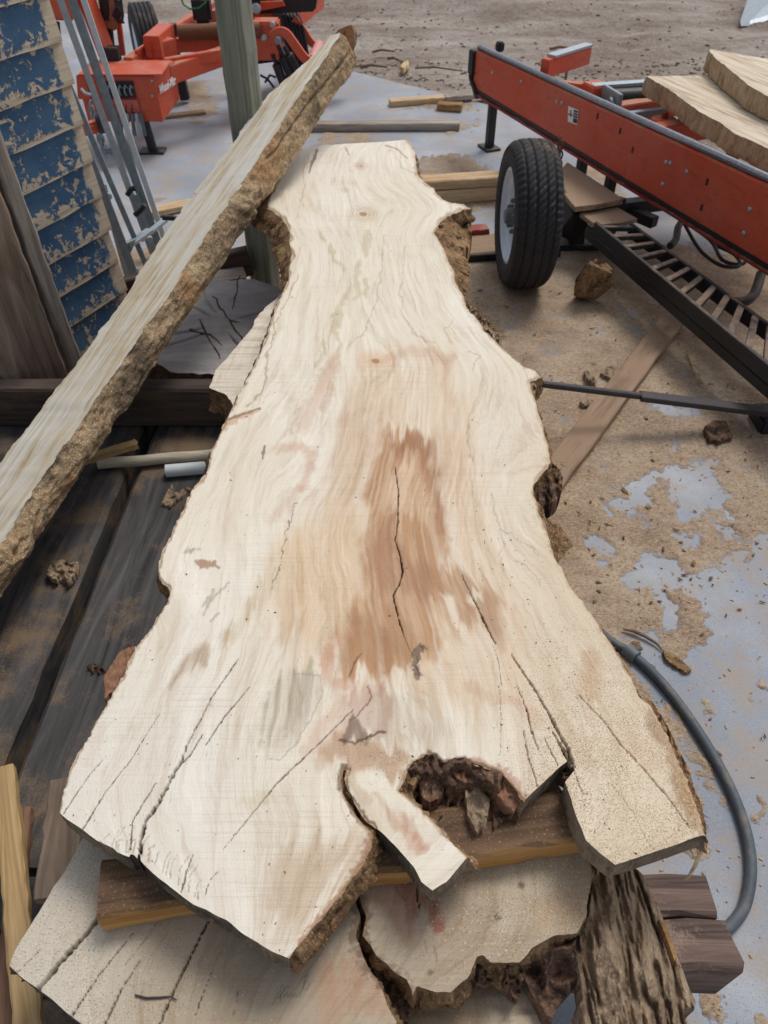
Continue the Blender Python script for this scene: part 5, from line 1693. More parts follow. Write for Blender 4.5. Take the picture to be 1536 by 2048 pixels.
# ------------------------------------------------------------------ things on and behind the deck
def stump(name, cx, cy, r, ztop, z0, mats, label, cat, tilt=0.0, seed=0, notch=0.1):
    rt = root(name, (cx, cy, z0), label, cat)
    rs = np.random.RandomState(seed)
    n = 240
    th_ = np.linspace(0, 2 * math.pi, n, endpoint=False)
    rr = r * (1 + notch * (fbm(np.cos(th_) * 2 + 5, np.sin(th_) * 2 + 5, seed, 4) - 0.5) * 2)
    lv = []
    for k in range(9):
        f = k / 8
        rk = rr * (1 + 0.06 * (1 - f) + 0.05 * (fbm(np.cos(th_) * 6 + 9, np.sin(th_) * 6 + f * 2, seed + 3, 4) - 0.5))
        zz = z0 + (ztop - z0) * f
        lv.append(np.stack([cx + rk * np.cos(th_), cy + rk * np.sin(th_), zz + tilt * rk * np.sin(th_) * f], -1))
    v = np.concatenate(lv)
    q = [(k * n + i, k * n + (i + 1) % n, (k + 1) * n + (i + 1) % n, (k + 1) * n + i) for k in range(8) for i in range(n)]
    mesh_obj('bark', v, np.array(q), mats[0], rt, smooth=True)
    # cut face with radial checks
    m = 40
    fv = []
    for k in range(m + 1):
        f = k / m
        ringr = lv[-1] * f + np.array([cx, cy, ztop]) * (1 - f)
        fv.append(ringr)
    fv = np.concatenate(fv)
    ang = np.arctan2(fv[:, 1] - cy, fv[:, 0] - cx)
    rad = np.hypot(fv[:, 0] - cx, fv[:, 1] - cy) / r
    dz = np.zeros(len(fv))
    for k in range(6):
        a0 = rs.uniform(-3.1, 3.1)
        da = np.abs((ang - a0 + 0.07 * np.sin(rad * 5 + k) + math.pi) % (2 * math.pi) - math.pi)
        dz -= 0.016 * np.exp(-(da * rad / 0.016) ** 2) * sst(0.15, 0.4, rad)
    dz += 0.005 * (fbm(fv[:, 0] * 40, fv[:, 1] * 40, seed + 9, 4) - 0.5)
    hole = fbm(fv[:, 0] * 7, fv[:, 1] * 7, seed + 20, 4)
    dz -= 0.0 * hole
    fv[:, 2] += dz
    q = [(k * n + i, k * n + (i + 1) % n, (k + 1) * n + (i + 1) % n, (k + 1) * n + i) for k in range(m) for i in range(n)]
    mesh_obj('cut_face', fv, np.array(q), mats[1], rt, smooth=True)
    return rt
lgr = stump('log_round', -0.60, 2.52, 0.31, 0.25, 0.0, (M['bark_dark'], M['logface']), 'cracked grey log round standing behind the dark cross beam', 'log', tilt=0.06, seed=6)

for ln in ([(425, 598), (440, 618), (460, 640), (500, 652)], [(480, 560), (470, 600), (462, 640)], [(380, 660), (420, 668), (455, 700)], [(400, 640), (430, 690), (450, 725)], [(460, 640), (490, 690), (486, 730)]):
    m_ = MB()
    P_ = []
    for k in range(len(ln) - 1):
        for f_ in (0, 0.34, 0.67):
            x_, y_ = ln[k][0] + (ln[k + 1][0] - ln[k][0]) * f_, ln[k][1] + (ln[k + 1][1] - ln[k][1]) * f_
            q_ = Z(x_ + RNG.normal(0, 2), y_ + RNG.normal(0, 2), 0.25)
            P_.append(q_ + np.array([0, 0, 0.06 * (q_[1] - 2.52) - 0.001]))
    m_.tube(P_, [0.004] * (len(P_) - 1) + [0.001], 6)
    m_.build('drying_crack', M['bark_dark'], lgr)

m_ = MB()
p0, p1 = Z(196, 928, ZDECK + 0.02), Z(440, 908, ZDECK + 0.02)
m_.tube([p0 + (p1 - p0) * k / 8 + np.array([0, 0.002 * math.sin(k * 1.7), 0]) for k in range(13)], 0.017, 14)
tag(m_.build('wood_pole', M['polewood'], smooth=True), 'smooth pale round pole lying across the deck planks', 'pole')
m_ = MB()
p0, p1 = Z(332, 942, ZDECK + 0.02), Z(470, 930, ZDECK + 0.02)
axd = (p1 - p0) / np.linalg.norm(p1 - p0)
m_.lathe(p0, axd, [(0.3, 0.015), (0.0, 0.015), (0.0, 0.02), (0.32, 0.02)], 20)
tag(m_.build('plastic_pipe', M['pvc'], smooth=True), 'short white plastic pipe beside the pale pole', 'pipe')
o = board('wood_stick', Z(150, 925, ZDECK + 0.05), Z(274, 888, ZDECK + 0.035), 0.028, 0.024, M['yellowwood'], seed=41)
tag(o, 'short yellow squared stick just behind the pale pole', 'stick')
ch = root('bark_chip', Z(125, 1142, ZDECK), 'crumpled grey bark chip on the left deck plank', 'bark chip')
relief_patch('bark', [(92, 1146), (104, 1122), (124, 1118), (140, 1126), (157, 1122), (152, 1146), (136, 1164), (118, 1160), (100, 1156)], lumps(ZDECK + 0.022, 0.018, 12, 12, 71, True), 2.6, M['bark_grey'], ch, 0.02, 3, 71)
ch = root('bark_chip', Z(187, 1335, ZDECK), 'tiny dark curled bark chip beside the big slab on the deck', 'bark chip')
relief_patch('bark', [(172, 1332), (186, 1326), (206, 1334), (210, 1342), (196, 1344), (180, 1340)], lumps(ZDECK + 0.012, 0.01, 7, 7, 72, True), 2.0, M['bark_dark'], ch, 0.012, 2, 72)
ch = root('bark_chip', Z(340, 1000, ZDECK), 'thin dark bark shred on the plank below the plastic pipe', 'bark chip')
relief_patch('bark', [(322, 1008), (336, 978), (344, 968), (350, 985), (378, 972), (384, 980), (352, 1000), (340, 1012)], lumps(ZDECK + 0.010, 0.008, 7, 7, 73, True), 2.0, M['bark_grey'], ch, 0.01, 2, 73)

# stakes and boards at the lower left
o = board('stake', Z(8, 1540, 0.30), Z(62, 2080, 0.30), 0.042, 0.03, M['yellowwood'], seed=51, n=20)
tag(o, 'pale yellow stake at the lower left corner passing under the slab tip', 'stake')
o = board('stake', Z(46, 1622, 0.21), Z(8, 2080, 0.21), 0.036, 0.03, M['redwood'], seed=52, n=20)
tag(o, 'reddish brown stake lying beneath the yellow stake', 'stake')
o = board('offcut_board', Z(140, 1560, 0.33), Z(112, 1800, 0.33), 0.07, 0.03, M['greyboard_brown'], seed=53, n=12)
tag(o, 'short grey brown board tucked under the left corner of the top slab', 'board')
o = board('offcut_board', Z(395, 560, 0.20), Z(490, 548, 0.20), 0.10, 0.02, M['greyboard'], seed=54)
tag(o, 'small pale scrap board lying above the grey log round', 'board')
o = board('offcut_board', Z(230, 590, 0.12), Z(500, 520, 0.22), 0.05, 0.12, M['darkbeam'], seed=55)
tag(o, 'dark short beam between the steel frame and the green post', 'beam')
o = board('offcut_board', Z(300, 425, 0.02), Z(430, 398, 0.02), 0.08, 0.03, M['palewood'], seed=56)
tag(o, 'tan board on the concrete behind the foot of the steel frame', 'board')

# ------------------------------------------------------------------ right sawmill bed
E1 = np.array([0.388, -0.9217, 0.0])
E2 = np.array([0.9217, 0.388, 0.0])
O1 = np.array([0.527, 5.025, 0.0])
def R(s, t, z):
    return O1 + E1 * s + E2 * t + np.array([0, 0, z])
UP = np.array([0, 0, 1.0])
mill = root('sawmill_bed', R(1.2, 0.3, 0), 'long orange red sawmill bed with black frame and wheel at right', 'sawmill')
SL = 3.4
zb = lambda s: 0.322 + 0.003 * s
zt = lambda s: 0.543 + 0.030 * s
# side plate
m_ = MB()
NSG = 24
vs, fs = [], []
for k in range(NSG + 1):
    s = SL * k / NSG
    for t, z in ((0.0, zb(s) + 0.012), (0.0, zt(s)), (0.045, zt(s)), (0.045, zb(s) + 0.012)):
        vs.append(R(s, t, z))
for k in range(NSG):
    for m in range(4):
        fs.append((k * 4 + m, k * 4 + (m + 1) % 4, k * 4 + 4 + (m + 1) % 4, k * 4 + 4 + m))
fs += [(0, 1, 2, 3), tuple(NSG * 4 + k for k in (3, 2, 1, 0))]
m_.add(vs, fs)
m_.build('side_plate', M['red'], mill, bevel=0.004)
m_ = MB()
m_.hexa([R(0.03, -0.012, zb(0) - 0.004), R(SL, -0.012, zb(SL) - 0.004), R(SL, 0.05, zb(SL) - 0.004), R(0.03, 0.05, zb(0) - 0.004)], [R(0.03, -0.012, zb(0) + 0.008), R(SL, -0.012, zb(SL) + 0.008), R(SL, 0.05, zb(SL) + 0.008), R(0.03, 0.05, zb(0) + 0.008)])
m_.build('bottom_flange', M['red_dark'], mill, bevel=0.002)
m_ = MB()
m_.hexa([R(0.03, -0.004, zb(0) + 0.014), R(SL, -0.004, zb(SL) + 0.014), R(SL, 0.0, zb(SL) + 0.014), R(0.03, 0.0, zb(0) + 0.014)], [R(0.03, -0.004, zb(0) + 0.03), R(SL, -0.004, zb(SL) + 0.03), R(SL, -0.0005, zb(SL) + 0.03), R(0.03, -0.0005, zb(0) + 0.03)])
m_.build('grease_strip', M['black'], mill)
m_ = MB()
m_.tube([R(SL * k / 12, 0.026, zt(SL * k / 12) + 0.012) for k in range(13)], 0.016, 14)
m_.build('carriage_rail', M['chrome'], mill, smooth=True)
m_ = MB()
m_.box(R(-0.02, 0.02, 0.475), (0.06, 0.075, 0.13), (E1, E2, UP))
m_.prism([R(-0.05, -0.015, 0.42), R(0.05, -0.015, 0.36), R(0.09, -0.015, 0.31), R(0.06, -0.015, 0.30), R(-0.03, -0.015, 0.38)], E2 * 0.06)
m_.build('end_stop', M['black'], mill, bevel=0.006)
m_ = MB()
m_.box(R(0.05, 0.13, 0.56), (0.05, 0.04, 0.05), (E1, E2, UP))
m_.build('end_latch', M['black'], mill, bevel=0.008)
# bolts, slots, decal
def face_px(x, y, dt=0.0):
    d = ray(x, y)
    n = E2
    t = np.dot(O1 + E2 * dt - np.array([0, 0, H]), n) / np.dot(d, n)
    return np.array([0, 0, H]) + d * t
for (x, y) in ((1333, 324), (1341, 326), (1374, 343), (1326, 368), (1500, 418), (1488, 466), (985, 145), (1115, 203), (1125, 206), (1043, 163)):
    m_ = MB()
    p = face_px(x, y)
    m_.lathe(p, -E2, [(0.0, 0.009), (0.004, 0.009), (0.008, 0.005), (0.008, 0.0)], 10)
    m_.build('bolt', M['galv'], mill, smooth=True)
for (x, y) in ((1414, 364), (1403, 415), (1240, 262), (1195, 232), (1265, 300)):
    m_ = MB()
    p = face_px(x, y, -0.001)
    m_.box(p, (0.010, 0.003, 0.026), (E1, E2, UP))
    m_.build('slot', M['black'], mill)
a, b, c, d = face_px(1137, 212, -0.002), face_px(1157, 220, -0.002), face_px(1155, 250, -0.002), face_px(1136, 243, -0.002)
dec = MB().prism([a, b, c, d], -E2 * 0.0015).build('decal', M['white'], mill)
def lerp4(u, v):
    return (a * (1 - u) + b * u) * (1 - v) + (d * (1 - u) + c * u) * v
m_ = MB()
for (u0, u1, v0, v1) in ((0.58, 0.97, 0.08, 0.2), (0.58, 0.97, 0.26, 0.38), (0.58, 0.97, 0.44, 0.56), (0.56, 0.97, 0.62, 0.92), (0.05, 0.5, 0.45, 0.52), (0.25, 0.33, 0.2, 0.62)):
    m_.prism([lerp4(u0, v0) - E2 * 0.002, lerp4(u1, v0) - E2 * 0.002, lerp4(u1, v1) - E2 * 0.002, lerp4(u0, v1) - E2 * 0.002], -E2 * 0.001)
m_.build('decal_print', M['black'], dec)
# legs
def leg(s, t, foot=True, w=0.045, z1=0.33):
    m_ = MB()
    m_.bar(R(s, t, 0.012), R(s, t, z1), w, w, E1)
    o = m_.build('leg', M['black'], mill, bevel=0.003)
    if foot:
        f = MB()
        f.box(R(s, t, 0.008), (0.13, 0.10, 0.012), (E1, E2, UP))
        f.build('foot_plate', M['black'], o, bevel=0.003)
leg(0.05, 0.12)
leg(1.02, 0.12, z1=0.34)
leg(1.30, 0.10, z1=0.34)
leg(2.6, 0.12, z1=0.34)
# inner tray with sawdust, cross members, far rail
m_ = MB()
m_.hexa([R(0.1, 0.05, 0.46), R(SL, 0.05, 0.52), R(SL, 0.17, 0.52), R(0.1, 0.17, 0.46)], [R(0.1, 0.05, 0.475), R(SL, 0.05, 0.535), R(SL, 0.17, 0.535), R(0.1, 0.17, 0.475)])
m_.build('inner_tray', M['red_dark'], mill)
xs0 = np.linspace(0.55, SL, 160)
ys0 = np.linspace(0.052, 0.165, 12)
XX, YY = np.meshgrid(xs0, ys0)
hh = 0.505 + 0.029 * XX - 0.012 + 0.03 * sst(0.6, 1.2, XX) * fbm(XX * 14, YY * 30, 81, 4) + 0.006 * fbm(XX * 60, YY * 60, 82, 3)
vv = np.array([R(x, y, z) for x, y, z in zip(XX.ravel(), YY.ravel(), hh.ravel())])
ii = np.arange(len(vv)).reshape(len(ys0), len(xs0))
qq = np.stack([ii[:-1, :-1], ii[:-1, 1:], ii[1:, 1:], ii[1:, :-1]], -1).reshape(-1, 4)
o = mesh_obj('sawdust_heap', vv, qq, M['sawdust'], mill, smooth=True, cols=np.ones((len(vv), 4)))
for s, z in ((1.10, 0.49), (1.45, 0.50), (2.1, 0.5), (2.8, 0.5)):
    m_ = MB()
    m_.bar(R(s, 0.05, z), R(s, 0.95, z), 0.07, 0.09)
    m_.build('cross_member', M['red'], mill, bevel=0.004)
m_ = MB()
m_.bar(R(1.15, 0.93, 0.46), R(SL, 0.93, 0.5), 0.05, 0.10)
m_.build('far_rail', M['red_dark'], mill, bevel=0.004)
for s in (1.25, 2.9):
    m_ = MB()
    m_.bar(R(s, 0.90, 0.0), R(s, 0.90, 0.46), 0.05, 0.05, E1)
    m_.build('leg', M['black'], mill)
# log stop bracket (red with galvanised cap)
ba, bb = Z(1086, 152, 0.56), Z(1172, 124, 0.56)
m_ = MB()
bd_ = (bb - ba) / np.linalg.norm(bb - ba)
m_.bar(ba + UP * 0.035, bb + UP * 0.035, 0.05, 0.085)
o = m_.build('log_stop', M['red_clean'], mill, bevel=0.004)
m_ = MB()
m_.bar(ba + bd_ * 0.05 + UP * 0.084, bb + UP * 0.084, 0.055, 0.012)
m_.build('stop_cap', M['galv'], o)
m_ = MB()
m_.tube([(ba + bb) / 2 + bd_ * 0.02 - UP * 0.06, (ba + bb) / 2 + bd_ * 0.02], 0.008, 8)
m_.build('stop_bolt', M['galv_dark'], o)
m_ = MB()
m_.bar(Z(1100, 172, 0.53), Z(1190, 182, 0.53), 0.05, 0.06)
m_.build('stop_arm', M['red'], mill, bevel=0.004)
m_ = MB()
m_.box(Z(1190, 186, 0.53), (0.11, 0.10, 0.09), (E1, E2, UP))
m_.build('clamp_block', M['red'], mill, bevel=0.006)
m_ = MB()
pg, pg2 = Z(1185, 172, 0.57), Z(1330, 162, 0.57)
m_.bar(pg, pg2, 0.05, 0.015)
m_.build('cap_strip', M['galv'], mill)
m_ = MB()
m_.bar(pg - UP * 0.035, pg2 - UP * 0.035, 0.04, 0.05)
m_.build('cap_rail', M['red_dark'], mill)
m_ = MB()
pr0, pr1 = Z(1216, 197, 0.53), Z(1340, 190, 0.53)
m_.tube([pr0, pr1], 0.042, 20)
m_.build('roller', M['black'], mill, smooth=True)
m_ = MB()
m_.bar(Z(1205, 190, 0.54), Z(1240, 212, 0.54), 0.02, 0.1)
m_.build('roller_bracket', M['galv_dark'], mill, bevel=0.003)
for off in (0, 0.03):
    m_ = MB()
    c0 = Z(1232, 208, 0.53) - E2 * off
    m_.lathe(c0, (pr1 - pr0), [(-0.012, 0), (-0.012, 0.034), (0.0, 0.036), (0.012, 0.03), (0.012, 0)], 18)
    m_.build('roller_nut', M['galv_dark'], mill, smooth=True)
m_ = MB()
ct = Z(1325, 252, 0.50)
m_.lathe(ct, (0.0, 0.0, 1), [(-0.08, 0.06), (0.02, 0.065), (0.035, 0.055), (0.035, 0.0)], 18)
o = m_.build('oil_tank', M['red'], mill, smooth=True)
m_ = MB()
m_.lathe(ct, (0, 0, 1), [(0.03, 0.014), (0.06, 0.014), (0.06, 0.0)], 10)
m_.build('tank_cap', M['red_dark'], o, smooth=True)
m_ = MB()
m_.bar(Z(1248, 232, 0.52), Z(1330, 222, 0.52), 0.03, 0.03)
m_.build('tie_bar', M['galv_dark'], mill)
m_ = MB()
m_.bar(Z(1243, 228, 0.51), Z(1290, 248, 0.51), 0.045, 0.012)
m_.build('slotted_strap', M['red'], mill)

# chain
def torus_link(c, d, n, ln=0.034, w=0.022, r=0.0042):
    """oval link centred at c, long along d, lying in the plane of d and n"""
    m_ = MB()
    path = []
    for k in range(17):
        a = 2 * math.pi * k / 16
        path.append(c + d * (ln / 2 * math.cos(a)) + n * (w / 2 * math.sin(a)))
    m_.tube(path, r, 6, caps=False)
    return m_
def chain(parent, pts, count, mat, ln=0.034, r=0.0042):
    pts = [np.array(p) for p in pts]
    seg = np.array([0] + list(np.cumsum([np.linalg.norm(pts[i + 1] - pts[i]) for i in range(len(pts) - 1)])))
    for k in range(count):
        s = seg[-1] * (k + 0.5) / count
        i = min(len(pts) - 2, int(np.searchsorted(seg, s) - 1))
        f = (s - seg[i]) / (seg[i + 1] - seg[i])
        c = pts[i] * (1 - f) + pts[i + 1] * f
        d = pts[i + 1] - pts[i]
        d /= np.linalg.norm(d)
        n = np.cross(d, [0.3, 0.9, 0.2] if k % 2 else [0.95, -0.2, 0.3])
        n /= np.linalg.norm(n)
        torus_link(c, d, n, ln, ln * 0.62, r).build('chain_link', mat, parent, smooth=True)
chain(mill, [Y(1121, 276, 3.9), Y(1120, 302, 3.88), Y(1117, 342, 3.86)], 7, M['rust'], 0.042, 0.0048)

# wheel
WC = np.array([0.628, 3.33, 0.306])
WA = np.array([-1.0, -0.035, 0.0])
WA /= np.linalg.norm(WA)
WB = np.cross(UP, WA)
wheel = bpy.data.objects.new('wheel', None)
COL.objects.link(wheel)
wheel.location = [float(q) for q in WC]
attach(wheel, mill)
RT, WTY = 0.31, 0.19
NA, NWD = 260, 44
prof = []
for k in range(NWD + 1):
    u = -1 + 2 * k / NWD
    x = u * WTY / 2
    r = RT - 0.022 * abs(u) ** 6 - 0.012 * u * u
    prof.append((x, r))
side = [(0.091, 0.275), (0.097, 0.254), (0.099, 0.234), (0.095, 0.214), (0.088, 0.203), (0.08, 0.198)]
full = [(-x, r) for x, r in side[::-1]] + prof + side
rsT = np.random.RandomState(5)
A_ = np.linspace(0, 2 * math.pi, NA, endpoint=False)
vs = []
for j, (x, r) in enumerate(full):
    tread = len(side) <= j < len(side) + len(prof)
    u = x / (WTY / 2)
    rr = np.full(NA, r)
    if tread:
        groove = 0.0
        for g0 in (-0.62, -0.22, 0.22, 0.62):
            groove = max(groove, 1 - abs(u - g0) / 0.06)
        rr -= 0.010 * max(0, min(1, groove * 1.5))
        ph = A_ * 62 / 1.0 + (u * 6 if abs(u) < 0.62 else u * 2)
        sip = np.clip(np.abs(np.sin(ph / 2)) * 6 - 4.9, 0, 1)
        zig = np.clip(np.abs(np.sin(A_ * 31 + u * 9)) * 6 - 5.0, 0, 1)
        rr -= 0.006 * (sip if abs(u) > 0.62 else zig)
    elif r > 0.21:
        rr += 0.0012 * np.sin(A_ * 62) * (1 if r > 0.255 else 0.2)
    vs.append(WC[None] + WA[None] * x + rr[:, None] * (np.cos(A_)[:, None] * WB[None] + np.sin(A_)[:, None] * UP[None]))
vs = np.concatenate(vs)
q = [(j * NA + i, j * NA + (i + 1) % NA, (j + 1) * NA + (i + 1) % NA, (j + 1) * NA + i) for j in range(len(full) - 1) for i in range(NA)]
mesh_obj('tyre', vs, np.array(q)[:, ::-1], M['rubber'], wheel, smooth=True)
m_ = MB()
m_.lathe(WC, WA, [(-0.084, 0.196), (0.082, 0.2), (0.084, 0.188), (0.06, 0.18), (0.055, 0.172), (0.05, 0.166), (0.024, 0.16), (0.018, 0.152), (0.03, 0.135), (0.046, 0.09), (0.05, 0.045), (0.05, 0.0)], 64)
rim = m_.build('rim', M['rim'], wheel, smooth=True)
m_ = MB()
m_.lathe(WC, WA, [(0.04, 0.036), (0.088, 0.034), (0.098, 0.026), (0.098, 0.0)], 20)
m_.build('hub_cap', M['hub'], wheel, smooth=True)
for k in range(5):
    a = 2 * math.pi * k / 5 + 0.4
    pc = WC + WA * 0.05 + 0.066 * (math.cos(a) * WB + math.sin(a) * UP)
    m_ = MB()
    m_.lathe(pc, WA, [(-0.01, 0.0105), (0.022, 0.0105), (0.028, 0.006), (0.028, 0.0)], 6)
    m_.build('lug_nut', M['hub'], wheel)
for k in range(6):
    a = 2 * math.pi * k / 6 + 0.15
    pc = WC + WA * 0.028 + 0.138 * (math.cos(a) * WB + math.sin(a) * UP)
    m_ = MB()
    m_.lathe(pc, WA, [(0.004, 0.0), (0.006, 0.017), (-0.01, 0.017)], 14)
    m_.build('hand_hole', M['black'], wheel, smooth=True)
m_ = MB()
m_.tube([WC - WA * 0.02, WC - WA * 0.13], 0.03, 12)
m_.build('axle', M['black'], mill, smooth=True)

# black undercarriage
def plate(pp, z, th_, mat, name):
    return MB().prism([Z(x, y, z) - UP * th_ for x, y in pp], UP * th_).build(name, mat, mill, bevel=0.002)
M['trackrung'] = mat_paint('dusty_track_rung', S(46, 44, 46), S(70, 64, 62), S(146, 124, 106), 0.36, 0.6)
M['dustplate'] = mat_paint('dusty_black_plate', S(70, 62, 58), S(90, 78, 70), S(168, 142, 118), 0.75, 0.7)
plate([(1108, 352), (1135, 324), (1248, 398), (1200, 408), (1150, 414), (1116, 372)], 0.27, 0.025, M['dustplate'], 'step_plate')
plate([(1160, 426), (1234, 414), (1276, 437), (1240, 446), (1192, 450)], 0.23, 0.02, M['dustplate'], 'step_plate')
def ubar(p0, p1, w, h, name='frame_bar'):
    m_ = MB()
    m_.bar(p0, p1, w, h)
    return m_.build(name, M['black'], mill, bevel=0.003)
ubar(Z(1116, 380, 0.22), Z(1250, 408, 0.22), 0.03, 0.05)
ubar(Z(1150, 425, 0.2), Z(1370, 400, 0.2), 0.06, 0.06)
ubar(Z(1232, 412, 0.18), Z(1310, 445, 0.18), 0.05, 0.05)
m_ = MB()
m_.prism([Z(1114, 362, 0.3), Z(1146, 428, 0.22), Z(1142, 480, 0.06), Z(1112, 470, 0.06)], (0.02, 0.0, 0))
m_.build('wheel_bracket', M['black'], mill)
m_ = MB()
pb_ = Z(1152, 492, 0.02)
m_.box((pb_[0], pb_[1] + 0.04, 0.12), (0.075, 0.08, 0.22))
m_.build('frame_post', M['black'], mill, bevel=0.004)
m_ = MB()
m_.box((pb_[0] - 0.02, pb_[1] + 0.06, 0.015), (0.30, 0.16, 0.03))
m_.build('post_base', M['black'], mill, bevel=0.004)
# ladder-like black track
LA0, LA1 = Z(1192, 443, 0.25), Z(1560, 746, 0.25)
LB0, LB1 = Z(1262, 446, 0.25), Z(1560, 664, 0.25)
ext = 0.25
LA1 = LA1 + (LA1 - LA0) * ext
LB1 = LB1 + (LB1 - LB0) * ext
for p0, p1, nm in ((LA0, LA1, 'track_side'), (LB0, LB1, 'track_side')):
    m_ = MB()
    m_.bar(p0 - UP * 0.03, p1 - UP * 0.03, 0.018, 0.06)
    m_.build(nm, M['black'], mill, bevel=0.002)
NR = 15
for k in range(NR):
    f = (k + 0.4) / NR
    m_ = MB()
    m_.bar(LA0 + (LA1 - LA0) * f - UP * 0.012, LB0 + (LB1 - LB0) * f - UP * 0.012, 0.026, 0.02)
    m_.build('track_rung', M['trackrung'], mill, bevel=0.002)
ubar(Z(1178, 464, 0.16), Z(1600, 828, 0.16) * 1.0, 0.05, 0.045, 'lower_rail')
# hoses
for pts, r in (([(1340, 492), (1352, 478), (1356, 455), (1366, 440)], 0.016), ([(1468, 604), (1492, 602), (1510, 585), (1522, 548)], 0.02), ([(1370, 450), (1400, 500), (1440, 530), (1478, 532), (1470, 510), (1430, 490)], 0.008), ([(1362, 440), (1420, 480), (1445, 520), (1485, 528), (1500, 505)], 0.008)):
    m_ = MB()
    P_ = [Z(x, y, 0.22 if r > 0.01 else 0.2) for x, y in pts]
    dense = []
    for i in range(len(P_) - 1):
        for k in range(6):
            t_ = k / 6
            pm, pn = P_[max(i - 1, 0)], P_[min(i + 2, len(P_) - 1)]
            dense.append(0.5 * (2 * P_[i] + (P_[i + 1] - pm) * t_ + (2 * pm - 5 * P_[i] + 4 * P_[i + 1] - pn) * t_ ** 2 + (3 * P_[i] - pm - 3 * P_[i + 1] + pn) * t_ ** 3))
    dense.append(P_[-1])
    m_.tube(dense, r, 10)
    m_.build('hydraulic_hose', M['black'], mill, smooth=True)

# slabs lying on the mill
def side_slab(name, label, top_px, z, th_, mat, bark, seed):
    rt = root(name, Z(top_px[0][0], top_px[0][1], z - th_), label, 'slab')
    P_ = [Z(x, y, z)[:2] for x, y in top_px]
    ar = sum(P_[i][0] * P_[(i + 1) % len(P_)][1] - P_[(i + 1) % len(P_)][0] * P_[i][1] for i in range(len(P_)))
    if ar < 0:
        P_ = P_[::-1]
    pts, _ = densify([np.array(p) for p in P_], ['b'] * len(P_), 0.012, 0.006, seed)
    n = len(pts)
    cen = pts.mean(0)
    rings = [pts * f + cen * (1 - f) for f in (1.0, 0.9, 0.7, 0.4, 0.1)]
    v = np.concatenate([np.concatenate([r_, np.full((n, 1), z)], 1) for r_ in rings])
    q = [(k * n + i, k * n + (i + 1) % n, (k + 1) * n + (i + 1) % n, (k + 1) * n + i) for k in range(4) for i in range(n)]
    f_ = [tuple(x_) for x_ in q] + [tuple(4 * n + i for i in range(n))]
    c0 = np.array([cen[0], cen[1], z])
    ang = -math.atan2(E1[0], -E1[1]) + math.pi / 2
    Mx = Matrix.Translation(Vector(c0)) @ Matrix.Rotation(math.atan2(E1[1], E1[0]), 4, 'Z')
    Mi = np.array(Mx.inverted())
    vl = (np.concatenate([v, np.ones((len(v), 1))], 1) @ Mi.T)[:, :3]
    mesh_obj('sawn_face', vl, f_, mat, rt, mw=Mx)
    tn = np.roll(pts, -2, 0) - np.roll(pts, 2, 0)
    nr = np.stack([tn[:, 1], -tn[:, 0]], -1)
    nr /= np.linalg.norm(nr, axis=1)[:, None]
    s = np.arange(n) * 0.012
    rows = []
    for k in range(8):
        f = k / 7
        off = 0.02 * (fbm(s * 16, np.full(n, f * 2), seed, 5) - 0.5) * min(1, f * 3) + 0.012 * (fbm(s * 90, np.full(n, f * 3), seed + 2, 3) - 0.5) + 0.002 * math.sin(math.pi * f)
        rows.append(np.concatenate([pts + nr * (off if k else 0 * off)[:, None], np.full((n, 1), z - th_ * f)], 1))
    v = np.concatenate(rows)
    q = [(k * n + i, (k + 1) * n + i, (k + 1) * n + (i + 1) % n, k * n + (i + 1) % n) for k in range(7) for i in range(n)]
    mesh_obj('live_edge', v, np.array(q), bark, rt, smooth=True)
    return rt
M['paleedge'] = mat_bark('pale_sawn_edge', S(128, 102, 80), S(184, 158, 126), S(212, 190, 158), stretch=(1.8, 1.8, 0.5), fuzz=0.2)
side_slab('sawn_slab', 'thick brown streaked slab lying on the red mill bed', [(1292, 152), (1330, 152), (1420, 150), (1540, 150), (1640, 210), (1640, 390), (1560, 308), (1500, 280), (1470, 268), (1440, 245), (1415, 232), (1396, 222), (1392, 218), (1340, 180)], 0.655, 0.08, M['millslab'], M['paleedge'], 91)
side_slab('sawn_slab', 'upper slab with rough bark edge at the right picture edge, on another slab', [(1418, 100), (1424, 99), (1500, 112), (1600, 128), (1700, 180), (1700, 260), (1580, 208), (1530, 190), (1500, 172), (1470, 148), (1450, 130), (1432, 118)], 0.745, 0.085, M['millslab'], M['paleedge'], 95)

# ------------------------------------------------------------------ left sawmill on its trailer
lm = root('sawmill_trailer', (-1.45, 5.2, 0), 'orange red sawmill trailer with control box and white lettering, upper left', 'sawmill')
YB = 4.93
def yb(x, y, d=0.0):
    return Y(x, y, YB + d)
# control box: front sheet, sides, sloping top
fl_, fr_ = -1.775, -1.325
zb0, zt0 = 0.185, 0.435
DB = 0.26
m_ = MB()
m_.hexa([(fl_, YB, zb0), (fr_, YB, zb0), (fr_ + 0.06, YB + DB, zb0 + 0.05), (fl_ + 0.06, YB + DB, zb0 + 0.05)], [(fl_, YB, zt0), (fr_ - 0.01, YB, zt0), (fr_ + 0.07, YB + DB, zt0 + 0.01), (fl_ + 0.06, YB + DB, zt0 + 0.01)])
box_o = m_.build('control_box', M['red'], lm, bevel=0.004)
m_ = MB()
m_.box(((fl_ + fr_) / 2 + 0.035, YB + DB / 2 - 0.012, zt0 + 0.012), (fr_ - fl_ + 0.03, DB + 0.03, 0.006))
m_.build('box_lid', M['red_clean'], box_o, bevel=0.002)
m_ = MB()
m_.box((-1.555, YB - 0.004, 0.365), (0.20, 0.012, 0.085))
m_.build('lever_opening', M['black'], box_o)
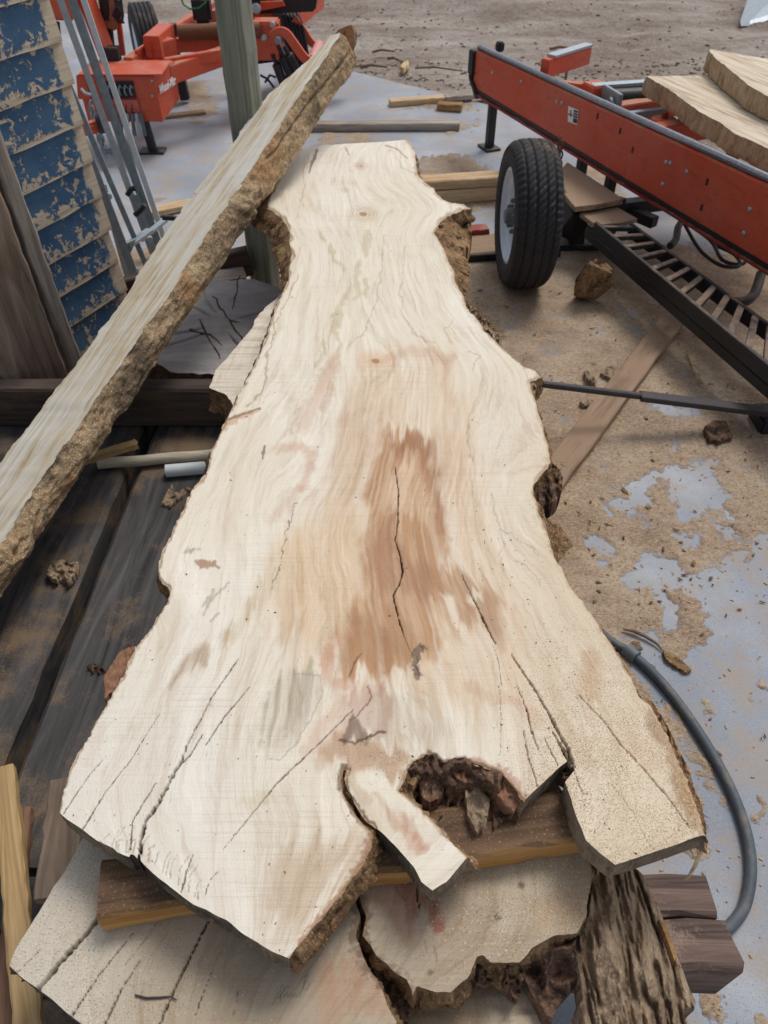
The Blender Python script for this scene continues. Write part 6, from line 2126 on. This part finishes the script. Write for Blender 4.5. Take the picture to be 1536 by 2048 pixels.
for k in range(6):
    x = -1.635 + k * 0.032
    m_ = MB()
    m_.tube([(x, YB - 0.008, 0.335), (x, YB - 0.028, 0.35), (x + 0.002, YB - 0.034, 0.375), (x + 0.008, YB - 0.024, 0.39), (x + 0.014, YB - 0.012, 0.375)], 0.006, 8)
    m_.build('control_lever', M['galv_dark'], box_o, smooth=True)
m_ = MB()
m_.box((-1.555, YB - 0.010, 0.265), (0.215, 0.006, 0.10), ((1, 0, 0), (0, 0.97, 0.24), (0, -0.24, 0.97)))
m_.build('control_panel', M['pink'] if False else mat_paint('faded_red_panel', S(196, 96, 80), S(204, 112, 98), S(190, 140, 120), 0.3), box_o)
for k in range(5):
    m_ = MB()
    x = -1.63 + k * 0.035
    m_.tube([(x, YB - 0.018, 0.305), (x + 0.006, YB - 0.016, 0.28), (x - 0.006, YB - 0.015, 0.255), (x + 0.004, YB - 0.014, 0.235)], 0.003, 6)
    m_.build('panel_line', M['black'], box_o)
for i, dx in enumerate((-0.06, -0.025, 0.005, 0.03, 0.055)):
    m_ = MB()
    m_.bar((-1.50 + dx, YB - 0.02, 0.24), (-1.505 + dx * 1.25, YB - 0.045, 0.12 + 0.01 * (i % 2)), 0.022, 0.012, (0, 1, 0))
    m_.build('hanging_strap', M['galv'] if i in (1, 3) else M['hub'], box_o, bevel=0.003)
for (x, z) in ((-1.345, 0.41), (-1.36, 0.33), (-1.73, 0.40)):
    m_ = MB()
    m_.lathe((x, YB, z), (0, -1, 0), [(0, 0.008), (0.005, 0.007), (0.005, 0)], 10)
    m_.build('bolt', M['galv'], box_o)
# white lettering on the side of the box
fc = bpy.data.curves.new('lettering', 'FONT')
fc.body = 'Wood-Mizer'
fc.size = 0.062
fc.shear = 0.3
fc.offset = 0.0022
fc.extrude = 0.001
to = bpy.data.objects.new('lettering_tmp', fc)
COL.objects.link(to)
bpy.context.view_layer.update()
tm = bpy.data.meshes.new_from_object(to)
bpy.data.objects.remove(to)
tm.materials.append(M['white'])
lo = bpy.data.objects.new('lettering', tm)
COL.objects.link(lo)
sd_ = np.array([0.075, DB, 0.004])
sd_ /= np.linalg.norm(sd_)
nn_ = np.cross(sd_, UP)
nn_ /= np.linalg.norm(nn_)
wlen = max(v.co.x for v in tm.vertices)
up_ = np.cross(nn_, sd_)
pl = np.array([fr_, YB, 0.0]) + sd_ * 0.012 + nn_ * 0.006 + UP * 0.335
sx_ = (DB * 0.92) / wlen
sl_ = sd_ * sx_
lo.matrix_basis = Matrix(((sl_[0], up_[0], nn_[0], pl[0]), (sl_[1], up_[1], nn_[1], pl[1]), (sl_[2], up_[2], nn_[2], pl[2]), (0, 0, 0, 1)))
attach(lo, box_o)
# jack legs
m_ = MB()
jf = Z(305, 306, 0)
m_.tube([(-1.43, jf[1] + 0.02, 0.0), (-1.46, jf[1] + 0.02, 0.3)], 0.028, 14)
j = m_.build('jack_leg', M['black'], lm, smooth=True)
m_ = MB()
m_.box((jf[0], jf[1] + 0.02, 0.006), (0.15, 0.10, 0.012))
m_.build('foot_plate', M['black'], j)
m_ = MB()
j2 = Z(372, 205, 0)
m_.bar((j2[0], j2[1], 0.02), (j2[0] - 0.02, j2[1], 0.36), 0.06, 0.06, (0, 1, 0))
m_.bar((j2[0] - 0.02, j2[1], 0.1), (j2[0] - 0.12, j2[1] - 0.08, 0.02), 0.04, 0.04)
m_.build('jack_leg', M['black'], lm, bevel=0.004)
# frame beams
def lbar(p0, p1, w, h, mat='red', name='frame_beam', bev=0.004):
    m_ = MB()
    m_.bar(p0, p1, w, h)
    return m_.build(name, M[mat], lm, bevel=bev)
lbar((-1.30, YB + 0.20, 0.385), Z(520, 86, 0.385), 0.06, 0.10)
lbar(Z(330, 128, 0.42), Z(470, 104, 0.42), 0.05, 0.06)
lbar(Z(258, 132, 0.42), Z(420, 20, 0.42), 0.06, 0.09)
lbar(Z(272, 106, 0.47), Z(430, 8, 0.47), 0.02, 0.03, 'red_clean')
lbar(Z(345, 90, 0.42), Z(520, 84, 0.42), 0.05, 0.08)
lbar(Z(350, 62, 0.46), Z(560, 56, 0.46), 0.05, 0.07)
lbar(Z(400, 32, 0.46), Z(600, 28, 0.46), 0.06, 0.07)
lbar(Z(300, 112, 0.44), Z(345, 100, 0.44), 0.10, 0.14, 'red')
lbar(Z(305, 95, 0.49), Z(335, 68, 0.49), 0.10, 0.12, 'red_clean')
lbar(Z(500, 110, 0.36), Z(640, 0, 0.36), 0.07, 0.10)
m_ = MB()
m_.tube([Z(356, 66, 0.50), Z(440, 62, 0.50), Z(520, 60, 0.50)], 0.045, 16)
m_.build('roller', M['rust'], lm, smooth=True)
m_ = MB()
m_.box(Z(348, 76, 0.45), (0.05, 0.05, 0.16))
m_.build('roller_bracket', M['black'], lm, bevel=0.003)
# block with bolts, loading arms, wheel behind
m_ = MB()
m_.box(Y(535, 78, 5.75), (0.17, 0.14, 0.22))
blk = m_.build('pivot_block', M['red'], lm, bevel=0.01)
for (x, y) in ((528, 75), (545, 50), (556, 82)):
    m_ = MB()
    m_.lathe(Y(x, y, 5.66), (0, -1, 0.1), [(-0.02, 0.018), (0.012, 0.016), (0.012, 0)], 12)
    m_.build('pivot_bolt', M['galv'], blk, smooth=True)
def arm(pts, yd, wpx, depth, mat, nm='loading_arm'):
    """curved flat arm cut from plate, outline offset from a centre line"""
    P_ = [np.array(p, float) for p in pts]
    dense = []
    for i in range(len(P_) - 1):
        for k in range(5):
            t_ = k / 5
            pm, pn = P_[max(i - 1, 0)], P_[min(i + 2, len(P_) - 1)]
            dense.append(0.5 * (2 * P_[i] + (P_[i + 1] - pm) * t_ + (2 * pm - 5 * P_[i] + 4 * P_[i + 1] - pn) * t_ ** 2 + (3 * P_[i] - pm - 3 * P_[i + 1] + pn) * t_ ** 3))
    dense.append(P_[-1])
    m_ = MB()
    L_, R_ = [], []
    for i, p in enumerate(dense):
        t_ = dense[min(i + 1, len(dense) - 1)] - dense[max(i - 1, 0)]
        n_ = np.array([-t_[1], t_[0]]) / (np.linalg.norm(t_) + 1e-9)
        L_.append(p + n_ * wpx / 2)
        R_.append(p - n_ * wpx / 2)
    for i in range(len(dense) - 1):
        qd = [Y(*L_[i], yd), Y(*L_[i + 1], yd), Y(*R_[i + 1], yd), Y(*R_[i], yd)]
        m_.hexa(qd, [p + np.array([0, depth, 0]) for p in qd])
    o = m_.build(nm, M[mat], lm)
    bm = bmesh.new()
    bm.from_mesh(o.data)
    bmesh.ops.remove_doubles(bm, verts=bm.verts, dist=0.0005)
    bm.to_mesh(o.data)
    bm.free()
    return o
arm([(545, 72), (556, 64), (572, 68), (590, 92), (610, 118), (632, 126), (655, 120)], 5.6, 17, 0.03, 'red_clean')
arm([(588, 38), (606, 62), (622, 86), (640, 94), (672, 92)], 6.0, 14, 0.03, 'red_clean')
m_ = MB()
m_.tube([Y(625, 122, 5.62), Y(638, 92, 5.98)], 0.035, 14)
m_.build('arm_roller', M['pink'], lm, smooth=True)
m_ = MB()
m_.lathe(Y(556, 80, 5.58), (0, -1, 0), [(-0.03, 0.02), (0.02, 0.018), (0.02, 0)], 14)
m_.build('arm_pivot', M['galv_dark'], lm, smooth=True)
for (a_, b_) in (((556, 90), (585, 160)), ((568, 92), (598, 150)), ((545, 108), (570, 175))):
    m_ = MB()
    p_, q_ = Y(*a_, 5.68), Y(*b_, 5.72)
    m_.tube([p_, p_ * 0.7 + q_ * 0.3], 0.014, 10)
    m_.tube([p_ * 0.7 + q_ * 0.3, q_], 0.03, 12)
    m_.build('hydraulic_cylinder', M['black'], lm, smooth=True)
def small_tyre(c, axis, r, w):
    wr = bpy.data.objects.new('wheel', None)
    COL.objects.link(wr)
    wr.location = [float(q_) for q_ in c]
    attach(wr, lm)
    pf = [(-w / 2 + 0.01, r * 0.55), (-w / 2, r * 0.75), (-w / 2 + 0.012, r * 0.95)]
    nrib = 5
    for k in range(nrib):
        a0 = -w / 2 + 0.015 + (w - 0.03) * k / nrib
        a1 = -w / 2 + 0.015 + (w - 0.03) * (k + 1) / nrib
        pf += [(a0 + 0.003, r * 0.965), (a0 + 0.006, r), (a1 - 0.006, r), (a1 - 0.003, r * 0.965)]
    pf += [(w / 2 - 0.012, r * 0.95), (w / 2, r * 0.75), (w / 2 - 0.01, r * 0.55)]
    MB().lathe(c, axis, pf, 56).build('tyre', M['rubber'], wr, smooth=True)
    MB().lathe(c, axis, [(-w / 2 + 0.012, r * 0.56), (-w / 2 + 0.03, r * 0.45), (-w / 2 + 0.02, 0), (w / 2 - 0.02, 0), (w / 2 - 0.03, r * 0.45), (w / 2 - 0.012, r * 0.56)], 32).build('rim', M['rim'], wr, smooth=True)
small_tyre(Y(580, 100, 6.15) * np.array([1, 1, 0]) + np.array([0, 0, 0.265]), (0.93, 0.36, 0), 0.265, 0.15)
small_tyre(Y(294, 82, 6.3) * np.array([1, 1, 0]) + np.array([0, 0, 0.265]), (0.93, 0.36, 0), 0.265, 0.18)
# mast and saw head
lbar(Z(222, 128, 0.42), Y(150, -60, 5.25), 0.11, 0.06, 'red', 'mast', 0.006)
m_ = MB()
m_.bar(Y(222, 112, 5.35), Y(205, -40, 5.3), 0.05, 0.05, (0, 1, 0))
m_.build('mast_guide', M['black'], lm, bevel=0.004)
m_ = MB()
m_.bar(Y(246, 110, 5.4), Y(228, -30, 5.35), 0.03, 0.03, (0, 1, 0))
m_.build('mast_guide', M['red'], lm, bevel=0.003)
m_ = MB()
m_.hexa([Y(205, 58, 5.3), Y(232, 62, 5.3), Y(240, 55, 5.5), Y(212, 52, 5.5)], [Y(190, -40, 5.3), Y(250, -40, 5.3), Y(250, -45, 5.5), Y(195, -45, 5.5)])
m_.build('head_cover', mat_paint('dusty_brown_cover', S(140, 82, 62), S(166, 112, 90), S(170, 136, 112), 0.5), lm, bevel=0.008)
for k in range(4):
    m_ = MB()
    m_.tube([Y(228 + 4 * k, -10, 5.32), Y(234 + 4 * k, 15 + 5 * k, 5.28), Y(226 + 6 * k, 30 + 4 * k, 5.28), Y(238 + 3 * k, 45, 5.3)], 0.008, 8)
    m_.build('cable', M['black'], lm, smooth=True)
m_ = MB()
m_.hexa([Y(92, 40, 5.0), Y(150, 42, 5.0), Y(150, 38, 5.3), Y(92, 36, 5.3)], [Y(70, -60, 5.0), Y(140, -60, 5.0), Y(140, -64, 5.3), Y(70, -64, 5.3)])
m_.build('head_housing', M['red'], lm, bevel=0.01)
m_ = MB()
m_.tube([Y(105, 45, 5.0), Y(112, 80, 5.0), Y(124, 122, 5.0)], [0.04, 0.03, 0.02], 12)
m_.build('head_guard', M['black'], lm, smooth=True)
m_ = MB()
m_.box(Z(225, 112, 0.47), (0.09, 0.07, 0.10))
m_.build('latch_box', M['black'], lm, bevel=0.005)
# hydraulic motor with green hose, black boom behind the post
m_ = MB()
m_.box(Y(404, 18, 5.9), (0.12, 0.10, 0.15))
mot = m_.build('hydraulic_motor', M['black'], lm, bevel=0.02)
m_ = MB()
m_.tube([Y(362, -8, 5.85), Y(366, 8, 5.85), Y(380, 18, 5.85), Y(398, 16, 5.85), Y(412, 4, 5.85)], 0.006, 8)
m_.build('green_hose', M['green'], lm, smooth=True)
m_ = MB()
m_.bar(Y(500, 4, 6.0), Y(628, -2, 6.0), 0.12, 0.12)
m_.build('boom', M['black'], lm, bevel=0.006)
m_ = MB()
m_.bar(Y(624, 16, 5.96), Y(630, -20, 5.96), 0.02, 0.05)
m_.build('boom_end', M['black'], lm)
m_ = MB()
m_.lathe(Y(512, 17, 5.85), (0, -1, 0.2), [(-0.02, 0.03), (0.01, 0.03), (0.014, 0.02), (0.014, 0)], 18)
m_.build('boom_bolt', M['galv'], lm, smooth=True)
m_ = MB()
m_.prism([Y(520, 22, 5.9), Y(570, 12, 5.9), Y(565, 2, 5.9), Y(520, 4, 5.9)], (0, 0.03, 0))
m_.build('boom_gusset', M['red'], lm)
# coupler and chains at the front
m_ = MB()
m_.bar(Z(150, 262, 0.26), Z(205, 250, 0.26), 0.07, 0.06)
m_.build('coupler', M['red_clean'], lm, bevel=0.012)
m_ = MB()
m_.lathe(Z(200, 246, 0.28), (0.9, 0.2, 0.1), [(-0.012, 0.03), (-0.012, 0.055), (0.012, 0.055), (0.012, 0.03)], 22)
m_.build('coupler_ring', M['black'], lm, smooth=True)
chain(lm, [Y(182, 205, 4.8), Y(185, 235, 4.78), Y(200, 280, 4.75), Y(212, 305, 4.75), Y(228, 302, 4.75)], 12, M['galv_dark'], 0.05, 0.005)
chain(lm, [Y(200, 262, 4.72), Y(206, 290, 4.72), Y(215, 310, 4.72)], 5, M['galv_dark'], 0.05, 0.005)
m_ = MB()
m_.tube([Y(163, 178, 4.85), Y(170, 186, 4.83), Y(182, 190, 4.83)], 0.008, 8)
m_.build('hook', M['galv'], lm, smooth=True)
m_ = MB()
m_.hexa([yb(156, 198, -0.02), yb(182, 200, -0.02), yb(182, 200, 0.2), yb(156, 198, 0.2)], [yb(152, 150, -0.02), yb(170, 150, -0.02), yb(170, 150, 0.2), yb(152, 150, 0.2)])
m_.build('side_bracket', M['red'], lm, bevel=0.004)
for pts in ([(520, 150), (535, 158), (548, 175)], [(530, 165), (540, 150), (552, 155)], [(470, 140), (490, 146), (510, 140)]):
    m_ = MB()
    m_.tube([Y(x, y, 5.7) for x, y in pts], 0.008, 8)
    m_.build('hydraulic_hose', M['black'], lm, smooth=True)
m_ = MB()
m_.bar(Z(470, 120, 0.22), Z(560, 108, 0.22), 0.08, 0.07)
m_.build('under_frame', M['black'], lm)

# log waiting on the loading arms
lg = root('log', Y(685, 105, 6.2), 'brown log end with forked crack resting on the loading arms', 'log')
outl = [(650, 100), (662, 78), (676, 60), (692, 53), (702, 50), (708, 64), (706, 86), (700, 100), (706, 112), (704, 124), (690, 120), (670, 112)]
PF = [Y(x, y, 6.0) for x, y in outl]
m_ = MB()
m_.prism(PF, (0.02, 0.10, -0.03))
m_.build('bark', M['bark'], lg, smooth=False)
cen_ = np.mean(PF, axis=0)
fv = [cen_ + np.array([0, -0.012, 0])] + [p * 0.97 + cen_ * 0.03 + np.array([0, -0.006, 0]) for p in PF]
mesh_obj('cut_face', fv, [(0, i + 1, (i + 1) % len(PF) + 1) for i in range(len(PF))][::-1], M['logend'], lg)
m_ = MB()
for ln in ([(690, 62), (687, 78), (686, 86)], [(686, 86), (676, 94), (668, 100)]):
    m_.tube([Y(x, y, 5.975) for x, y in ln], 0.006, 6)
m_.build('crack', M['bark_dark'], lg)

# ------------------------------------------------------------------ things on the ground
o = board('grey_plank', Z(560, 252, 0.025), Z(918, 250, 0.025), 0.09, 0.05, M['greyboard'], seed=61)
tag(o, 'long grey plank on the concrete just beyond the big slab', 'board')
o = board('pale_plank', Z(780, 206, 0.02), Z(905, 196, 0.02), 0.07, 0.04, M['palewood'], seed=62)
tag(o, 'pale sawn plank near the far edge of the concrete', 'board')
o = board('grey_plank', Z(890, 196, 0.03), Z(985, 188, 0.03), 0.07, 0.03, M['greyboard'], seed=63)
tag(o, 'grey plank end by the black leg at the concrete edge', 'board')
o = board('wood_block', Z(876, 212, 0.02), Z(924, 214, 0.025), 0.08, 0.045, M['stumpwood'], seed=64)
tag(o, 'small reddish brown wood block between plank and black leg', 'wood block')
o = board('offcut_board', Z(330, 233, 0.01), Z(410, 224, 0.01), 0.06, 0.02, M['dustboard'], seed=65)
tag(o, 'tan board under the left sawmill beside the black jack', 'board')
o = board('stacked_timber', Z(850, 392, 0.04), Z(1000, 378, 0.04), 0.13, 0.08, M['palewood'], seed=66)
tag(o, 'lower pale timber behind the tyre', 'timber')
o = board('stacked_timber', Z(845, 366, 0.11), Z(1000, 356, 0.11), 0.10, 0.05, M['palewood'], seed=67)
tag(o, 'upper pale timber stacked behind the tyre', 'timber')
o = board('dusty_plank', Z(880, 500, 0.02), Z(1000, 492, 0.02), 0.20, 0.04, M['dustboard'], seed=68)
tag(o, 'dusty brown plank between tyre and the knob of the slab', 'board')
m_ = MB()
m_.bar(Z(905, 517, 0.02), Z(1120, 505, 0.02), 0.03, 0.035)
tag(m_.build('steel_bar', M['black'], bevel=0.003), 'short black bar in front of the dusty plank by the tyre', 'bar')
o = board('red_offcut', Z(930, 462, 0.05), Z(975, 458, 0.05), 0.07, 0.03, M['red_dark'], seed=69)
tag(o, 'small dull red block lying beside the tyre', 'block')
o = board('ground_board', Z(1345, 640, 0.022), Z(1062, 1012, 0.022), 0.10, 0.035, M['dustboard'], seed=70, n=24)
tag(o, 'dusty board running diagonally across the sawdust under the black bar', 'board')
m_ = MB()
b0, b1 = Z(1060, 765, 0.20), Z(1540, 824, 0.075)
m_.tube([b0, b0 * 0.55 + b1 * 0.45], 0.013, 12)
m_.bar(b0 * 0.55 + b1 * 0.45, b1, 0.045, 0.02)
o = m_.build('pry_bar', M['blacksteel'], bevel=0.002)
tag(o, 'long dark iron bar propped from slab edge to the ground at right', 'bar')
m_ = MB()
m_.box(Z(1536, 838, 0.03), (0.09, 0.12, 0.06))
m_.bar(Z(1520, 850, 0.01), Z(1580, 866, 0.01), 0.05, 0.03)
tag(m_.build('jack_base', M['black'], bevel=0.006), 'black steel jack base at the end of the iron bar', 'jack')

# chopped stump chunk
def lumpy(name, label, cat, c, size, mat, seed, mats2=None):
    bm = bmesh.new()
    bmesh.ops.create_icosphere(bm, subdivisions=4, radius=1.0)
    co = np.array([v_.co for v_ in bm.verts])
    n_ = fbm(co[:, 0] * 1.3 + 7, co[:, 1] * 1.3 + co[:, 2] * 0.9 + 3, seed, 4)
    n2 = fbm(co[:, 0] * 5 + 7, co[:, 1] * 5 + co[:, 2] * 3 + 3, seed + 3, 4)
    r = 0.78 + 0.9 * (n_ - 0.5) + 0.55 * (n2 - 0.5)
    # flat chopped facets
    rs = np.random.RandomState(seed)
    out = co * r[:, None]
    for k in range(7):
        d_ = rs.normal(size=3)
        d_ /= np.linalg.norm(d_)
        h_ = rs.uniform(0.40, 0.60)
        pr_ = out @ d_
        out = out - np.maximum(pr_ - h_, 0)[:, None] * d_ * 0.9
    out = out * np.array(size) / 0.75
    out[:, 2] = out[:, 2] - out[:, 2].min()
    for v_, p in zip(bm.verts, out):
        v_.co = p
    me = bpy.data.meshes.new(name)
    bm.to_mesh(me)
    bm.free()
    me.materials.append(mat)
    o = bpy.data.objects.new(name, me)
    COL.objects.link(o)
    o.location = [float(q_) for q_ in c]
    return tag(o, label, cat)
sc_ = Z(1183, 606, 0.0)
lumpy('wood_chunk', 'chopped knobbly wood chunk standing on sawdust near the tyre', 'wood chunk', sc_, (0.07, 0.066, 0.12), M['bark'], 5)
chips = [
    ('wood_scrap', [(1200, 745), (1222, 730), (1256, 738), (1240, 752), (1228, 760)], 0.02, 'bark_grey', 'flat grey wood scrap beside the diagonal board', 'wood scrap'),
    ('wood_scrap', [(1168, 742), (1180, 740), (1190, 755), (1192, 774), (1180, 764), (1172, 752)], 0.03, 'bark_grey', 'curled pale bark scrap just above the iron bar', 'wood scrap'),
    ('bark_chunk', [(1408, 854), (1428, 840), (1452, 842), (1466, 874), (1440, 882), (1416, 876)], 0.02, 'bark_dark', 'dark ribbed bark chunk on sawdust near the iron bar end', 'bark chunk'),
    ('wood_splinter', [(1376, 708), (1388, 706), (1394, 730), (1402, 764), (1398, 768), (1386, 740)], 0.012, 'paleedge', 'pale tapered splinter on the sawdust under the black track', 'splinter'),
    ('bark_strip', [(1326, 1300), (1342, 1304), (1372, 1328), (1384, 1340), (1374, 1346), (1350, 1332), (1330, 1316)], 0.009, 'bark', 'brown bark strip on the concrete beside the cable', 'bark strip'),
    ('bark_strip', [(1256, 1288), (1266, 1282), (1280, 1284), (1282, 1294), (1270, 1296)], 0.006, 'bark', 'small brown bark scrap next to the cable clamp', 'bark strip'),
    ('wood_scrap', [(1160, 802), (1180, 798), (1198, 808), (1190, 814), (1168, 810)], 0.02, 'bark_grey', 'thin grey scrap under the iron bar left of the board', 'wood scrap'),
]
for (nm, pol, hgt, mt, lb, ct_) in chips:
    rt = root(nm, Z(pol[0][0], pol[0][1], 0.0), lb, ct_)
    relief_patch('wood', pol, lumps(hgt + 0.004, hgt * 0.5, 10, 10, len(lb), True), 2.4, M[mt], rt, hgt + 0.01, 2, len(lb))
m_ = MB()
m_.tube([Z(1246, 1258, 0.012), Z(1268, 1262, 0.014), Z(1290, 1272, 0.012), Z(1312, 1286, 0.010), Z(1326, 1300, 0.008)], [0.003, 0.005, 0.005, 0.004, 0.002], 8)
tag(m_.build('twig', M['greyboard_brown'], smooth=True), 'thin bent twig on the concrete above the bark strip', 'twig')

# grey cable curving round the near right
cab = [(1150, 1225), (1195, 1260), (1225, 1284), (1258, 1304), (1300, 1340), (1345, 1390), (1395, 1460), (1440, 1535), (1475, 1610), (1496, 1680), (1502, 1745), (1490, 1810), (1462, 1850), (1430, 1872), (1380, 1890), (1330, 1895)]
P_ = [Z(x, y, 0.014) for x, y in cab]
dense = []
for i in range(len(P_) - 1):
    for k in range(6):
        t_ = k / 6
        pm, pn = P_[max(i - 1, 0)], P_[min(i + 2, len(P_) - 1)]
        dense.append(0.5 * (2 * P_[i] + (P_[i + 1] - pm) * t_ + (2 * pm - 5 * P_[i] + 4 * P_[i + 1] - pn) * t_ ** 2 + (3 * P_[i] - pm - 3 * P_[i + 1] + pn) * t_ ** 3))
dense.append(P_[-1])
cr_ = root('cable', P_[5], 'thick grey cable curving over the concrete at the right of the slab', 'cable')
m_ = MB()
m_.tube(dense, 0.0125, 14)
m_.build('sheath', M['hose'], cr_, smooth=True)
m_ = MB()
pc = Z(1262, 1306, 0.016)
dd_ = Z(1280, 1322, 0.016) - pc
m_.lathe(pc, dd_, [(-0.02, 0.014), (-0.018, 0.02), (0.018, 0.02), (0.02, 0.014)], 14)
m_.tube([pc + np.array([0.012, 0.0, 0.012]), pc + np.array([0.026, 0.006, 0.016])], 0.007, 8)
m_.build('clamp', M['hub'], cr_, smooth=True)

# grey sheet sticking out of the dirt bank
m_ = MB()
a_, b_ = Z(1484, 52, 0.0), Z(1600, -20, 0.0)
m_.prism([Z(1482, 52, 0.02), Z(1500, 52, 0.0), Z(1600, 20, 0.1), Y(1620, -60, 9.4), Y(1510, -30, 8.6)], (0.0, 0.05, 0.03))
tag(m_.build('metal_sheet', M['galv']), 'pale grey sheet corner at the upper right in the dirt', 'sheet')

M['clod'] = mat_simple('dirt_clods', S(124, 108, 96), 0.4, 0.95, scale=60, bump=0.3, spec=0.1)
# loose sticks and chips in the dirt
for (a_, b_, r_, lb) in (((720, 134), (775, 134), 0.012, 'brown stick at the dirt edge beyond the propped slab'), ((775, 117), (806, 124), 0.012, 'pale stick in the debris beyond the concrete'), ((830, 136), (925, 142), 0.008, 'long thin pale stick running towards the red rail'), ((745, 104), (790, 103), 0.010, 'short dark stick lying in the dirt above the debris'), ((1100, 98), (1150, 97), 0.012, 'dark stick in the dirt above the red stop')):
    m_ = MB()
    p_, q_ = Z(*a_, 0.02), Z(*b_, 0.02)
    m_.tube([p_, p_ * 0.6 + q_ * 0.4 + np.array([0, 0.02, 0.01]), q_], [r_, r_ * 0.9, r_ * 0.6], 8)
    tag(m_.build('stick', M['greyboard_brown'], smooth=True), lb, 'stick')
rt = root('wood_chip', Z(805, 128, 0.0), 'pale broken wood chip among sticks at the dirt edge', 'wood chip')
relief_patch('wood', [(800, 134), (806, 124), (816, 121), (818, 127), (808, 136)], lumps(0.04, 0.01, 8, 8, 5), 2.0, M['palewood'], rt, 0.04, 1, 7)
mb = MB()
rs = np.random.RandomState(77)
cx_, cy_ = rs.uniform(560, 1536, 3000), rs.uniform(0, 200, 3000)
P3_ = Zv(cx_, cy_, np.zeros(3000))
ok_ = ~in_poly(P3_[:, 0], P3_[:, 1], PAD) & ((rs.uniform(size=3000) < 0.25) | ((cy_ > 115) & (cy_ < 195)))
P3_ = P3_[ok_][:800]
zz_ = yard_h(P3_[:, 0], P3_[:, 1]) + 0.004
for p, z_ in zip(P3_, zz_):
    sz = rs.uniform(0.004, 0.013)
    an = rs.uniform(0, 3.14)
    el = rs.uniform(1, 3.5)
    d_ = np.array([math.cos(an), math.sin(an), rs.uniform(-0.1, 0.1)])
    s_ = np.array([-d_[1], d_[0], 0])
    mb.box((p[0], p[1], z_), (sz * el, sz, sz * rs.uniform(0.4, 0.9)), (d_, s_, np.array([0, 0, 1.0])))
tag(mb.build('dirt_debris', M['clod']), 'scattered clods, chips and twigs along the dirt yard', 'debris', kind='stuff')
# shavings on sawdust and concrete at the right
mb = MB()
cx_, cy_ = rs.uniform(930, 1536, 3000), rs.uniform(560, 2040, 3000)
P3_ = Zv(cx_, cy_, np.zeros(3000))
ok_ = ~in_poly(cx_, cy_, mpoly) & ((P3_[:, 1] > 1.4) | (rs.uniform(size=3000) < 0.28))
P3_ = P3_[ok_][:700]
zz_ = np.maximum(dust_h(P3_[:, 0], P3_[:, 1]), 0.0) + 0.002
for p, z_ in zip(P3_, zz_):
    sz = rs.uniform(0.0012, 0.004)
    an = rs.uniform(0, 3.14)
    d_ = np.array([math.cos(an), math.sin(an), 0])
    s_ = np.array([-d_[1], d_[0], 0])
    mb.box((p[0], p[1], z_), (sz * rs.uniform(1, 3), sz, sz * 0.5), (d_, s_, np.array([0, 0, 1.0])))
tag(mb.build('wood_shavings', M['yellowwood']), 'tiny pale shavings and chips scattered over sawdust and concrete', 'wood chips', kind='stuff')

mb = MB()
cx_, cy_ = rs.uniform(930, 1536, 900), rs.uniform(560, 1700, 900)
P3_ = Zv(cx_, cy_, np.zeros(900))
ok_ = ~in_poly(cx_, cy_, mpoly) & ((P3_[:, 1] > 1.3) | (rs.uniform(size=900) < 0.25))
P3_ = P3_[ok_][:150]
zz_ = np.maximum(dust_h(P3_[:, 0], P3_[:, 1]), 0.0)
for p, z_ in zip(P3_, zz_):
    ln_ = rs.uniform(0.003, 0.013) * (1 + (rs.uniform() < 0.1))
    w_ = ln_ * rs.uniform(0.10, 0.6)
    an = rs.uniform(0, 6.28)
    d_ = np.array([math.cos(an), math.sin(an), rs.uniform(-0.12, 0.12)])
    s_ = np.array([-d_[1], d_[0], rs.uniform(-0.2, 0.2)])
    c_ = np.array([p[0], p[1], z_ + 0.003])
    a1, a2, a3, a4 = c_ - d_ * ln_, c_ - s_ * w_ * rs.uniform(0.4, 1), c_ + d_ * ln_ * rs.uniform(0.5, 1), c_ + s_ * w_
    mb.prism([a1, a2, a3, a4], (0, 0, rs.uniform(0.0015, 0.004)))
tag(mb.build('bark_shards', M['bark']), 'thin brown bark shards and splinters littered over the sawdust', 'bark shards', kind='stuff')
